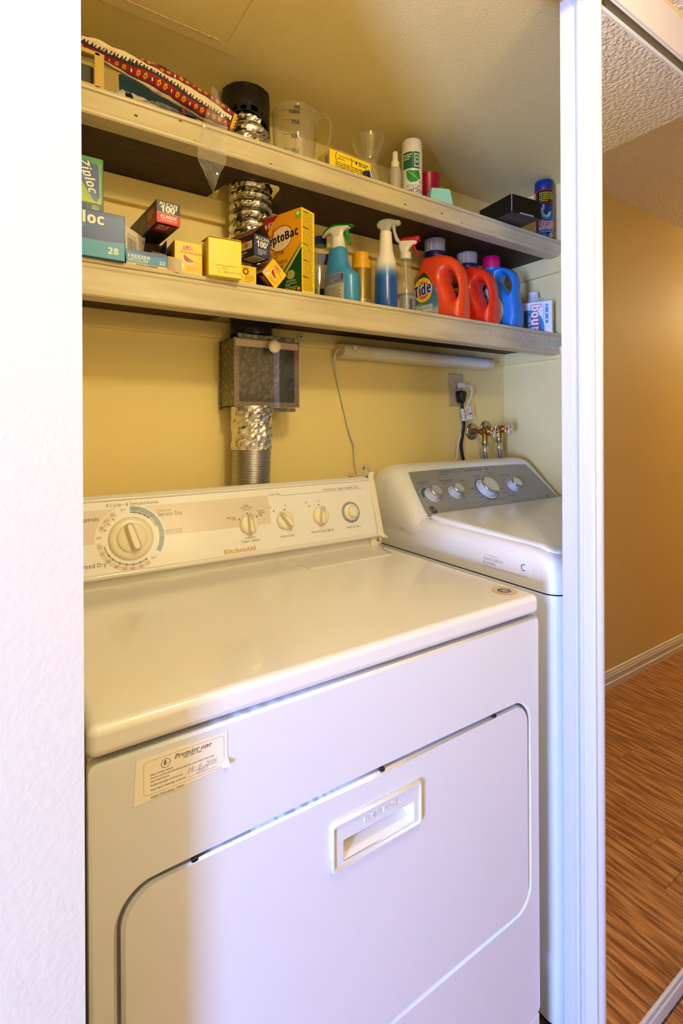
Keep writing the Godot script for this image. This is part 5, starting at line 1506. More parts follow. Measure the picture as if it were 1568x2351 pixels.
func glad_face(f: Cv, w: float, h: float, word: String, slant: bool, number: String) -> void:
	var red := Color(0.72, 0.10, 0.12)
	f.im.fill(Color(0.96, 0.77, 0.10))
	# round seal, number, small print, foot mark
	f.ellipse(w * 0.52, h * 0.47, w * 0.25, w * 0.25, Color(0.95, 0.93, 0.88)); f.ellipse(w * 0.52, h * 0.47, w * 0.21, w * 0.21, red)
	f.small(w * 0.42, h * 0.60, w * 0.22, 2, h * 0.04, h * 0.018, Color(0.95, 0.9, 0.85), 4)
	f.poly([Array(rrect(w * 0.02, h * 0.70, w * 0.33, h * 0.86, w * 0.03))], Color(0.94, 0.92, 0.88))
	f.text(number, w * 0.04, h * 0.835, h * 0.14, red, {"b": true}); f.text("m", w * 0.25, h * 0.835, h * 0.05, red)
	f.small(w * 0.42, h * 0.76, w * 0.5, 3, h * 0.045, h * 0.02, Color(0.88, 0.50, 0.12), 7)
	# tongue of the lid
	var lid := [Vector2(0, 0), Vector2(w, 0), Vector2(w, h * 0.62)]
	for i in 13:
		var a := i / 12.0
		lid.append(Vector2(w * (1.0 - a), h * (0.62 - 0.06 * a - 0.56 * pow(a, 2.6))))
	var sh := []
	for p in lid: sh.append(p + Vector2(0, h * 0.012))
	f.poly([sh], Color(0.70, 0.52, 0.08))  # lid outline shifted down and darker: its shadow painted into the print
	f.poly([lid], Color(0.965, 0.80, 0.14))
	f.poly([[Vector2(w * 0.28, h * 0.14), Vector2(w * 0.66, h * 0.13), Vector2(w * 0.66, h * 0.25), Vector2(w * 0.28, h * 0.26)]], Color(0.70, 0.10, 0.10))
	f.text("GLAD", w * 0.47, h * 0.235, h * 0.12, Color(0.97, 0.95, 0.92), {"a": 0.5, "b": true, "r": true, "sx": 1.0})
	f.text(word, w * 0.60, h * 0.37, h * 0.105, Color(0.72, 0.22, 0.35), {"a": 0.5, "k": 0.15, "b": true, "sx": 0.95})

func low_shelf_boxes() -> void:
	var navy := Color(0.16, 0.19, 0.30); var cream := Color(0.93, 0.89, 0.80)
	# bags carton, green, standing on the blue one
	var zg := func(f: Cv, w: float, h: float) -> void:
		f.grad(0, 0, f.w, f.h, Color(0.22, 0.55, 0.16), Color(0.78, 0.80, 0.20))
		f.rect(0, 0, w, h * 0.10, Color(0.16, 0.50, 0.17)); f.rect(w * 0.93, 0, w * 0.07, h, Color(0.10, 0.42, 0.14))
		f.poly([[Vector2(w * 0.48, h * 0.10), Vector2(w * 0.82, h * 0.12), Vector2(w * 0.86, h * 0.17), Vector2(w * 0.88, h * 0.72), Vector2(w * 0.76, h * 0.80), Vector2(w * 0.70, h * 0.78), Vector2(w * 0.1, h * 0.2)]], Color(0.12, 0.25, 0.55))
		f.poly([[Vector2(w * 0.30, h * 0.30), Vector2(w * 0.42, h * 0.28), Vector2(w * 0.84, h * 0.76), Vector2(w * 0.80, h * 0.82), Vector2(w * 0.70, h * 0.78)]], Color(0.25, 0.45, 0.70))
		f.text("Ziploc", w * 0.30, h * 0.10, h * 0.22, Color(0.10, 0.20, 0.45), {"b": true, "rot": 74, "k": 0.2, "e": 5.0, "sx": 0.95})
		f.text("Ziploc", w * 0.30, h * 0.10, h * 0.22, cream, {"b": true, "rot": 74, "k": 0.2, "sx": 0.95})
		f.rect(0, h * 0.84, w, h * 0.16, Color(0.07, 0.30, 0.12)); f.rect(w * 0.3, h * 0.86, w * 0.18, h * 0.1, Color(0.10, 0.16, 0.40))
		f.small(w * 0.66, h * 0.88, w * 0.2, 4, h * 0.028, h * 0.014, Color(0.75, 0.80, 0.70), 5)
	carton("bag_carton", "green and yellow zip bag carton standing upright on the blue bag carton", "carton", "", 0.060, 0.1035, 0.10, from_corner(Vector3(0.0905, 1.632, -1.055), 0.060, 0.10, 0), 0, 3600.0, Color(0.13, 0.45, 0.15), {"front": zg})
	var zb := func(f: Cv, w: float, h: float) -> void:
		f.im.fill(Color(0.06, 0.27, 0.55))
		f.grad(0, int(h * 0.12), f.w, int(h * 0.5), Color(0.10, 0.33, 0.62), Color(0.16, 0.27, 0.52))
		var c := [Vector2(0, h), Vector2(w, h), Vector2(w, h * 0.60)]
		for i in 9: c.append(Vector2(w * (1 - i / 8.0), h * (0.60 + 0.03 * sin(i / 8.0 * PI))))
		f.poly([c], Color(0.16, 0.55, 0.72))
		f.rect(0, h * 0.585, w, 2, Color(0.08, 0.15, 0.32))
		f.text("Ziploc", w * 0.70, h * 0.29, h * 0.32, Color(0.05, 0.15, 0.38), {"a": 1.0, "b": true, "e": 4.0})
		f.text("Ziploc", w * 0.70, h * 0.29, h * 0.32, cream, {"a": 1.0, "b": true, "e": 1.0})
		f.text("DOUBLE ZIPPER", w * 0.42, h * 0.37, h * 0.05, Color(0.55, 0.65, 0.80), {"a": 1.0})
		f.text("28", w * 0.90, h * 0.88, h * 0.20, cream, {"a": 1.0, "b": true})
	var zbb := func(f: Cv, w: float, h: float) -> void:
		f.im.fill(Color(0.08, 0.33, 0.52)); f.rect(w * 0.02, h * 0.05, w * 0.4, h * 0.3, Color(0.25, 0.2, 0.4)); f.rect(w * 0.45, h * 0.12, w * 0.12, h * 0.2, cream); f.ellipse(w * 0.85, h * 0.2, w * 0.06, h * 0.09, Color(0.8, 0.7, 0.65)); f.ellipse(w * 0.85, h * 0.2, w * 0.03, h * 0.04, Color(0.75, 0.2, 0.12))
		f.small(w * 0.66, h * 0.1, w * 0.1, 3, h * 0.09, h * 0.05, Color(0.6, 0.75, 0.82), 2)
	carton("bag_carton", "bright blue zip bag carton marked 28 at the left end of the lower shelf", "carton", "", 0.120, 0.0855, 0.19, from_corner(Vector3(0.062, LOW + 0.0005, -1.018), 0.120, 0.19, 0), 0, 3000.0, Color(0.07, 0.30, 0.60), {"front": zb, "bottom": zbb})
	# torn-open freezer bag carton
	var t := thing("open_carton", "torn-open freezer bag carton with low blue front reading FREEZER MEDIUM, between blue and yellow cartons", "carton", Vector3(0.229, LOW + 0.0005, -1.118))
	var L := loc(t)
	var fz := Cv.new(480, 220, Color(0.10, 0.50, 0.70))
	fz.poly([[Vector2(0, 0), Vector2(480, 0), Vector2(480, 40), Vector2(300, 62), Vector2(120, 40), Vector2(0, 8)]], Color(0.08, 0.30, 0.60))
	fz.text("FREEZER", 22, 108, 62, cream, {"b": true, "sx": 1.05}); fz.text("MEDIUM", 22, 158, 54, cream, {"sx": 1.1})
	fz.text("22", 455, 150, 68, cream, {"a": 1.0, "b": true})
	fz.rect(0, 176, 480, 44, Color(0.85, 0.72, 0.10)); fz.rect(110, 186, 250, 20, Color(0.10, 0.10, 0.10)); fz.small(120, 193, 230, 1, 10, 7, Color(0.8, 0.7, 0.1), 3)
	var m := MB.new(); m.xf = L
	m.quad(Vector3(0.187, 1.5356, -1.034), Vector3(0.264, 1.5356, -1.034), Vector3(0.264, 1.568, -1.038), Vector3(0.187, 1.568, -1.038), Vector3.BACK)
	m.quad(Vector3(0.264, 1.5356, -1.0346), Vector3(0.187, 1.5356, -1.0346), Vector3(0.187, 1.568, -1.0386), Vector3(0.264, 1.568, -1.0386), Vector3.FORWARD, Rect2(0, 0, 0.01, 0.05))
	part("front_panel", m, printed(fz, 0.4), t)
	var bl := mat(Color(0.06, 0.24, 0.52), 0.45)
	m = MB.new(); m.xf = L
	m.flat(Vector3(0.187, 1.5356, -1.034), Vector3(0.187, 1.5356, -1.20), Vector3(0.187, 1.612, -1.20), Vector3(0.187, 1.612, -1.06), Vector3(0.23, 1.56, -1.1))
	m.bx(Vector3(0.1855, 1.5356, -1.20), Vector3(0.187, 1.6115, -1.062), 0.0004)
	m.bx(Vector3(0.272, 1.5356, -1.20), Vector3(0.2735, 1.6115, -1.075), 0.0004)
	m.bx(Vector3(0.1855, 1.5356, -1.2), Vector3(0.2735, 1.5366, -1.036), 0.0003)
	part("side_panels", m, bl, t)
	m = MB.new(); m.xf = L
	m.bx(Vector3(0.187, 1.5366, -1.118), Vector3(0.272, 1.612, -1.112), 0.0005)
	m.bx(Vector3(0.187, 1.6105, -1.2), Vector3(0.272, 1.6118, -1.113), 0.0005)
	part("inner_liner", m, mat(Color(0.30, 0.22, 0.16), 0.85), t)
	var bc := Cv.new(256, 300, Color(0.86, 0.81, 0.72))
	bc.bars(28, 80, 110, 130, Color(0.13, 0.13, 0.13), 6); bc.text("8 0 4 0", 34, 74, 34, Color(0.15, 0.15, 0.15)); bc.ellipse(80, 262, 16, 16, Color(0.08, 0.08, 0.08))
	bc.rect(216, 30, 34, 10, Color(0.2, 0.6, 0.75)); bc.rect(216, 50, 34, 10, Color(0.15, 0.15, 0.15)); bc.rect(216, 70, 34, 10, Color(0.15, 0.15, 0.15)); bc.rect(218, 170, 34, 26, Color(0.8, 0.12, 0.12))
	bc.poly([[Vector2(110, 205), Vector2(125, 170), Vector2(150, 185), Vector2(190, 168), Vector2(180, 195), Vector2(150, 208)]], Color(0.62, 0.48, 0.34))
	m = MB.new(); m.xf = L
	m.quad(Vector3(0.189, 1.545, -1.050), Vector3(0.230, 1.572, -1.100), Vector3(0.235, 1.614, -1.094), Vector3(0.189, 1.622, -1.062), Vector3(0.2, 0, 1).normalized())
	part("bar_code_flap", m, printed(bc, 0.5), t, "white inner flap with bar code")
	m = MB.new(); m.xf = L
	var nb := noise(9.0, 51)
	m.sheet(16, 10, func(u, v): return Vector3(0.196 + 0.062 * u, 1.555 + 0.030 * v + 0.006 * nb.get_noise_2d(u * 3, v * 4), -1.06 - 0.045 * v + 0.006 * nb.get_noise_2d(u * 5 + 9, v * 5)), Vector3.BACK)
	part("folded_bags", m, mat(Color(0.06, 0.07, 0.14), 0.25), t, "dark printed plastic bags")
	m = MB.new(); m.xf = L
	m.quad(Vector3(0.236, 1.566, -1.045), Vector3(0.268, 1.566, -1.045), Vector3(0.270, 1.581, -1.070), Vector3(0.243, 1.584, -1.075), Vector3(0, 0.8, 0.6))
	part("kraft_flap", m, M.kraft, t)
	m = MB.new(); m.xf = L
	m.sheet(6, 4, func(u, v): return Vector3(0.2645 + 0.026 * u, 1.5375 + 0.029 * v - 0.006 * u, -1.036 + 0.010 * sin(u * 2.4)), Vector3.BACK)
	part("torn_flap", m, mat(Color(0.80, 0.73, 0.60), 0.7), t, "torn end flap showing its pale inside")
	# foil carton lying on top
	var al := func(f: Cv, w: float, h: float) -> void:
		f.im.fill(navy); f.rect(0, h * 0.54, w, h * 0.46, Color(0.78, 0.13, 0.12)); f.rect(0, h * 0.53, w, h * 0.016, cream)
		f.text("ALCAN", w * 0.5, h * 0.21, h * 0.20, cream, {"a": 0.5, "b": true, "sx": 1.25}); f.text("100'", w * 0.52, h * 0.49, h * 0.37, cream, {"a": 0.5, "b": true, "sx": 1.05, "e": 2.0})
		f.text("CLASSIC", w * 0.52, h * 0.76, h * 0.19, cream, {"a": 0.5, "b": true, "e": 1.0}); f.text("For Everyday Use", w * 0.52, h * 0.86, h * 0.085, cream, {"a": 0.5, "b": true})
	var als := func(f: Cv, w: float, h: float) -> void:
		f.im.fill(Color(0.09, 0.09, 0.10)); f.rect(w * 0.72, h * 0.18, w * 0.28, h * 0.82, Color(0.55, 0.08, 0.09))
		f.small(w * 0.74, h * 0.3, w * 0.2, 3, h * 0.12, h * 0.04, cream, 3); f.small(w * 0.45, h * 0.4, w * 0.22, 4, h * 0.12, h * 0.04, Color(0.7, 0.68, 0.6), 8); f.rect(w * 0.05, h * 0.3, w * 0.3, h * 0.4, Color(0.35, 0.22, 0.15))
	var alb := func(f: Cv, w: float, h: float) -> void:
		f.im.fill(Color(0.10, 0.11, 0.14)); f.rect(w * 0.12, h * 0.04, w * 0.7, h * 0.2, Color(0.55, 0.08, 0.09)); f.small(w * 0.2, h * 0.06, w * 0.5, 4, h * 0.035, h * 0.014, cream, 3)
	var a1 := carton("foil_carton", "navy and red foil carton marked CLASSIC, lying end-on on top of the torn freezer carton", "carton", "", 0.0455, 0.0435, 0.20, from_corner(Vector3(0.2335, 1.614, -0.992), 0.0455, 0.20, 5.0), 5.0, 5200.0, navy, {"front": al, "left": als, "bottom": alb})
	# cling wrap cartons
	var g1 := func(f: Cv, w: float, h: float) -> void: glad_face(f, w, h, "Pellimoulante", false, "30")
	var yl := func(f: Cv, w: float, h: float) -> void:
		f.im.fill(Color(0.62, 0.52, 0.20)); f.rect(w * 0.6, h * 0.2, w * 0.3, h * 0.5, Color(0.45, 0.12, 0.15)); f.small(w * 0.3, h * 0.3, w * 0.25, 5, h * 0.1, h * 0.03, Color(0.3, 0.2, 0.1), 3)
	carton("wrap_carton", "yellow cling wrap carton with red seal facing out, right of the freezer bag carton", "carton", "", 0.057, 0.066, 0.20, from_corner(Vector3(0.2775, LOW + 0.0005, -1.032), 0.057, 0.20, 0.0), 0.0, 4600.0, Color(0.93, 0.74, 0.12), {"front": g1, "left": yl})
	var y2 := func(f: Cv, w: float, h: float) -> void:
		f.im.fill(Color(0.97, 0.83, 0.12)); f.rect(w * 0.2, h * 0.70, w * 0.62, h * 0.016, Color(0.45, 0.38, 0.05)); f.small(w * 0.4, h * 0.75, w * 0.22, 1, 6, h * 0.016, Color(0.3, 0.25, 0.05), 2); f.small(w * 0.25, h * 0.79, w * 0.5, 1, 6, h * 0.012, Color(0.5, 0.42, 0.08), 4)
		f.text("1 888 495-1211", w * 0.38, h * 0.905, h * 0.085, Color(0.30, 0.25, 0.05)); f.ring(w * 0.33, h * 0.88, h * 0.022, h * 0.035, Color(0.15, 0.13, 0.05), 1.5, 4.7)
	var y2b := func(f: Cv, w: float, h: float) -> void:
		f.im.fill(Color(0.90, 0.76, 0.10)); f.poly([[Vector2(w * 0.25, h * 0.12), Vector2(w * 0.85, h * 0.10), Vector2(w * 0.7, h * 0.3), Vector2(w * 0.15, h * 0.32)]], Color(0.12, 0.42, 0.52)); f.ellipse(w * 0.5, h * 0.2, w * 0.12, h * 0.06, Color(0.75, 0.62, 0.5))
	var cy := carton("plain_carton", "tall plain yellow carton with a phone number printed low on its front, lid ajar", "carton", "", 0.070, 0.0785, 0.18, from_corner(Vector3(0.3405, LOW + 0.0005, -1.012), 0.070, 0.18, -5.0), -5.0, 4200.0, Color(0.95, 0.80, 0.12), {"front": y2, "bottom": y2b})
	m = MB.new(); m.xf = Transform3D(Basis(Vector3.RIGHT, 0.16), Vector3(0, 0.0805, 0.085)); m.bx(Vector3(-0.033, 0.0, -0.07), Vector3(0.0345, 0.0012, 0.006), 0.0004)
	part("lid_flap", m, mat(Color(0.93, 0.79, 0.20), 0.5), cy)
	m = MB.new(); m.xf = Transform3D(Basis(), Vector3(-0.008, 0.0785, 0.05)); m.sheet(8, 5, func(u, v): return Vector3(0.022 * u, 0.004 + 0.006 * sin(u * 9.0) * v, -0.02 * v), Vector3.UP)
	part("tissue_tuft", m, mat(Color(0.92, 0.90, 0.86), 0.8), cy)
	var y3 := func(f: Cv, w: float, h: float) -> void:
		f.im.fill(Color(0.95, 0.76, 0.08)); f.ring(w * 0.45, h * 0.30, h * 0.09, h * 0.15, Color(0.1, 0.1, 0.1)); f.small(w * 0.42, h * 0.5, w * 0.5, 4, h * 0.09, h * 0.03, Color(0.55, 0.42, 0.05), 3); f.small(w * 0.3, h * 0.10, w * 0.3, 2, h * 0.08, h * 0.03, Color(0.3, 0.25, 0.05), 6); f.rect(0, h * 0.93, w, h * 0.02, Color(0.55, 0.42, 0.05))
	carton("wrap_carton", "low yellow carton with a small recycling mark, right of the plain yellow carton", "carton", "", 0.046, 0.045, 0.12, from_corner(Vector3(0.4165, LOW + 0.0005, -1.048), 0.046, 0.12, 0.0), 0.0, 3600.0, Color(0.93, 0.73, 0.10), {"front": y3})
	# brown box under the second foil carton
	var kr := func(f: Cv, w: float, h: float) -> void:
		f.im.fill(Color(0.42, 0.31, 0.18)); f.rect(w * 0.2, h * 0.25, w * 0.35, h * 0.35, Color(0.62, 0.50, 0.34)); f.bars(w * 0.25, h * 0.3, w * 0.2, h * 0.2, Color(0.2, 0.15, 0.1), 3); f.rect(w * 0.6, 0, w * 0.4, h, Color(0.16, 0.13, 0.11))
	carton("brown_carton", "brown kraft carton wedged under the second foil carton", "carton", "", 0.060, 0.0165, 0.10, Vector3(0.452, 1.5815, -1.125), 6.0, 3600.0, Color(0.40, 0.30, 0.18), {"front": kr, "bottom": kr})
	var al2 := func(f: Cv, w: float, h: float) -> void:
		f.im.fill(Color(0.20, 0.25, 0.40))
		f.text("ALCAN", w * 0.5, h * 0.24, h * 0.20, cream, {"a": 0.5, "b": true, "sx": 1.2}); f.text("100'", w * 0.5, h * 0.56, h * 0.37, cream, {"a": 0.5, "b": true, "sx": 0.95, "e": 2.0}); f.small(w * 0.22, h * 0.66, w * 0.6, 4, h * 0.07, h * 0.035, Color(0.75, 0.75, 0.78), 3)
	var al2s := func(f: Cv, w: float, h: float) -> void:
		f.im.fill(Color(0.07, 0.065, 0.07)); f.rect(w * 0.3, h * 0.28, w * 0.65, h * 0.34, Color(0.85, 0.78, 0.62))
		for k in 3: f.ellipse(w * (0.43 + k * 0.19), h * 0.44, w * 0.06, h * 0.12, Color(0.72, 0.45, 0.20))
		f.rect(w * 0.62, h * 0.16, w * 0.18, h * 0.12, Color(0.65, 0.10, 0.12)); f.small(w * 0.5, h * 0.72, w * 0.35, 2, h * 0.11, h * 0.06, Color(0.85, 0.78, 0.6), 5)
	var al2b := func(f: Cv, w: float, h: float) -> void:
		f.im.fill(Color(0.12, 0.10, 0.09)); f.rect(w * 0.06, h * 0.02, w * 0.74, h * 0.26, Color(0.88, 0.84, 0.74)); f.bars(w * 0.1, h * 0.05, w * 0.62, h * 0.2, Color(0.3, 0.3, 0.3), 5)
	var a2 := carton("foil_carton", "navy foil carton with open brown lid, perched left of the septic treatment box", "carton", "", 0.0445, 0.048, 0.16, from_corner(Vector3(0.4465, 1.5985, -1.022), 0.0445, 0.16, 14.0), 14.0, 5200.0, navy, {"front": al2, "left": al2s, "bottom": al2b})
	m = MB.new()
	m.sheet(2, 6, func(u, v): return Vector3(-0.0225 + 0.026 * u, 0.048 + 0.026 * u, 0.079 - 0.155 * v), Vector3(-1, 1, 0)); m.sheet(2, 6, func(u, v): return Vector3(0.0035 + 0.019 * u, 0.074 - 0.026 * u, 0.079 - 0.155 * v), Vector3(1, 1, 0))
	part("open_lid", m, mat(Color(0.42, 0.27, 0.15), 0.8), a2)
	# tilted cling wrap carton
	var g2 := func(f: Cv, w: float, h: float) -> void: glad_face(f, w, h, "Cling Wrap", true, "60")
	var cw := carton("wrap_carton", "yellow cling wrap carton tilted on its edge, marked 60, leaning on the septic box", "carton", "", 0.050, 0.051, 0.085, Vector3(0.4955, 1.545, -1.122), 0.0, 4600.0, Color(0.90, 0.72, 0.12), {"front": g2, "left": yl, "bottom": alb})
	cw.rotation_degrees = Vector3(0, 12.0, -40.0)
	cw.position = Vector3(0.4805, 1.5525, -1.082)
	# septic treatment box
	var sp := func(f: Cv, w: float, h: float) -> void:
		f.grad(0, 0, f.w, f.h, Color(0.94, 0.62, 0.08), Color(0.96, 0.74, 0.12))
		f.poly([[Vector2(w, h * 0.45), Vector2(w, h), Vector2(0, h), Vector2(0, h * 0.96), Vector2(w * 0.45, h * 0.80)]], Color(0.05, 0.29, 0.09))
		f.poly([[Vector2(w, h * 0.40), Vector2(w, h * 0.415), Vector2(w * 0.45, h * 0.78), Vector2(0, h * 0.93), Vector2(0, h * 0.90), Vector2(w * 0.42, h * 0.75)]], Color(0.10, 0.45, 0.14))
		f.poly([[Vector2(w, h * 0.43), Vector2(w, h * 0.45), Vector2(w * 0.5, h * 0.80), Vector2(w * 0.5, h * 0.785)]], cream)
		f.poly([[Vector2(0, 0), Vector2(w * 0.42, 0), Vector2(w * 0.22, h * 0.10), Vector2(w * 0.08, h * 0.22), Vector2(0, h * 0.27)]], Color(0.66, 0.07, 0.09))
		f.text("#1", w * 0.02, h * 0.145, h * 0.085, cream, {"b": true}); f.small(w * 0.13, h * 0.07, w * 0.16, 3, h * 0.022, h * 0.012, Color(0.9, 0.75, 0.7), 4)
		f.ellipse(w * 0.46, h * 0.30, w * 0.31, h * 0.150, Color(0.75, 0.22, 0.08), -0.25); f.ellipse(w * 0.465, h * 0.30, w * 0.29, h * 0.138, Color(0.97, 0.88, 0.70), -0.25)
		f.poly([[Vector2(w * 0.2, h * 0.30), Vector2(w * 0.25, h * 0.16), Vector2(w * 0.29, h * 0.16), Vector2(w * 0.28, h * 0.24), Vector2(w * 0.24, h * 0.30)]], Color(0.82, 0.38, 0.06))
		f.text("SeptoBac", w * 0.47, h * 0.335, h * 0.135, Color(0.10, 0.10, 0.16), {"a": 0.5, "b": true, "sx": 0.92, "e": 1.5, "rot": -6})
		f.text("SEPTIC SYSTEM", w * 0.52, h * 0.49, h * 0.06, Color(0.18, 0.15, 0.06), {"a": 1.0, "b": true, "k": 0.2, "sx": 0.75}); f.text("TREATMENT", w * 0.36, h * 0.545, h * 0.06, Color(0.18, 0.15, 0.06), {"a": 1.0, "b": true, "k": 0.2, "sx": 0.75})
		f.text("TRAITEMENT POUR LE", w * 0.62, h * 0.60, h * 0.06, Color(0.18, 0.15, 0.06), {"a": 1.0, "b": true, "k": 0.2, "sx": 0.75}); f.text("SYSTEME SEPTIQUE", w * 0.52, h * 0.655, h * 0.06, Color(0.18, 0.15, 0.06), {"a": 1.0, "b": true, "k": 0.2, "sx": 0.75})
		f.poly([Array(rrect(w * 0.84, h * 0.03, w * 0.97, h * 0.125, w * 0.03))], Color(0.50, 0.72, 0.12)); f.ellipse(w * 0.905, h * 0.06, w * 0.035, w * 0.035, Color(0.92, 0.95, 0.85))
		f.ellipse(w * 0.72, h * 0.755, w * 0.10, h * 0.055, Color(0.72, 0.68, 0.33)); f.text("EFFECTIVE", w * 0.72, h * 0.84, h * 0.03, cream, {"a": 0.5, "b": true}); f.small(w * 0.58, h * 0.855, w * 0.3, 2, h * 0.02, h * 0.010, Color(0.85, 0.85, 0.7), 2); f.small(w * 0.56, h * 0.90, w * 0.34, 3, h * 0.02, h * 0.010, Color(0.88, 0.80, 0.25), 9)
		f.poly([[Vector2(w * 0.28, h * 0.955), Vector2(w * 0.62, h * 0.945), Vector2(w * 0.66, h * 0.97), Vector2(w * 0.62, h), Vector2(w * 0.28, h)]], Color(0.78, 0.10, 0.12)); f.rect(w * 0.87, h * 0.92, w * 0.10, h * 0.03, cream); f.rect(w * 0.87, h * 0.92, w * 0.026, h * 0.03, Color(0.8, 0.1, 0.1)); f.rect(w * 0.945, h * 0.92, w * 0.026, h * 0.03, Color(0.8, 0.1, 0.1)); f.ellipse(w * 0.92, h * 0.935, w * 0.012, w * 0.012, Color(0.8, 0.1, 0.1))
		f.text("NET WT. 397 g", w * 0.97, h * 0.985, h * 0.026, Color(0.8, 0.85, 0.7), {"a": 1.0, "b": true})
	var sps := func(f: Cv, w: float, h: float) -> void:
		f.im.fill(Color(0.97, 0.82, 0.13)); f.small(w * 0.1, h * 0.03, w * 0.78, 52, h * 0.018, h * 0.008, Color(0.42, 0.34, 0.06), 12)
		for k in 5: f.small(w * 0.1, h * (0.03 + k * 0.19), w * 0.6, 1, 4, h * 0.012, Color(0.15, 0.12, 0.03), 20 + k)
	carton("septic_treatment_box", "tall yellow and green septic treatment box turned at an angle, its narrow side facing out", "carton", "", 0.048, 0.203, 0.124, from_corner(Vector3(0.572, LOW + 0.0005, -1.036), 0.048, 0.124, 20.5), 20.5, 2900.0, Color(0.96, 0.80, 0.13), {"front": sps, "left": sp})
	# dryer sheets box and jug at the right end
	var bo := func(f: Cv, w: float, h: float) -> void:
		f.im.fill(Color(0.93, 0.93, 0.95))
		f.ellipse(w * 0.34, h * 0.86, w * 0.46, h * 0.62, Color(0.10, 0.50, 0.78)); f.ellipse(w * 0.30, h * 0.88, w * 0.42, h * 0.56, Color(0.16, 0.36, 0.52))
		f.poly([[Vector2(0, h * 0.5), Vector2(w * 0.12, h * 0.44), Vector2(w * 0.26, h * 0.6), Vector2(w * 0.3, h * 0.8), Vector2(w * 0.16, h * 0.9), Vector2(w * 0.08, h * 0.7), Vector2(0, h * 0.8)]], Color(0.62, 0.52, 0.46))
		for e in [[9.0, Color(0.78, 0.10, 0.14)], [2.0, Color(0.96, 0.96, 0.97)]]:
			f.text("bounce", w * 0.44, h * 0.10, w * 0.34, e[1], {"rot": 90, "b": true, "e": e[0], "sx": 1.0})
		f.text("free & gentle", w * 0.36, h * 0.42, w * 0.11, Color(0.85, 0.93, 0.97), {"rot": 90})
		f.poly([Array(rrect(w * 0.82, h * 0.10, w * 0.90, h * 0.70, w * 0.03))], Color(0.20, 0.56, 0.82)); f.small(w * 0.76, h * 0.12, w * 0.03, 14, h * 0.035, h * 0.02, Color(0.4, 0.6, 0.75), 3)
		for k in 3: f.ellipse(w * 0.86, h * (0.18 + 0.2 * k), w * 0.025, w * 0.025, Color(0.9, 0.95, 0.98))
	var bos := func(f: Cv, w: float, h: float) -> void:
		f.im.fill(Color(0.90, 0.90, 0.91)); f.ellipse(w * 0.7, h * 0.14, w * 0.12, w * 0.12, Color(0.1, 0.4, 0.6)); f.bars(w * 0.55, h * 0.62, w * 0.4, h * 0.28, Color(0.45, 0.45, 0.45), 4); f.small(w * 0.15, h * 0.1, w * 0.3, 14, h * 0.05, h * 0.015, Color(0.6, 0.55, 0.6), 5)
	carton("dryer_sheet_box", "white and blue dryer sheet carton standing on edge at the shelf's right end, lettering sideways", "carton", "", 0.032, 0.108, 0.118, from_corner(Vector3(1.520, LOW + 0.0005, -1.022), 0.032, 0.118, 24.0), 24.0, 3400.0, Color(0.92, 0.92, 0.93), {"front": bos, "left": bo})

func outline(a: Array, w: float, h: float, ox: float, k := 4) -> PackedVector2Array:   # (u, v) fractions to metres, u = ox at x = 0
	var p := pts(a)
	for i in p.size(): p[i] = Vector2((p[i].x - ox) * w, p[i].y * h)
	return smooth(p, k)

# flat patch of an outline, just above a bottle's flank, with its own print
func patch(poly: PackedVector2Array, z: float, curl := 0.0) -> MB:
	var m := MB.new()
	m.prism(poly, z, z + 0.0005, 0.0, 0.75, false)
	return m

func detergent(called: String, label: String, at: Vector3, turn: float, w: float, h: float, hz: float, body: Array, hole: Array, lab: Array, print: Cv, bodym: Material, group := "") -> Node3D:
	var t := thing(called, label, "bottle", at, turn, group)
	var m := MB.new()
	var o := outline(body, w, h, 0.5); var ho := outline(hole, w, h, 0.5)
	m.puff(o, [ho], hz, 0.024, 0.0030, func(p): return 1.0 - 0.26 * clampf((p.x / w - 0.02) * 2.0, 0, 1) * clampf((p.y / h - 0.12) * 4.0, 0, 1) - 0.12 * clampf((p.y / h - 0.58) * 4.0, 0, 1))
	part("jug_body", m, bodym, t)
	if lab:
		var lo := outline(lab, w, h, 0.5, 3)
		part("front_label", patch(lo, hz - 0.0002), printed(print, 0.35), t)
	return t

func sprayer_head(t: Node3D, at: Transform3D, shape: Array, trig: Array, hz: float, mh: Material, mt: Material, cap: Array = []) -> void:
	var m := MB.new(); m.xf = at
	m.puff(smooth(pts(shape), 3), [], hz, hz * 0.8, 0.0014)
	part("spray_head", m, mh, t)
	m = MB.new(); m.xf = at
	m.puff(smooth(pts(trig), 3), [], hz * 0.62, hz * 0.5, 0.0014)
	part("trigger", m, mt, t)
	if cap:
		m = MB.new(); m.xf = at
		m.puff(smooth(pts(cap), 3), [], hz * 1.06, hz * 0.8, 0.0014)
		part("head_cover", m, mt, t)

# body skinned through rows of [y, back, front, half depth]
func skin(m: MB, rows: Array, k := 36, e := 2.5) -> void:
	var rings := []
	for r in rows:
		var ring := []
		for i in k:
			var a := TAU * i / k
			var c := cos(a); var s := sin(a)
			var q := pow(pow(absf(c), e) + pow(absf(s), e), -1.0 / e)
			ring.append(Vector3((r[1] + r[2]) * 0.5 + (r[2] - r[1]) * 0.5 * c * q, r[0], r[3] * s * q))
		rings.append(ring)
	m.loft(rings)

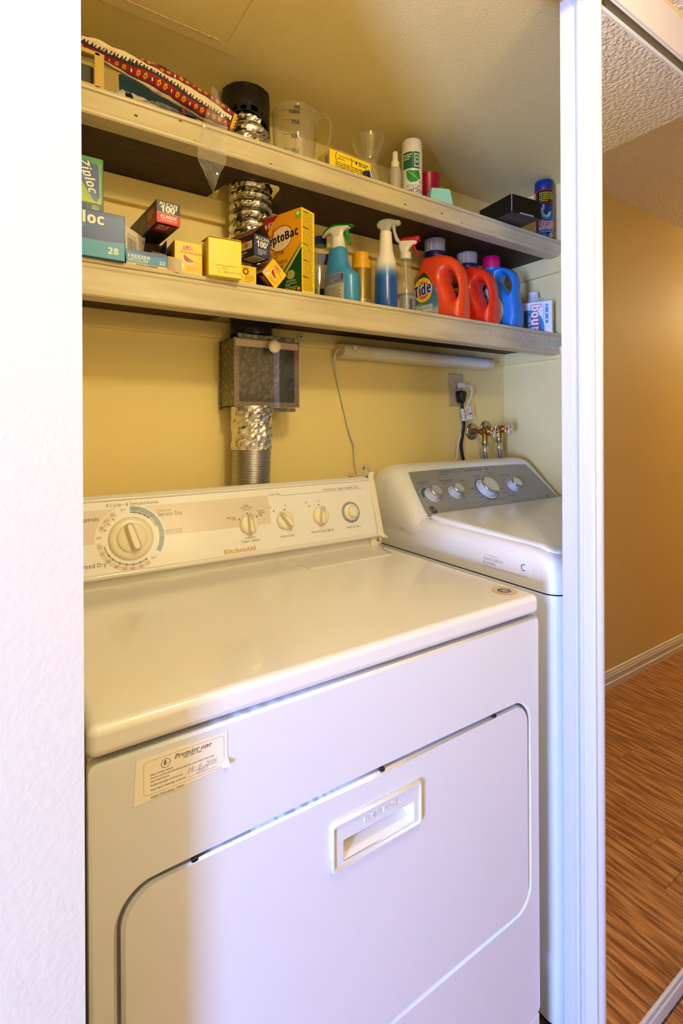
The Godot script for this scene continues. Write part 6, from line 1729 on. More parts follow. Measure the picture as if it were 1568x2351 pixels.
func low_shelf_bottles() -> void:
	var Y := LOW + 0.0006
	var cream := Color(0.93, 0.90, 0.82)
	# mouthwash with green remains
	var t := thing("mouthwash_bottle", "clear square bottle with blue cap and dark green liquid, behind the green-topped sprayer", "bottle", Vector3(0.725, Y, -1.205), -20.0)
	var m := MB.new(); skin(m, [[0.0, -0.036, 0.036, 0.020], [0.004, -0.039, 0.039, 0.023], [0.125, -0.040, 0.040, 0.023], [0.150, -0.038, 0.038, 0.022], [0.170, -0.028, 0.028, 0.019], [0.182, -0.017, 0.017, 0.016], [0.195, -0.016, 0.016, 0.016]])
	part("bottle_body", m, glass(Color(0.80, 0.82, 0.68), 0.16, 0.05), t)
	m = MB.new(); skin(m, [[0.003, -0.036, 0.036, 0.020], [0.064, -0.0375, 0.0375, 0.021], [0.066, -0.0375, 0.0375, 0.021]])
	part("liquid", m, mat(Color(0.02, 0.24, 0.17), 0.15), t)
	m = MB.new(); m.lathe(pts([0.0175, 0.190, 0.0175, 0.212, 0.016, 0.214, 0.0, 0.214]), Vector3.ZERO, 24)
	part("cap", m, mat(Color(0.08, 0.22, 0.42), 0.4), t)
	var cv := Cv.new(192, 128, Color(0.08, 0.13, 0.36)); cv.small(30, 40, 130, 3, 22, 10, cream, 3)
	m = MB.new(); m.bx(Vector3(-0.012, 0.132, 0.0222), Vector3(0.034, 0.162, 0.0232), 0.0004)
	part("neck_label", m, mat(Color(0.08, 0.13, 0.36), 0.4), t)
	# slim packet between bottles
	t = thing("slim_packet", "slim red, green and white stick packet behind the blue sprayer body", "packet", Vector3(0.715, Y, -1.150), -30.0)
	m = MB.new(); m.rbox(Vector3(0, 0.0155, 0), Vector3(0.016, 0.031, 0.012), 0.002); part("white_base", m, mat(Color(0.75, 0.72, 0.65), 0.5), t)
	m = MB.new(); m.rbox(Vector3(0, 0.058, 0), Vector3(0.016, 0.053, 0.012), 0.002); part("green_sleeve", m, mat(Color(0.10, 0.45, 0.16), 0.4), t)
	m = MB.new(); m.rbox(Vector3(0, 0.092, 0), Vector3(0.016, 0.0145, 0.012), 0.002); part("red_band", m, mat(Color(0.62, 0.08, 0.08), 0.4), t)
	m = MB.new(); m.rbox(Vector3(0, 0.1025, 0), Vector3(0.012, 0.006, 0.010), 0.002); part("dark_tip", m, M.dark, t)
	# blue cleaner with green trigger
	t = thing("spray_bottle", "light blue spray bottle with white and green trigger head and back label", "spray bottle", Vector3(0.729, Y, -1.118), -68.0)
	var rows := [[0.0, -0.037, 0.056, 0.026], [0.003, -0.041, 0.060, 0.029], [0.02, -0.0415, 0.061, 0.030], [0.076, -0.041, 0.060, 0.030], [0.086, -0.039, 0.055, 0.0295], [0.096, -0.0365, 0.043, 0.0285], [0.106, -0.034, 0.0335, 0.027], [0.118, -0.031, 0.0275, 0.025], [0.132, -0.028, 0.0245, 0.0235], [0.146, -0.0255, 0.0235, 0.022], [0.156, -0.024, 0.0225, 0.021], [0.160, -0.020, 0.019, 0.018]]
	m = MB.new(); skin(m, rows)
	part("bottle_body", m, mat(Color(0.22, 0.55, 0.76), 0.28), t)
	cv = Cv.new(360, 460, Color(0.56, 0.68, 0.68))
	cv.rect(0, 0, 360, 20, Color(0.75, 0.78, 0.70)); cv.grad(8, 8, 344, 120, Color(0.25, 0.22, 0.42), Color(0.40, 0.42, 0.55)); cv.small(16, 18, 320, 6, 18, 9, Color(0.72, 0.70, 0.80), 3); cv.line(Vector2(8, 88), Vector2(352, 40), 4, Color(0.15, 0.15, 0.4)); cv.line(Vector2(220, 110), Vector2(352, 78), 4, Color(0.15, 0.15, 0.4))
	cv.grad(8, 128, 344, 60, Color(0.40, 0.48, 0.55), Color(0.70, 0.72, 0.62)); cv.rect(8, 186, 344, 270, Color(0.78, 0.74, 0.62)); cv.small(20, 200, 316, 11, 23, 10, Color(0.30, 0.25, 0.22), 9)
	m = MB.new()
	m.sheet(12, 4, func(u, v):
		var x: float = lerpf(-0.030, 0.036, u)
		var q: float = pow(maxf(0.0, 1.0 - pow(absf((x - 0.009) / 0.0505), 2.5)), 0.4)
		return Vector3(x, 0.078 + 0.006 * sin(u * 2.0) - (0.078 + 0.006 * sin(u * 2.0) - 0.006) * v, 0.0304 * q + 0.0004), Vector3.BACK)
	part("back_label", m, printed(cv, 0.4), t)
	m = MB.new(); m.lathe(pts([0.0215, 0.155, 0.0225, 0.160, 0.0195, 0.163, 0.0185, 0.185, 0.0, 0.186]), Vector3(-0.001, 0, 0), 28)
	part("collar", m, mat(cream, 0.4), t)
	var gm := mat(Color(0.06, 0.50, 0.10), 0.35)
	sprayer_head(t, Transform3D(), [-0.014, 0.182, 0.012, 0.182, 0.0155, 0.190, 0.019, 0.200, 0.034, 0.205, 0.040, 0.209, 0.034, 0.213, 0.0, 0.219, -0.026, 0.217, -0.046, 0.204, -0.051, 0.196, -0.044, 0.199, -0.026, 0.200, -0.018, 0.192], [0.017, 0.197, 0.026, 0.200, 0.032, 0.199, 0.033, 0.185, 0.0385, 0.165, 0.034, 0.160, 0.028, 0.172, 0.022, 0.185], 0.0105, mat(cream, 0.35), gm,
		[-0.052, 0.198, -0.046, 0.2105, -0.030, 0.2205, -0.008, 0.2245, 0.014, 0.2195, 0.036, 0.2145, 0.045, 0.2125, 0.046, 0.2065, 0.038, 0.2065, 0.012, 0.2115, -0.012, 0.2145, -0.034, 0.211])
	# yellow aerosol
	cv = Cv.new(512, 512, Color(0.90, 0.70, 0.10))
	cv.poly([[Vector2(180, 0), Vector2(420, 0), Vector2(420, 512), Vector2(180, 512)]], Color(0.70, 0.56, 0.16)); cv.small(195, 16, 210, 26, 11, 5, Color(0.25, 0.20, 0.10), 2); cv.rect(180, 300, 240, 70, Color(0.75, 0.72, 0.62)); cv.small(190, 308, 215, 4, 16, 8, Color(0.35, 0.2, 0.15), 5); cv.small(190, 385, 215, 8, 14, 6, Color(0.25, 0.2, 0.1), 7)
	t = thing("aerosol_can", "yellow aerosol can with notched yellow cap, between the two blue spray bottles", "spray can", Vector3(0.826, Y, -1.150), 20.0)
	m = MB.new(); m.lathe(pts([0.0, 0.0, 0.026, 0.0, 0.028, 0.002, 0.028, 0.004, 0.0275, 0.006, 0.0275, 0.126, 0.028, 0.128]), Vector3.ZERO, 40, PI * 0.5, PI * 2.5)
	part("can", m, printed(cv, 0.3, {"metallic": 0.2}), t)
	m = MB.new(); m.lathe(pts([0.0285, 0.126, 0.0285, 0.134, 0.0265, 0.146, 0.0262, 0.152]), Vector3.ZERO, 40)
	m.lathe(pts([0.0262, 0.152, 0.0264, 0.168, 0.0255, 0.170]), Vector3.ZERO, 30, 0.75, TAU - 0.15)
	m.lathe(pts([0.0, 0.148, 0.024, 0.150]), Vector3.ZERO, 24)
	part("cap", m, mat(Color(0.92, 0.66, 0.04), 0.35), t)
	m = MB.new(); m.lathe(pts([0.0, 0.158, 0.006, 0.157, 0.007, 0.150]), Vector3.ZERO, 14)
	part("nozzle", m, mat(Color(0.80, 0.70, 0.42), 0.5), t)
	# blue fading bottle with clear trigger
	t = thing("spray_bottle", "tall white-to-blue spray bottle with a clear plastic trigger head", "spray bottle", Vector3(0.858, Y, -1.080), -62.0)
	cv = Cv.new(256, 512, cream)
	for y in 512:
		var f: float = y / 511.0
		var c := cream
		c = c.lerp(Color(0.10, 0.33, 0.68), smoothstep(0.30, 0.52, f)).lerp(Color(0.83, 0.84, 0.88), smoothstep(0.86, 0.96, f))
		cv.im.fill_rect(Rect2i(0, y, 256, 1), c)
	for k in 3: cv.poly([[Vector2(k * 85, 330), Vector2(k * 85 + 30, 250), Vector2(k * 85 + 40, 340), Vector2(k * 85 + 26, 470), Vector2(k * 85 + 6, 470)]], Color(0.10, 0.28, 0.62))
	for k in 2: cv.ring(70 + k * 25, 488, 6, 11, Color(0.35, 0.38, 0.62)); cv.ring(66, 472, 5, 9, Color(0.4, 0.42, 0.65))
	m = MB.new(); m.lathe(pts([0.0, 0.0, 0.029, 0.0, 0.0315, 0.003, 0.0315, 0.030, 0.0305, 0.080, 0.0285, 0.125, 0.0255, 0.142, 0.0215, 0.154, 0.0195, 0.164, 0.0175, 0.190, 0.0175, 0.197, 0.0160, 0.200]), Vector3.ZERO, 40)
	part("bottle_body", m, printed(cv, 0.25), t)
	m = MB.new(); m.lathe(pts([0.0160, 0.199, 0.0168, 0.201, 0.0160, 0.214, 0.0150, 0.216, 0.0, 0.216]), Vector3.ZERO, 28)
	part("collar", m, mat(cream, 0.4), t)
	var pl := mat(Color(0.86, 0.85, 0.80, 0.50), 0.3, 0.0, {"transparency": BaseMaterial3D.TRANSPARENCY_ALPHA})
	sprayer_head(t, Transform3D(), [-0.012, 0.213, 0.010, 0.213, 0.013, 0.222, 0.021, 0.229, 0.036, 0.227, 0.043, 0.232, 0.041, 0.240, 0.030, 0.243, 0.016, 0.249, -0.004, 0.252, -0.018, 0.249, -0.025, 0.241, -0.024, 0.232, -0.016, 0.226], [0.019, 0.232, 0.028, 0.230, 0.029, 0.215, 0.034, 0.200, 0.041, 0.186, 0.038, 0.180, 0.030, 0.186, 0.024, 0.203], 0.0095, pl, pl)
	# clear waisted bottle with red trigger
	t = thing("spray_bottle", "empty clear spray bottle with red and white trigger head, left of the large orange jug", "spray bottle", Vector3(0.958, Y, -1.115), -50.0)
	var cl := glass(Color(0.80, 0.76, 0.64), 0.22, 0.04)
	m = MB.new(); m.lathe(pts([0.0, 0.001, 0.024, 0.0, 0.0275, 0.003, 0.0275, 0.074, 0.0270, 0.084, 0.0235, 0.104, 0.0195, 0.122, 0.0175, 0.140, 0.0180, 0.156, 0.0175, 0.166, 0.0140, 0.171]), Vector3.ZERO, 40)
	part("bottle_body", m, cl, t)
	cv = Cv.new(512, 256, Color(0.66, 0.63, 0.58))
	cv.rect(0, 0, 512, 40, Color(0.50, 0.50, 0.54)); cv.small(10, 8, 490, 2, 16, 8, Color(0.3, 0.32, 0.5), 3); cv.small(10, 56, 490, 11, 16, 7, Color(0.40, 0.40, 0.50), 5)
	cv.poly([Array(rrect(150, 70, 210, 220, 14))], cream); cv.rect(150, 190, 60, 30, Color(0.1, 0.25, 0.55)); cv.rect(300, 70, 30, 150, Color(0.30, 0.35, 0.55))
	m = MB.new(); m.lathe(pts([0.0278, 0.006, 0.0278, 0.066]), Vector3.ZERO, 40, PI, PI * 3)
	part("wrap_label", m, printed(cv, 0.3), t)
	m = MB.new(); m.lathe(pts([0.0150, 0.168, 0.0165, 0.170, 0.0165, 0.186, 0.0150, 0.189, 0.0, 0.189]), Vector3.ZERO, 28)
	part("collar", m, mat(cream, 0.4), t)
	m = MB.new(); m.tube(PackedVector3Array([Vector3(0, 0.17, 0), Vector3(0.002, 0.09, 0.002), Vector3(0.006, 0.01, 0.004)]), 0.0025, 8)
	part("dip_tube", m, mat(Color(0.85, 0.80, 0.70), 0.4), t)
	var rm := mat(Color(0.72, 0.04, 0.05), 0.35)
	sprayer_head(t, Transform3D(), [-0.013, 0.187, 0.008, 0.187, 0.010, 0.195, 0.020, 0.206, 0.032, 0.213, 0.030, 0.222, -0.012, 0.226, -0.020, 0.215, -0.018, 0.200], [0.016, 0.214, 0.026, 0.216, 0.029, 0.204, 0.034, 0.190, 0.041, 0.178, 0.037, 0.175, 0.029, 0.188, 0.022, 0.198], 0.0095, mat(cream, 0.35), rm,
		[-0.016, 0.219, -0.012, 0.231, 0.010, 0.2335, 0.030, 0.234, 0.041, 0.233, 0.042, 0.219, 0.032, 0.217, 0.020, 0.218])
	# orange laundry jugs
	var body := [0.03, 0.012, 0.06, 0.0, 0.5, -0.002, 0.95, 0.0, 0.985, 0.02, 0.995, 0.15, 1.0, 0.33, 0.985, 0.47, 0.94, 0.585, 0.86, 0.675, 0.74, 0.745, 0.62, 0.775, 0.56, 0.785, 0.54, 0.80, 0.36, 0.80, 0.17, 0.80, 0.14, 0.76, 0.09, 0.64, 0.03, 0.52, 0.0, 0.43, 0.005, 0.25]
	var hole := [0.625, 0.50, 0.64, 0.555, 0.70, 0.585, 0.78, 0.56, 0.845, 0.48, 0.88, 0.385, 0.885, 0.30, 0.85, 0.255, 0.79, 0.24, 0.74, 0.285, 0.69, 0.39]
	var lab := [0.24, 0.595, 0.31, 0.585, 0.41, 0.49, 0.496, 0.41, 0.547, 0.33, 0.567, 0.22, 0.56, 0.12, 0.50, 0.085, 0.30, 0.07, 0.13, 0.085, 0.06, 0.13, 0.045, 0.30, 0.055, 0.42, 0.14, 0.54]
	cv = Cv.new(640, 760, Color(0.20, 0.34, 0.36))
	cv.grad(0, 0, 640, 460, Color(0.14, 0.26, 0.26), Color(0.28, 0.46, 0.48)); cv.grad(0, 460, 640, 150, Color(0.22, 0.42, 0.45), Color(0.42, 0.62, 0.64)); cv.grad(0, 610, 640, 150, Color(0.70, 0.66, 0.55), Color(0.80, 0.84, 0.80))
	var g := RandomNumberGenerator.new(); g.seed = 14
	for k in 26:
		var p := Vector2(g.randf_range(330, 620), g.randf_range(40, 400))
		cv.poly([[p, p + Vector2(20, 40), p + Vector2(60, 130), p + Vector2(26, 80)]], Color(0.30, 0.45, 0.50).lerp(Color(0.7, 0.8, 0.8), g.randf()))
	cv.ellipse(250, 290, 232, 205, Color(0.95, 0.82, 0.06)); cv.ellipse(250, 290, 170, 150, Color(0.92, 0.38, 0.08)); cv.ellipse(250, 292, 112, 96, Color(0.95, 0.82, 0.06))
	for e in [[16.0, Color(0.95, 0.93, 0.90)], [4.0, Color(0.09, 0.13, 0.42)]]:
		cv.text("Tide", 240, 375, 250, e[1], {"a": 0.5, "b": true, "rot": -9, "e": e[0], "sx": 0.88, "k": 0.08})
	cv.text("ULTRA", 110, 540, 46, Color(0.55, 0.78, 0.80)); cv.text("COLDWATER", 60, 592, 70, cream, {"b": true, "sx": 1.05, "e": 2.0}); cv.text("EAU FROIDE", 60, 652, 70, cream, {"b": true, "sx": 1.05, "e": 2.0}); cv.line(Vector2(50, 672), Vector2(620, 672), 5, Color(0.5, 0.78, 0.85))
	cv.small(330, 690, 270, 4, 16, 8, Color(0.25, 0.25, 0.45), 6); cv.rect(220, 700, 36, 32, cream); cv.ellipse(238, 716, 11, 11, Color(0.2, 0.45, 0.55))
	var om := mat(Color(0.92, 0.29, 0.10), 0.3, 0.0, {"subsurf_scatter_enabled": true, "subsurf_scatter_strength": 0.05})
	var capm := mat(Color(0.75, 0.76, 0.80, 0.42), 0.32, 0.0, {"transparency": BaseMaterial3D.TRANSPARENCY_ALPHA})
	var bluem := mat(Color(0.03, 0.05, 0.30), 0.35)
	for k in 2:
		var w: float = [0.168, 0.160][k]; var h: float = [0.267, 0.252][k]
		t = detergent("detergent_jug", ["large orange laundry detergent jug with round bullseye label, front of the orange pair", "smaller red-orange detergent jug half hidden between the large orange one and the blue softener"][k],
			[Vector3(1.118, Y, -1.130), Vector3(1.262, Y, -1.132)][k], [-74.0, -77.0][k], w, h, 0.042, body, hole, lab, cv, om if k == 0 else mat(Color(0.88, 0.18, 0.06), 0.3), "orange detergent jugs")
		var cx := -0.145 * w
		m = MB.new(); m.lathe(pts([0.0, 0.790 * h, 0.0355, 0.785 * h, 0.0355, 0.835 * h, 0.0345, 0.845 * h, 0.0, 0.846 * h]), Vector3(cx, 0, 0), 36)
		part("pour_ring", m, bluem, t)
		m = MB.new(); m.lathe(pts([0.0325, 0.846 * h, 0.0320, 0.90 * h, 0.0330, 0.96 * h, 0.0335, 0.990 * h, 0.0325, 0.995 * h, 0.0, 0.995 * h]), Vector3(cx, 0, 0), 36)
		part("measuring_cap", m, capm, t, "frosted clear measuring cap")
		m = MB.new(); m.lathe(pts([0.011, 0.846 * h, 0.010, 0.90 * h, 0.0, 0.905 * h]), Vector3(cx, 0, 0), 16)
		part("spout", m, bluem, t)
		for q in 3:
			m = MB.new(); m.xf = Transform3D(Basis(Vector3.UP, -0.5 + 0.35 * q), Vector3(cx, 0, 0)); m.rbox(Vector3(0, (0.955 - 0.02 * q) * h, 0.0325), Vector3(0.006, (0.06 + 0.03 * q) * h, 0.001), 0.0004)
			part("fill_mark", m, mat(Color(0.80, 0.81, 0.84, 0.6), 0.4, 0.0, {"transparency": BaseMaterial3D.TRANSPARENCY_ALPHA}), t)
		if k == 0:
			var hv := Cv.new(160, 100, Color(0.88, 0.20, 0.055)); hv.ellipse(96, 50, 50, 44, Color(0.85, 0.88, 0.9)); hv.ellipse(60, 50, 50, 46, Color(0.9, 0.93, 0.95)); hv.ellipse(60, 50, 42, 38, Color(0.12, 0.45, 0.62)); hv.ellipse(60, 50, 31, 28, Color(0.9, 0.93, 0.95)); hv.text("he", 60, 62, 40, Color(0.12, 0.45, 0.62), {"a": 0.5, "b": true})
			m = MB.new(); m.xf = Transform3D(Basis(Vector3.UP, -0.1), Vector3(-0.030, 0.729 * h, 0.0322)); m.prism(PackedVector2Array(Cv.oval(0, 0, 0.011, 0.0065)), 0.0, 0.0006, 0.0)
			part("small_emblem", m, printed(hv, 0.4), t)
	# blue softener
	cv = Cv.new(512, 640, Color(0.90, 0.88, 0.89))
	cv.ring(160, 150, 34, 46, Color(0.20, 0.18, 0.32), 2.6, 6.6)
	cv.text("Downy", 365, 300, 150, Color(0.13, 0.14, 0.40), {"a": 1.0, "e": 2.0, "k": 0.05, "sx": 0.92}); cv.text("SOFT", 200, 366, 58, Color(0.3, 0.25, 0.3), {"a": 1.0, "b": true}); cv.text("DOUX", 220, 418, 58, Color(0.3, 0.25, 0.3), {"a": 1.0, "b": true}); cv.small(80, 436, 140, 2, 16, 7, Color(0.85, 0.4, 0.35), 3)
	cv.rect(385, 220, 80, 200, Color(0.72, 0.85, 0.92)); cv.text("48", 400, 390, 44, Color(0.25, 0.55, 0.75))
	cv.grad(0, 545, 512, 95, Color(0.85, 0.35, 0.62), Color(0.78, 0.12, 0.50)); cv.ellipse(330, 500, 120, 86, Color(0.93, 0.55, 0.68))
	for k in 7: cv.ring(330 + 6 * sin(k * 2.0), 500 + 4 * cos(k * 1.7), 14 + k * 12, 18 + k * 12, Color(0.97, 0.80, 0.86) if k % 2 == 0 else Color(0.85, 0.30, 0.48), 0.4 * k, 0.4 * k + 4.2)
	cv.small(60, 580, 170, 2, 20, 9, Color(0.95, 0.8, 0.9), 7)
	var db := [0.05, 0.01, 0.10, 0.0, 0.5, -0.002, 0.93, 0.0, 0.965, 0.02, 0.995, 0.15, 1.0, 0.24, 0.985, 0.33, 0.945, 0.43, 0.935, 0.485, 0.95, 0.56, 0.93, 0.645, 0.86, 0.725, 0.73, 0.785, 0.60, 0.815, 0.54, 0.822, 0.52, 0.835, 0.30, 0.84, 0.06, 0.835, 0.04, 0.80, 0.01, 0.72, 0.0, 0.50, 0.0, 0.25]
	var dh := [0.545, 0.63, 0.56, 0.70, 0.61, 0.735, 0.68, 0.715, 0.78, 0.635, 0.825, 0.545, 0.81, 0.495, 0.745, 0.475, 0.65, 0.53]
	var dl := [0.33, 0.555, 0.42, 0.545, 0.57, 0.445, 0.68, 0.34, 0.715, 0.25, 0.69, 0.16, 0.60, 0.075, 0.45, 0.04, 0.25, 0.035, 0.10, 0.06, 0.06, 0.15, 0.06, 0.35, 0.12, 0.48]
	t = detergent("softener_bottle", "sky blue fabric softener bottle with magenta cap and rose label, right of the orange jugs", Vector3(1.380, Y, -1.122), -80.0, 0.150, 0.264, 0.038, db, dh, dl, cv, mat(Color(0.14, 0.47, 0.78), 0.3))
	m = MB.new(); m.lathe(pts([0.0300, 0.836 * 0.264, 0.0290, 0.965 * 0.264, 0.0275, 0.985 * 0.264, 0.0, 0.992 * 0.264]), Vector3(-0.032, 0, 0), 36)
	part("cap", m, mat(Color(0.78, 0.03, 0.38), 0.35), t)
	m = MB.new(); m.lathe(pts([0.0335, 0.800 * 0.264, 0.0345, 0.812 * 0.264, 0.0335, 0.832 * 0.264, 0.0300, 0.838 * 0.264]), Vector3(-0.032, 0, 0), 36)
	part("neck_ring", m, mat(Color(0.14, 0.47, 0.78), 0.3), t)
	# white jug behind the dryer sheets
	t = thing("plastic_jug", "small translucent white plastic jug with handle behind the dryer sheet carton", "jug", Vector3(1.5575, Y, -1.118), -20.0)
	var jm := mat(Color(0.86, 0.87, 0.89, 0.85), 0.4, 0.0, {"transparency": BaseMaterial3D.TRANSPARENCY_ALPHA})
	m = MB.new(); skin(m, [[0.0, -0.033, 0.030, 0.029], [0.004, -0.036, 0.033, 0.032], [0.080, -0.036, 0.033, 0.032], [0.088, -0.0345, 0.0315, 0.031], [0.092, -0.035, 0.031, 0.031], [0.104, -0.032, 0.026, 0.028], [0.108, -0.031, 0.026, 0.027], [0.118, -0.027, 0.021, 0.023], [0.122, -0.026, 0.0205, 0.022], [0.134, -0.021, 0.016, 0.017], [0.140, -0.019, 0.014, 0.0155], [0.147, -0.0185, 0.0135, 0.015]], 32, 3.0)
	part("jug_body", m, jm, t)
	m = MB.new(); m.tube(curve([Vector3(0.010, 0.136, 0), Vector3(0.024, 0.137, 0), Vector3(0.034, 0.128, 0), Vector3(0.039, 0.112, 0), Vector3(0.0385, 0.095, 0), Vector3(0.030, 0.080, 0)], 5), 0.0068, 12)
	part("handle", m, jm, t)
	m = MB.new(); m.lathe(pts([0.0165, 0.146, 0.0165, 0.156, 0.0155, 0.158, 0.0, 0.158]), Vector3(-0.0025, 0, 0), 24)
	part("cap", m, mat(Color(0.88, 0.89, 0.92), 0.4), t)

func top_shelf() -> void:
	var Y := UPP + 0.0042
	var cream := Color(0.93, 0.89, 0.80)
	# yellow basket frame at the far left
	var t := thing("basket", "yellowed plastic basket at the far left of the upper shelf, beside the wall edge", "basket", Vector3(0.085, Y, -1.11))
	var ym := mat(Color(0.80, 0.66, 0.30), 0.5)
	for p in [[0.057, 0.068], [-0.057, 0.068], [0.057, -0.06], [-0.057, -0.06]]:
		var m := MB.new(); m.rbox(Vector3(p[0], 0.035, p[1]), Vector3(0.017, 0.070, 0.006), 0.0015); part("corner_post", m, ym, t)
	for y in [0.004, 0.067]:
		for z in [0.068, -0.06]:
			var m := MB.new(); m.rbox(Vector3(0, y, z), Vector3(0.118, 0.008, 0.006), 0.0015); part("rim_bar", m, ym, t)
	var bm := MB.new(); bm.rbox(Vector3(0, 0.028, 0), Vector3(0.10, 0.05, 0.105), 0.004); part("grey_interior", bm, mat(Color(0.32, 0.31, 0.28), 0.8), t)  # solid grey block standing for the dark inside of the basket
	# spotted cloth
	var cv := Cv.new(512, 512, Color(0.86, 0.80, 0.70))
	var g := RandomNumberGenerator.new(); g.seed = 21
	for k in 26:
		cv.ellipse(g.randf_range(0, 512), g.randf_range(0, 512), g.randf_range(16, 36), g.randf_range(12, 24), Color(0.07, 0.06, 0.06), g.randf() * 3.0)
	t = thing("spotted_cloth", "cream cloth with black spots bunched under the patterned textile on the upper shelf", "cloth", Vector3(0.235, Y, -1.13))
	var nz := noise(2.6, 33)
	var m := MB.new()
	var rings := []
	for i in 18:
		var ring := []
		var u := i / 17.0
		for k in 28:
			var a := TAU * k / 28
			var s: float = sqrt(maxf(0.02, sin(PI * clampf(u, 0.03, 0.97))))
			var n: float = nz.get_noise_3d(u * 3.0, cos(a) * 1.2, sin(a) * 1.2)
			var hh: float = lerpf(0.068, 0.030, u)
			ring.append(Vector3(-0.085 + 0.17 * u, maxf(0.001, hh * 0.5 * (1.0 + s * sin(a) * (1.0 + 0.45 * n))), 0.055 * s * cos(a) * (1.0 + 0.3 * n)))
		rings.append(ring)
	m.loft(rings)
	part("cloth", m, printed(cv, 0.9), t)
	# patterned textile: a flattened roll, right end on the shelf, left end raised
	cv = Cv.new(1400, 512, Color(0.90, 0.82, 0.66))
	var ink := Color(0.17, 0.18, 0.22); var red := Color(0.58, 0.05, 0.08); var yel := Color(0.86, 0.62, 0.10)
	for e in [[36, 0.0], [224, 0.5], [420, 1.0]]:
		var y0: float = e[0]
		for x in 140:
			var px := x * 10.0; var w := 10.0 * sin(px * 0.008 + e[1] * 3.0)
			cv.rect(px, y0 + w - 9, 11, 9, ink); cv.rect(px, y0 + w, 11, 52, red); cv.rect(px, y0 + w + 52, 11, 8, ink)
			if x % 3 == 0: cv.poly([[Vector2(px - 18, y0 + w + 58), Vector2(px + 18, y0 + w + 58), Vector2(px + g.randf_range(-6, 6), y0 + w + 96)]], ink)
			if x % 6 == 0: cv.ellipse(px + 6, y0 + w + 74, 6, 5, cream)
		for x in 24:
			var px := x * 58.0 + 20; var w := 10.0 * sin(px * 0.008 + e[1] * 3.0); var c := Vector2(px, y0 + w + 27)
			if x % 3 == 1:
				cv.ellipse(c.x, c.y, 6, 11, cream, 0.5); cv.ellipse(c.x - 16, c.y - 4, 8, 8, Color(0.16, 0.30, 0.22))
			else:
				for q in 5: cv.ellipse(c.x + 11 * cos(q * TAU / 5), c.y + 11 * sin(q * TAU / 5), 8, 8, yel)
				cv.ellipse(c.x, c.y, 5, 5, red)
	cv.rect(1340, 0, 60, 512, ink); cv.rect(1352, 0, 48, 512, yel)
	for q in 16: cv.ellipse(1398, q * 32.0 + 10, 14, 12, ink)
	t = thing("patterned_textile", "long rolled cream textile with red floral and dark lace bands lying along the upper shelf", "textile", Vector3(0.27, Y + 0.040, -1.062))
	rings = []
	for i in 30:
		var u := i / 29.0
		var ring := []
		for k in 30:
			var a := TAU * k / 30
			var n: float = nz.get_noise_3d(u * 4.0 + 9.0, cos(a) * 0.8, sin(a) * 0.8)
			var hh: float = lerpf(0.013, 0.026, smoothstep(0.0, 0.5, u)) * (1.0 - 0.25 * smoothstep(0.85, 1.0, u))
			var c := Vector3(lerpf(-0.158, 0.143, u), lerpf(0.050, -0.008, u) + 0.006 * sin(u * 4.0), 0.012 * sin(u * 2.0))
			ring.append(c + Vector3(0.006 * sin(a), hh * sin(a) * (1.0 + 0.22 * n), 0.019 * cos(a) * (1.0 + 0.25 * n) + 0.004 * sin(a * 3.0 + u * 5.0)))
		rings.append(ring)
	m = MB.new(); m.loft(rings)
	for i in m.t.size(): m.t[i] = Vector2(1.0 - m.t[i].y, fposmod(m.t[i].x + 0.25, 1.0)) if false else Vector2(1.0 - m.t[i].y, m.t[i].x)
	part("roll", m, printed(cv, 0.85, {"rim_enabled": true, "rim": 0.2}), t)
	# blue plastic sleeve behind
	t = thing("blue_folder", "pale blue plastic folder standing behind the patterned textile", "folder", Vector3(0.275, Y, -1.105))
	m = MB.new(); m.xf = Transform3D(Basis(Vector3.RIGHT, -0.2), Vector3(0, 0.001, 0)); m.prism(pts([-0.085, 0.0, 0.075, 0.0, 0.075, 0.070, -0.078, 0.1035, -0.085, 0.098]), -0.002, 0.002, 0.0008)
	part("sheet", m, mat(Color(0.22, 0.48, 0.74), 0.35), t)
	# zip bag under the roll
	t = thing("zip_bag", "clear zip bag with red and blue seal lying flat under the patterned textile", "bag", Vector3(0.27, Y, -1.045))
	m = MB.new()
	m.sheet(26, 8, func(u, v): return Vector3(-0.060 + 0.105 * u, 0.0015 + 0.024 * sin(PI * v) * (0.4 + 0.6 * sin(PI * u)) + 0.004 * nz.get_noise_2d(u * 9.0, v * 6.0), 0.012 - 0.05 * v), Vector3.UP)
	part("film", m, M.film, t)
	m = MB.new(); m.sheet(3, 8, func(u, v): return Vector3(0.026 + 0.006 * u, 0.004 + 0.022 * sin(PI * v), 0.0135 - 0.05 * v), Vector3.UP)
	part("red_seal", m, mat(Color(0.60, 0.22, 0.26), 0.4), t)
	m = MB.new(); m.sheet(4, 8, func(u, v): return Vector3(0.033 + 0.022 * u, 0.004 + 0.020 * sin(PI * v) * (1.0 - 0.4 * u), 0.0135 - 0.05 * v), Vector3.UP)
	part("blue_strip", m, mat(Color(0.20, 0.30, 0.50), 0.4), t)
	# strip of clear film over the lip
	t = thing("film_strip", "twisted strip of clear plastic film hanging over the upper shelf's front lip", "plastic film", Vector3(0.352, 1.81, -1.018))
	m = MB.new()
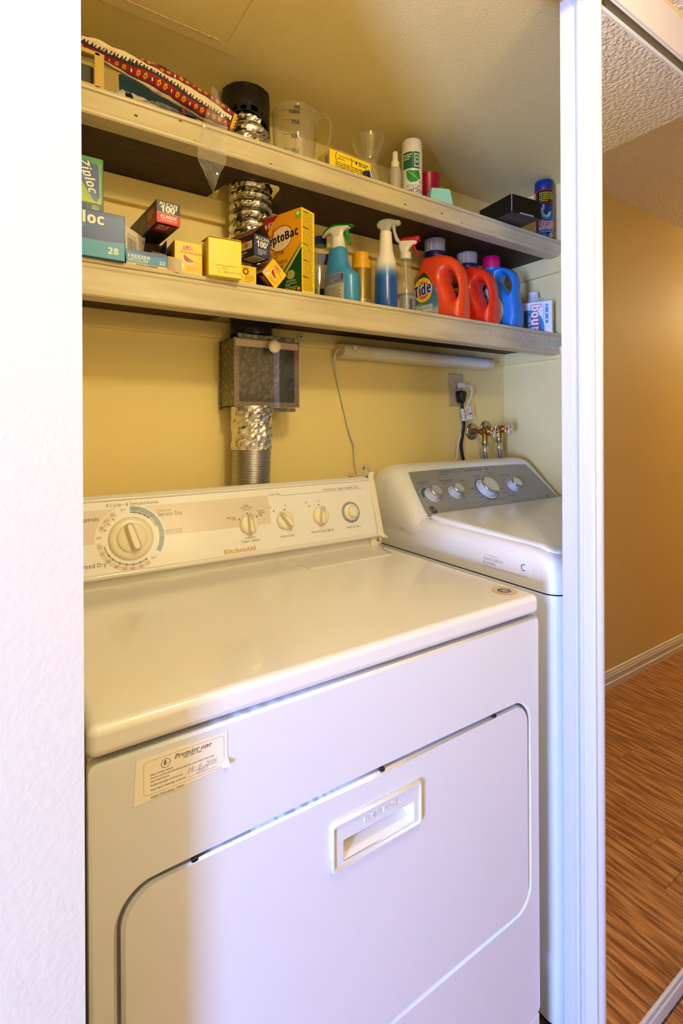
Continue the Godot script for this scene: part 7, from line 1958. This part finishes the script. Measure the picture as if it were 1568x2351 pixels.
	m.sheet(10, 44, func(u, v):
		var y: float = lerpf(0.115, -0.116, v)
		var w: float = 0.008 + 0.017 * smoothstep(0.0, 0.35, v) + 0.005 * sin(PI * clampf((v - 0.45) / 0.3, 0, 1)) - 0.030 * pow(clampf((v - 0.66) / 0.34, 0, 1), 1.1)
		w = maxf(w, 0.0006)
		var cx: float = lerpf(0.004, -0.0005, v) + 0.004 * sin(v * 7.0)
		var n: float = nz.get_noise_2d(u * 4.0 + 3.0, v * 16.0)
		return Vector3(cx + w * (u * 2.0 - 1.0), y, 0.004 + 0.006 * n + 0.004 * sin(u * 5.0 + v * 6.0)), Vector3.BACK, true)
	part("film", m, glass(Color(0.95, 0.94, 0.90), 0.14, 0.10), t)
	# measuring jug
	t = thing("measuring_jug", "clear measuring jug with millilitre marks and loop handle on the upper shelf", "jug", Vector3(0.602, Y, -1.125), 12.0)
	var gl := glass(Color(0.95, 0.96, 0.94), 0.03, 0.02)
	m = MB.new(); m.lathe(pts([0.0, 0.002, 0.046, 0.001, 0.050, 0.005, 0.056, 0.135, 0.0575, 0.149, 0.0590, 0.150, 0.0575, 0.1515, 0.0555, 0.148, 0.0535, 0.135, 0.048, 0.008, 0.0, 0.006]), Vector3.ZERO, 56)
	part("beaker", m, gl, t)
	m = MB.new(); m.xf = Transform3D(Basis(Vector3.UP, 0.62), Vector3.ZERO)
	var hp := curve([Vector3(0, 0.128, 0.055), Vector3(0, 0.141, 0.064), Vector3(0, 0.143, 0.078), Vector3(0, 0.132, 0.090), Vector3(0, 0.105, 0.094), Vector3(0, 0.075, 0.088), Vector3(0, 0.054, 0.072), Vector3(0, 0.046, 0.054)], 5)
	rings = []
	for i in hp.size():
		var d := (hp[mini(i + 1, hp.size() - 1)] - hp[maxi(i - 1, 0)]).normalized(); var s := Vector3(1, 0, 0); var nn := d.cross(s)
		var ring := []
		for k in 14: ring.append(hp[i] + s * 0.0105 * cos(TAU * k / 14) + nn * 0.0026 * sin(TAU * k / 14))
		rings.append(ring)
	m.loft(rings)
	part("handle", m, glass(Color(0.95, 0.95, 0.93), 0.05, 0.02), t)
	m = MB.new()
	for e in [["ml", 0.138], ["1000", 0.126], ["750", 0.102], ["500", 0.068], ["250", 0.033]]:
		m.letters(e[0], 0.0115, 0.0003, Transform3D(Basis(), Vector3(0.016 - 0.0028 * e[0].length(), e[1], 0.0)))
		if e[0] != "ml": m.bx(Vector3(-0.022, e[1] + 0.0075, -0.0002), Vector3(0.020, e[1] + 0.0083, 0.0002), 0.0001)
	for i in m.v.size():
		var p := m.v[i]; var r := 0.0497 + 0.0063 * p.y / 0.135 + 0.0004 + p.z; var a := (p.x - 0.020) / 0.052 - 0.42
		m.v[i] = Vector3(sin(a) * r, p.y, cos(a) * r); m.n[i] = Vector3(sin(a), 0, cos(a)) if absf(m.n[i].z) > 0.5 else m.n[i].rotated(Vector3.UP, a)
	part("scale_print", m, M.dark, t, "black printed measuring scale")
	# small clear scoop left of it
	t = thing("clear_scoop", "small clear plastic scoop between the duct and the measuring jug", "scoop", Vector3(0.5775, Y, -1.055))
	m = MB.new(); m.lathe(pts([0.0, 0.001, 0.0135, 0.001, 0.0105, 0.047, 0.0115, 0.049, 0.0095, 0.048, 0.0120, 0.004]), Vector3.ZERO, 28)
	part("cup", m, glass(Color(0.93, 0.92, 0.86), 0.05, 0.03), t)
	# yellow box and navy packet
	var yb := func(f: Cv, w: float, h: float) -> void:
		f.im.fill(Color(0.97, 0.83, 0.08)); f.text("TRADEMARK REGISTERED", w * 0.2, h * 0.25, h * 0.12, Color(0.45, 0.36, 0.02), {"b": true}); f.text("(", w * 0.13, h * 0.42, h * 0.45, Color(0.25, 0.25, 0.05)); f.text(")", w * 0.49, h * 0.42, h * 0.45, Color(0.25, 0.25, 0.05)); f.small(w * 0.18, h * 0.32, w * 0.28, 1, 6, h * 0.05, Color(0.45, 0.36, 0.02), 3)
		f.poly([[Vector2(w * 0.60, h * 0.26), Vector2(w * 0.63, h * 0.16), Vector2(w * 0.66, h * 0.26), Vector2(w * 0.63, h * 0.36)]], Color(0.08, 0.25, 0.25)); f.small(w * 0.68, h * 0.2, w * 0.26, 2, h * 0.1, h * 0.055, Color(0.25, 0.3, 0.1), 5); f.small(w * 0.13, h * 0.52, w * 0.8, 5, h * 0.1, h * 0.05, Color(0.35, 0.30, 0.02), 8)
	var ybl := func(f: Cv, w: float, h: float) -> void:
		f.im.fill(Color(0.90, 0.78, 0.2)); f.rect(w * 0.55, h * 0.15, w * 0.4, h * 0.8, Color(0.85, 0.83, 0.78)); f.bars(w * 0.6, h * 0.2, w * 0.3, h * 0.7, Color(0.15, 0.15, 0.15), 3)
	carton("bulb_carton", "low bright yellow carton with small print, beside the measuring jug on the upper shelf", "carton", "", 0.130, 0.050, 0.055, from_corner(Vector3(0.6585, Y, -1.048), 0.130, 0.055, 2.0), 2.0, 4000.0, Color(0.95, 0.80, 0.08), {"front": yb, "left": ybl})
	t = thing("small_packet", "small navy and white packet in front of the low yellow carton", "packet", Vector3(0.7655, Y, -1.037))
	m = MB.new(); m.xf = Transform3D(Basis(Vector3.BACK, 0.3), Vector3(0, 0.009, 0)); m.rbox(Vector3.ZERO, Vector3(0.022, 0.018, 0.009), 0.001)
	part("sleeve", m, mat(Color(0.10, 0.10, 0.28), 0.4), t)
	m = MB.new(); m.xf = Transform3D(Basis(Vector3.BACK, 0.3), Vector3(0, 0.009, 0)); m.rbox(Vector3(0.0075, 0, 0.0001), Vector3(0.004, 0.0184, 0.0094), 0.0005)
	part("white_stripe", m, mat(Color(0.85, 0.85, 0.85), 0.4), t)
	# carafe and glass bowl
	t = thing("glass_carafe", "clear hourglass-shaped glass carafe behind the low yellow carton", "carafe", Vector3(0.842, Y, -1.135))
	m = MB.new(); m.lathe(pts([0.0, 0.003, 0.030, 0.001, 0.040, 0.004, 0.0445, 0.016, 0.044, 0.030, 0.038, 0.050, 0.0295, 0.070, 0.0245, 0.088, 0.0245, 0.098, 0.030, 0.116, 0.039, 0.138, 0.0465, 0.158, 0.0485, 0.166, 0.0475, 0.1665, 0.045, 0.158, 0.0375, 0.138, 0.0285, 0.116, 0.023, 0.098, 0.023, 0.088, 0.028, 0.070, 0.0365, 0.050, 0.0425, 0.030, 0.043, 0.016, 0.038, 0.007, 0.0, 0.006]), Vector3.ZERO, 56)
	part("carafe_body", m, gl, t)
	t = thing("glass_bowl", "small clear glass bowl behind the carafe on the upper shelf", "bowl", Vector3(0.785, Y, -1.205))
	m = MB.new(); m.lathe(pts([0.0, 0.002, 0.024, 0.001, 0.033, 0.010, 0.042, 0.085, 0.0445, 0.128, 0.046, 0.130, 0.0435, 0.131, 0.0425, 0.128, 0.040, 0.085, 0.031, 0.012, 0.0, 0.006]), Vector3.ZERO, 48)
	part("bowl_body", m, gl, t)
	# pump bottle
	t = thing("mist_bottle", "small frosted mist pump bottle with white cap, left of the white leaf spray can", "bottle", Vector3(0.902, Y, -1.092))
	m = MB.new(); m.lathe(pts([0.0, 0.0, 0.0145, 0.0, 0.0165, 0.002, 0.0165, 0.078, 0.0150, 0.084, 0.0110, 0.087]), Vector3.ZERO, 32)
	part("bottle_body", m, mat(Color(0.78, 0.74, 0.66, 0.75), 0.4, 0.0, {"transparency": BaseMaterial3D.TRANSPARENCY_ALPHA}), t)
	m = MB.new(); m.lathe(pts([0.0115, 0.085, 0.0115, 0.103, 0.0095, 0.105, 0.0080, 0.107, 0.0080, 0.128, 0.0065, 0.131, 0.0, 0.132]), Vector3.ZERO, 28)
	part("pump_top", m, mat(cream, 0.4), t)
	# leaf shine can
	cv = Cv.new(1024, 512, Color(0.90, 0.88, 0.80))
	cv.small(40, 90, 250, 20, 19, 8, Color(0.62, 0.55, 0.38), 4)
	cv.rect(330, 0, 300, 150, Color(0.05, 0.38, 0.26)); cv.rect(530, 16, 90, 118, cream); cv.rect(540, 26, 70, 98, Color(0.08, 0.42, 0.28)); cv.ellipse(575, 70, 26, 30, cream); cv.rect(566, 50, 18, 40, Color(0.08, 0.42, 0.28)); cv.rect(552, 62, 46, 16, Color(0.08, 0.42, 0.28)); cv.small(345, 20, 150, 3, 20, 9, cream, 2)
	cv.poly([[Vector2(390, 160), Vector2(500, 170), Vector2(610, 165), Vector2(640, 230), Vector2(560, 270), Vector2(470, 280), Vector2(410, 240)]], Color(0.18, 0.55, 0.22)); cv.line(Vector2(400, 165), Vector2(600, 250), 6, Color(0.7, 0.85, 0.6)); cv.ellipse(640, 265, 26, 20, Color(0.55, 0.72, 0.85))
	cv.text("HOUSE PLANT", 400, 320, 36, Color(0.15, 0.25, 0.35), {"sx": 1.1}); cv.text("Leaf Shine", 400, 368, 62, Color(0.08, 0.20, 0.40), {"b": true})
	cv.rect(340, 392, 380, 120, Color(0.72, 0.80, 0.42)); cv.text("PROTECTS PLANTS", 360, 416, 26, Color(0.2, 0.4, 0.15)); cv.small(370, 436, 180, 2, 20, 9, Color(0.2, 0.4, 0.15), 6); cv.ellipse(600, 460, 34, 30, Color(0.35, 0.55, 0.2))
	t = thing("leaf_spray_can", "white aerosol can with green leaf label and white cap on the upper shelf", "spray can", Vector3(0.955, Y, -1.082), -24.0)
	m = MB.new(); m.lathe(pts([0.0, 0.0, 0.028, 0.0, 0.0295, 0.002, 0.029, 0.004, 0.0288, 0.128, 0.0295, 0.130]), Vector3.ZERO, 48, PI * 0.95, PI * 2.95)
	part("can", m, printed(cv, 0.3, {"metallic": 0.1}), t)
	m = MB.new(); m.lathe(pts([0.0295, 0.130, 0.0290, 0.136, 0.0275, 0.142, 0.0285, 0.143, 0.0280, 0.165, 0.0265, 0.169, 0.0, 0.170]), Vector3.ZERO, 44)
	part("cap", m, mat(Color(0.90, 0.87, 0.80), 0.4), t)
	# magenta cup, mint box
	t = thing("magenta_cup", "magenta plastic cup standing behind the mint green box", "cup", Vector3(1.062, Y, -1.130))
	m = MB.new(); m.lathe(pts([0.0, 0.002, 0.024, 0.001, 0.026, 0.004, 0.036, 0.118, 0.037, 0.120, 0.0345, 0.119, 0.0245, 0.006, 0.0, 0.005]), Vector3.ZERO, 40)
	part("cup_body", m, mat(Color(0.62, 0.02, 0.20), 0.25), t)
	t = thing("mint_box", "small mint green plastic box in front of the magenta cup", "box", Vector3(1.045, Y, -1.068), -22.0)
	rings = []
	for e in [[0.0, 0.026], [0.004, 0.0275], [0.046, 0.0225], [0.049, 0.021]]:
		var ring := []
		for p in rrect(-e[1] * 1.3, -e[1] * 0.9, e[1] * 1.3, e[1] * 0.9, 0.004, 4): ring.append(Vector3(p.x, e[0], p.y))
		rings.append(ring)
	m = MB.new(); m.loft(rings)
	part("box_body", m, mat(Color(0.56, 0.80, 0.68), 0.4), t)
	# black box overhanging the lip
	var bk := func(f: Cv, w: float, h: float) -> void: f.im.fill(Color(0.035, 0.033, 0.033))
	var bkf := func(f: Cv, w: float, h: float) -> void:
		f.im.fill(Color(0.035, 0.033, 0.033)); f.rect(w * 0.28, h * 0.91, w * 0.48, h * 0.09, Color(0.70, 0.68, 0.72))
	var bkb := func(f: Cv, w: float, h: float) -> void:
		f.im.fill(Color(0.07, 0.065, 0.06))
		for k in 16: f.rect(w * (0.10 + k * 0.043), h * 0.22, w * 0.022, h * 0.055, Color(0.30, 0.29, 0.27))
		f.small(w * 0.3, h * 0.06, w * 0.5, 2, h * 0.03, h * 0.012, Color(0.16, 0.15, 0.14), 3)
	t = carton("black_box", "black cardboard box jutting over the upper shelf's lip near the right wall", "box", "", 0.122, 0.0535, 0.135, from_corner(Vector3(1.244, Y + 0.0006, -0.968), 0.122, 0.135, -6.0), -6.0, 3000.0, Color(0.035, 0.033, 0.033), {"front": bkf, "left": bk, "bottom": bkb, "right": bk, "top": bk}, 0.0008)
	m = MB.new(); m.bx(Vector3(-0.0612, 0.001, 0.0668), Vector3(-0.0600, 0.0535, 0.0690), 0.0003)
	part("lid_edge", m, mat(Color(0.62, 0.61, 0.60), 0.6), t, "pale worn edge of the lid")
	# drain cleaner can
	cv = Cv.new(1024, 640, Color(0.72, 0.05, 0.06))
	cv.rect(60, 30, 300, 420, Color(0.82, 0.78, 0.72)); cv.small(72, 44, 276, 24, 17, 8, Color(0.25, 0.2, 0.2), 4); cv.rect(60, 450, 300, 190, Color(0.06, 0.06, 0.07)); cv.small(75, 462, 250, 4, 16, 8, Color(0.5, 0.5, 0.55), 7); cv.rect(80, 540, 210, 90, Color(0.80, 0.80, 0.80)); cv.bars(90, 556, 190, 70, Color(0.1, 0.1, 0.1), 9)
	cv.rect(400, 30, 330, 130, Color(0.05, 0.05, 0.06)); cv.small(440, 48, 250, 5, 22, 11, Color(0.85, 0.78, 0.15), 5)
	cv.rect(400, 170, 330, 440, Color(0.04, 0.10, 0.20)); cv.grad(410, 180, 300, 200, Color(0.05, 0.18, 0.35), Color(0.10, 0.42, 0.65)); cv.ring(560, 250, 50, 90, Color(0.55, 0.75, 0.88), 0.2, 3.6); cv.ring(560, 250, 55, 70, Color(0.85, 0.92, 0.97), 0.4, 2.6); cv.rect(500, 180, 30, 60, Color(0.6, 0.68, 0.75))
	cv.small(420, 352, 110, 2, 14, 7, Color(0.7, 0.75, 0.8), 2)
	for e in [[8.0, Color(0.93, 0.92, 0.90)], [2.0, Color(0.80, 0.06, 0.08)]]: cv.text("Drano", 432, 432, 100, e[1], {"b": true, "e": e[0], "sx": 1.0})
	cv.text("KITCHEN GRANULES", 430, 462, 28, Color(0.85, 0.9, 0.95), {"b": true}); cv.text("CRYSTAL CLOG REMOVER", 430, 490, 24, Color(0.85, 0.9, 0.95)); cv.ellipse(520, 545, 70, 45, Color(0.10, 0.32, 0.62)); cv.ellipse(650, 545, 46, 46, cream); cv.ellipse(650, 545, 34, 34, Color(0.06, 0.08, 0.12)); cv.ellipse(650, 545, 14, 22, cream); cv.small(430, 580, 180, 2, 14, 7, Color(0.8, 0.85, 0.9), 8)
	cv.rect(0, 612, 1024, 28, Color(0.66, 0.04, 0.05))
	t = thing("drain_cleaner_can", "red drain cleaner can with blue cap beside the black box, next to the right wall", "can", Vector3(1.5265, Y, -1.0545), -32.0)
	m = MB.new(); m.lathe(pts([0.0, 0.0, 0.0305, 0.0, 0.0315, 0.002, 0.0310, 0.004, 0.0310, 0.156, 0.0300, 0.160, 0.028, 0.164]), Vector3.ZERO, 48, PI * 0.85, PI * 2.85)
	part("can", m, printed(cv, 0.3, {"metallic": 0.15}), t)
	m = MB.new(); m.lathe(pts([0.0295, 0.161, 0.0305, 0.163, 0.0300, 0.192, 0.0285, 0.1945, 0.0, 0.195]), Vector3.ZERO, 44)
	part("cap", m, mat(Color(0.04, 0.16, 0.42), 0.4), t)
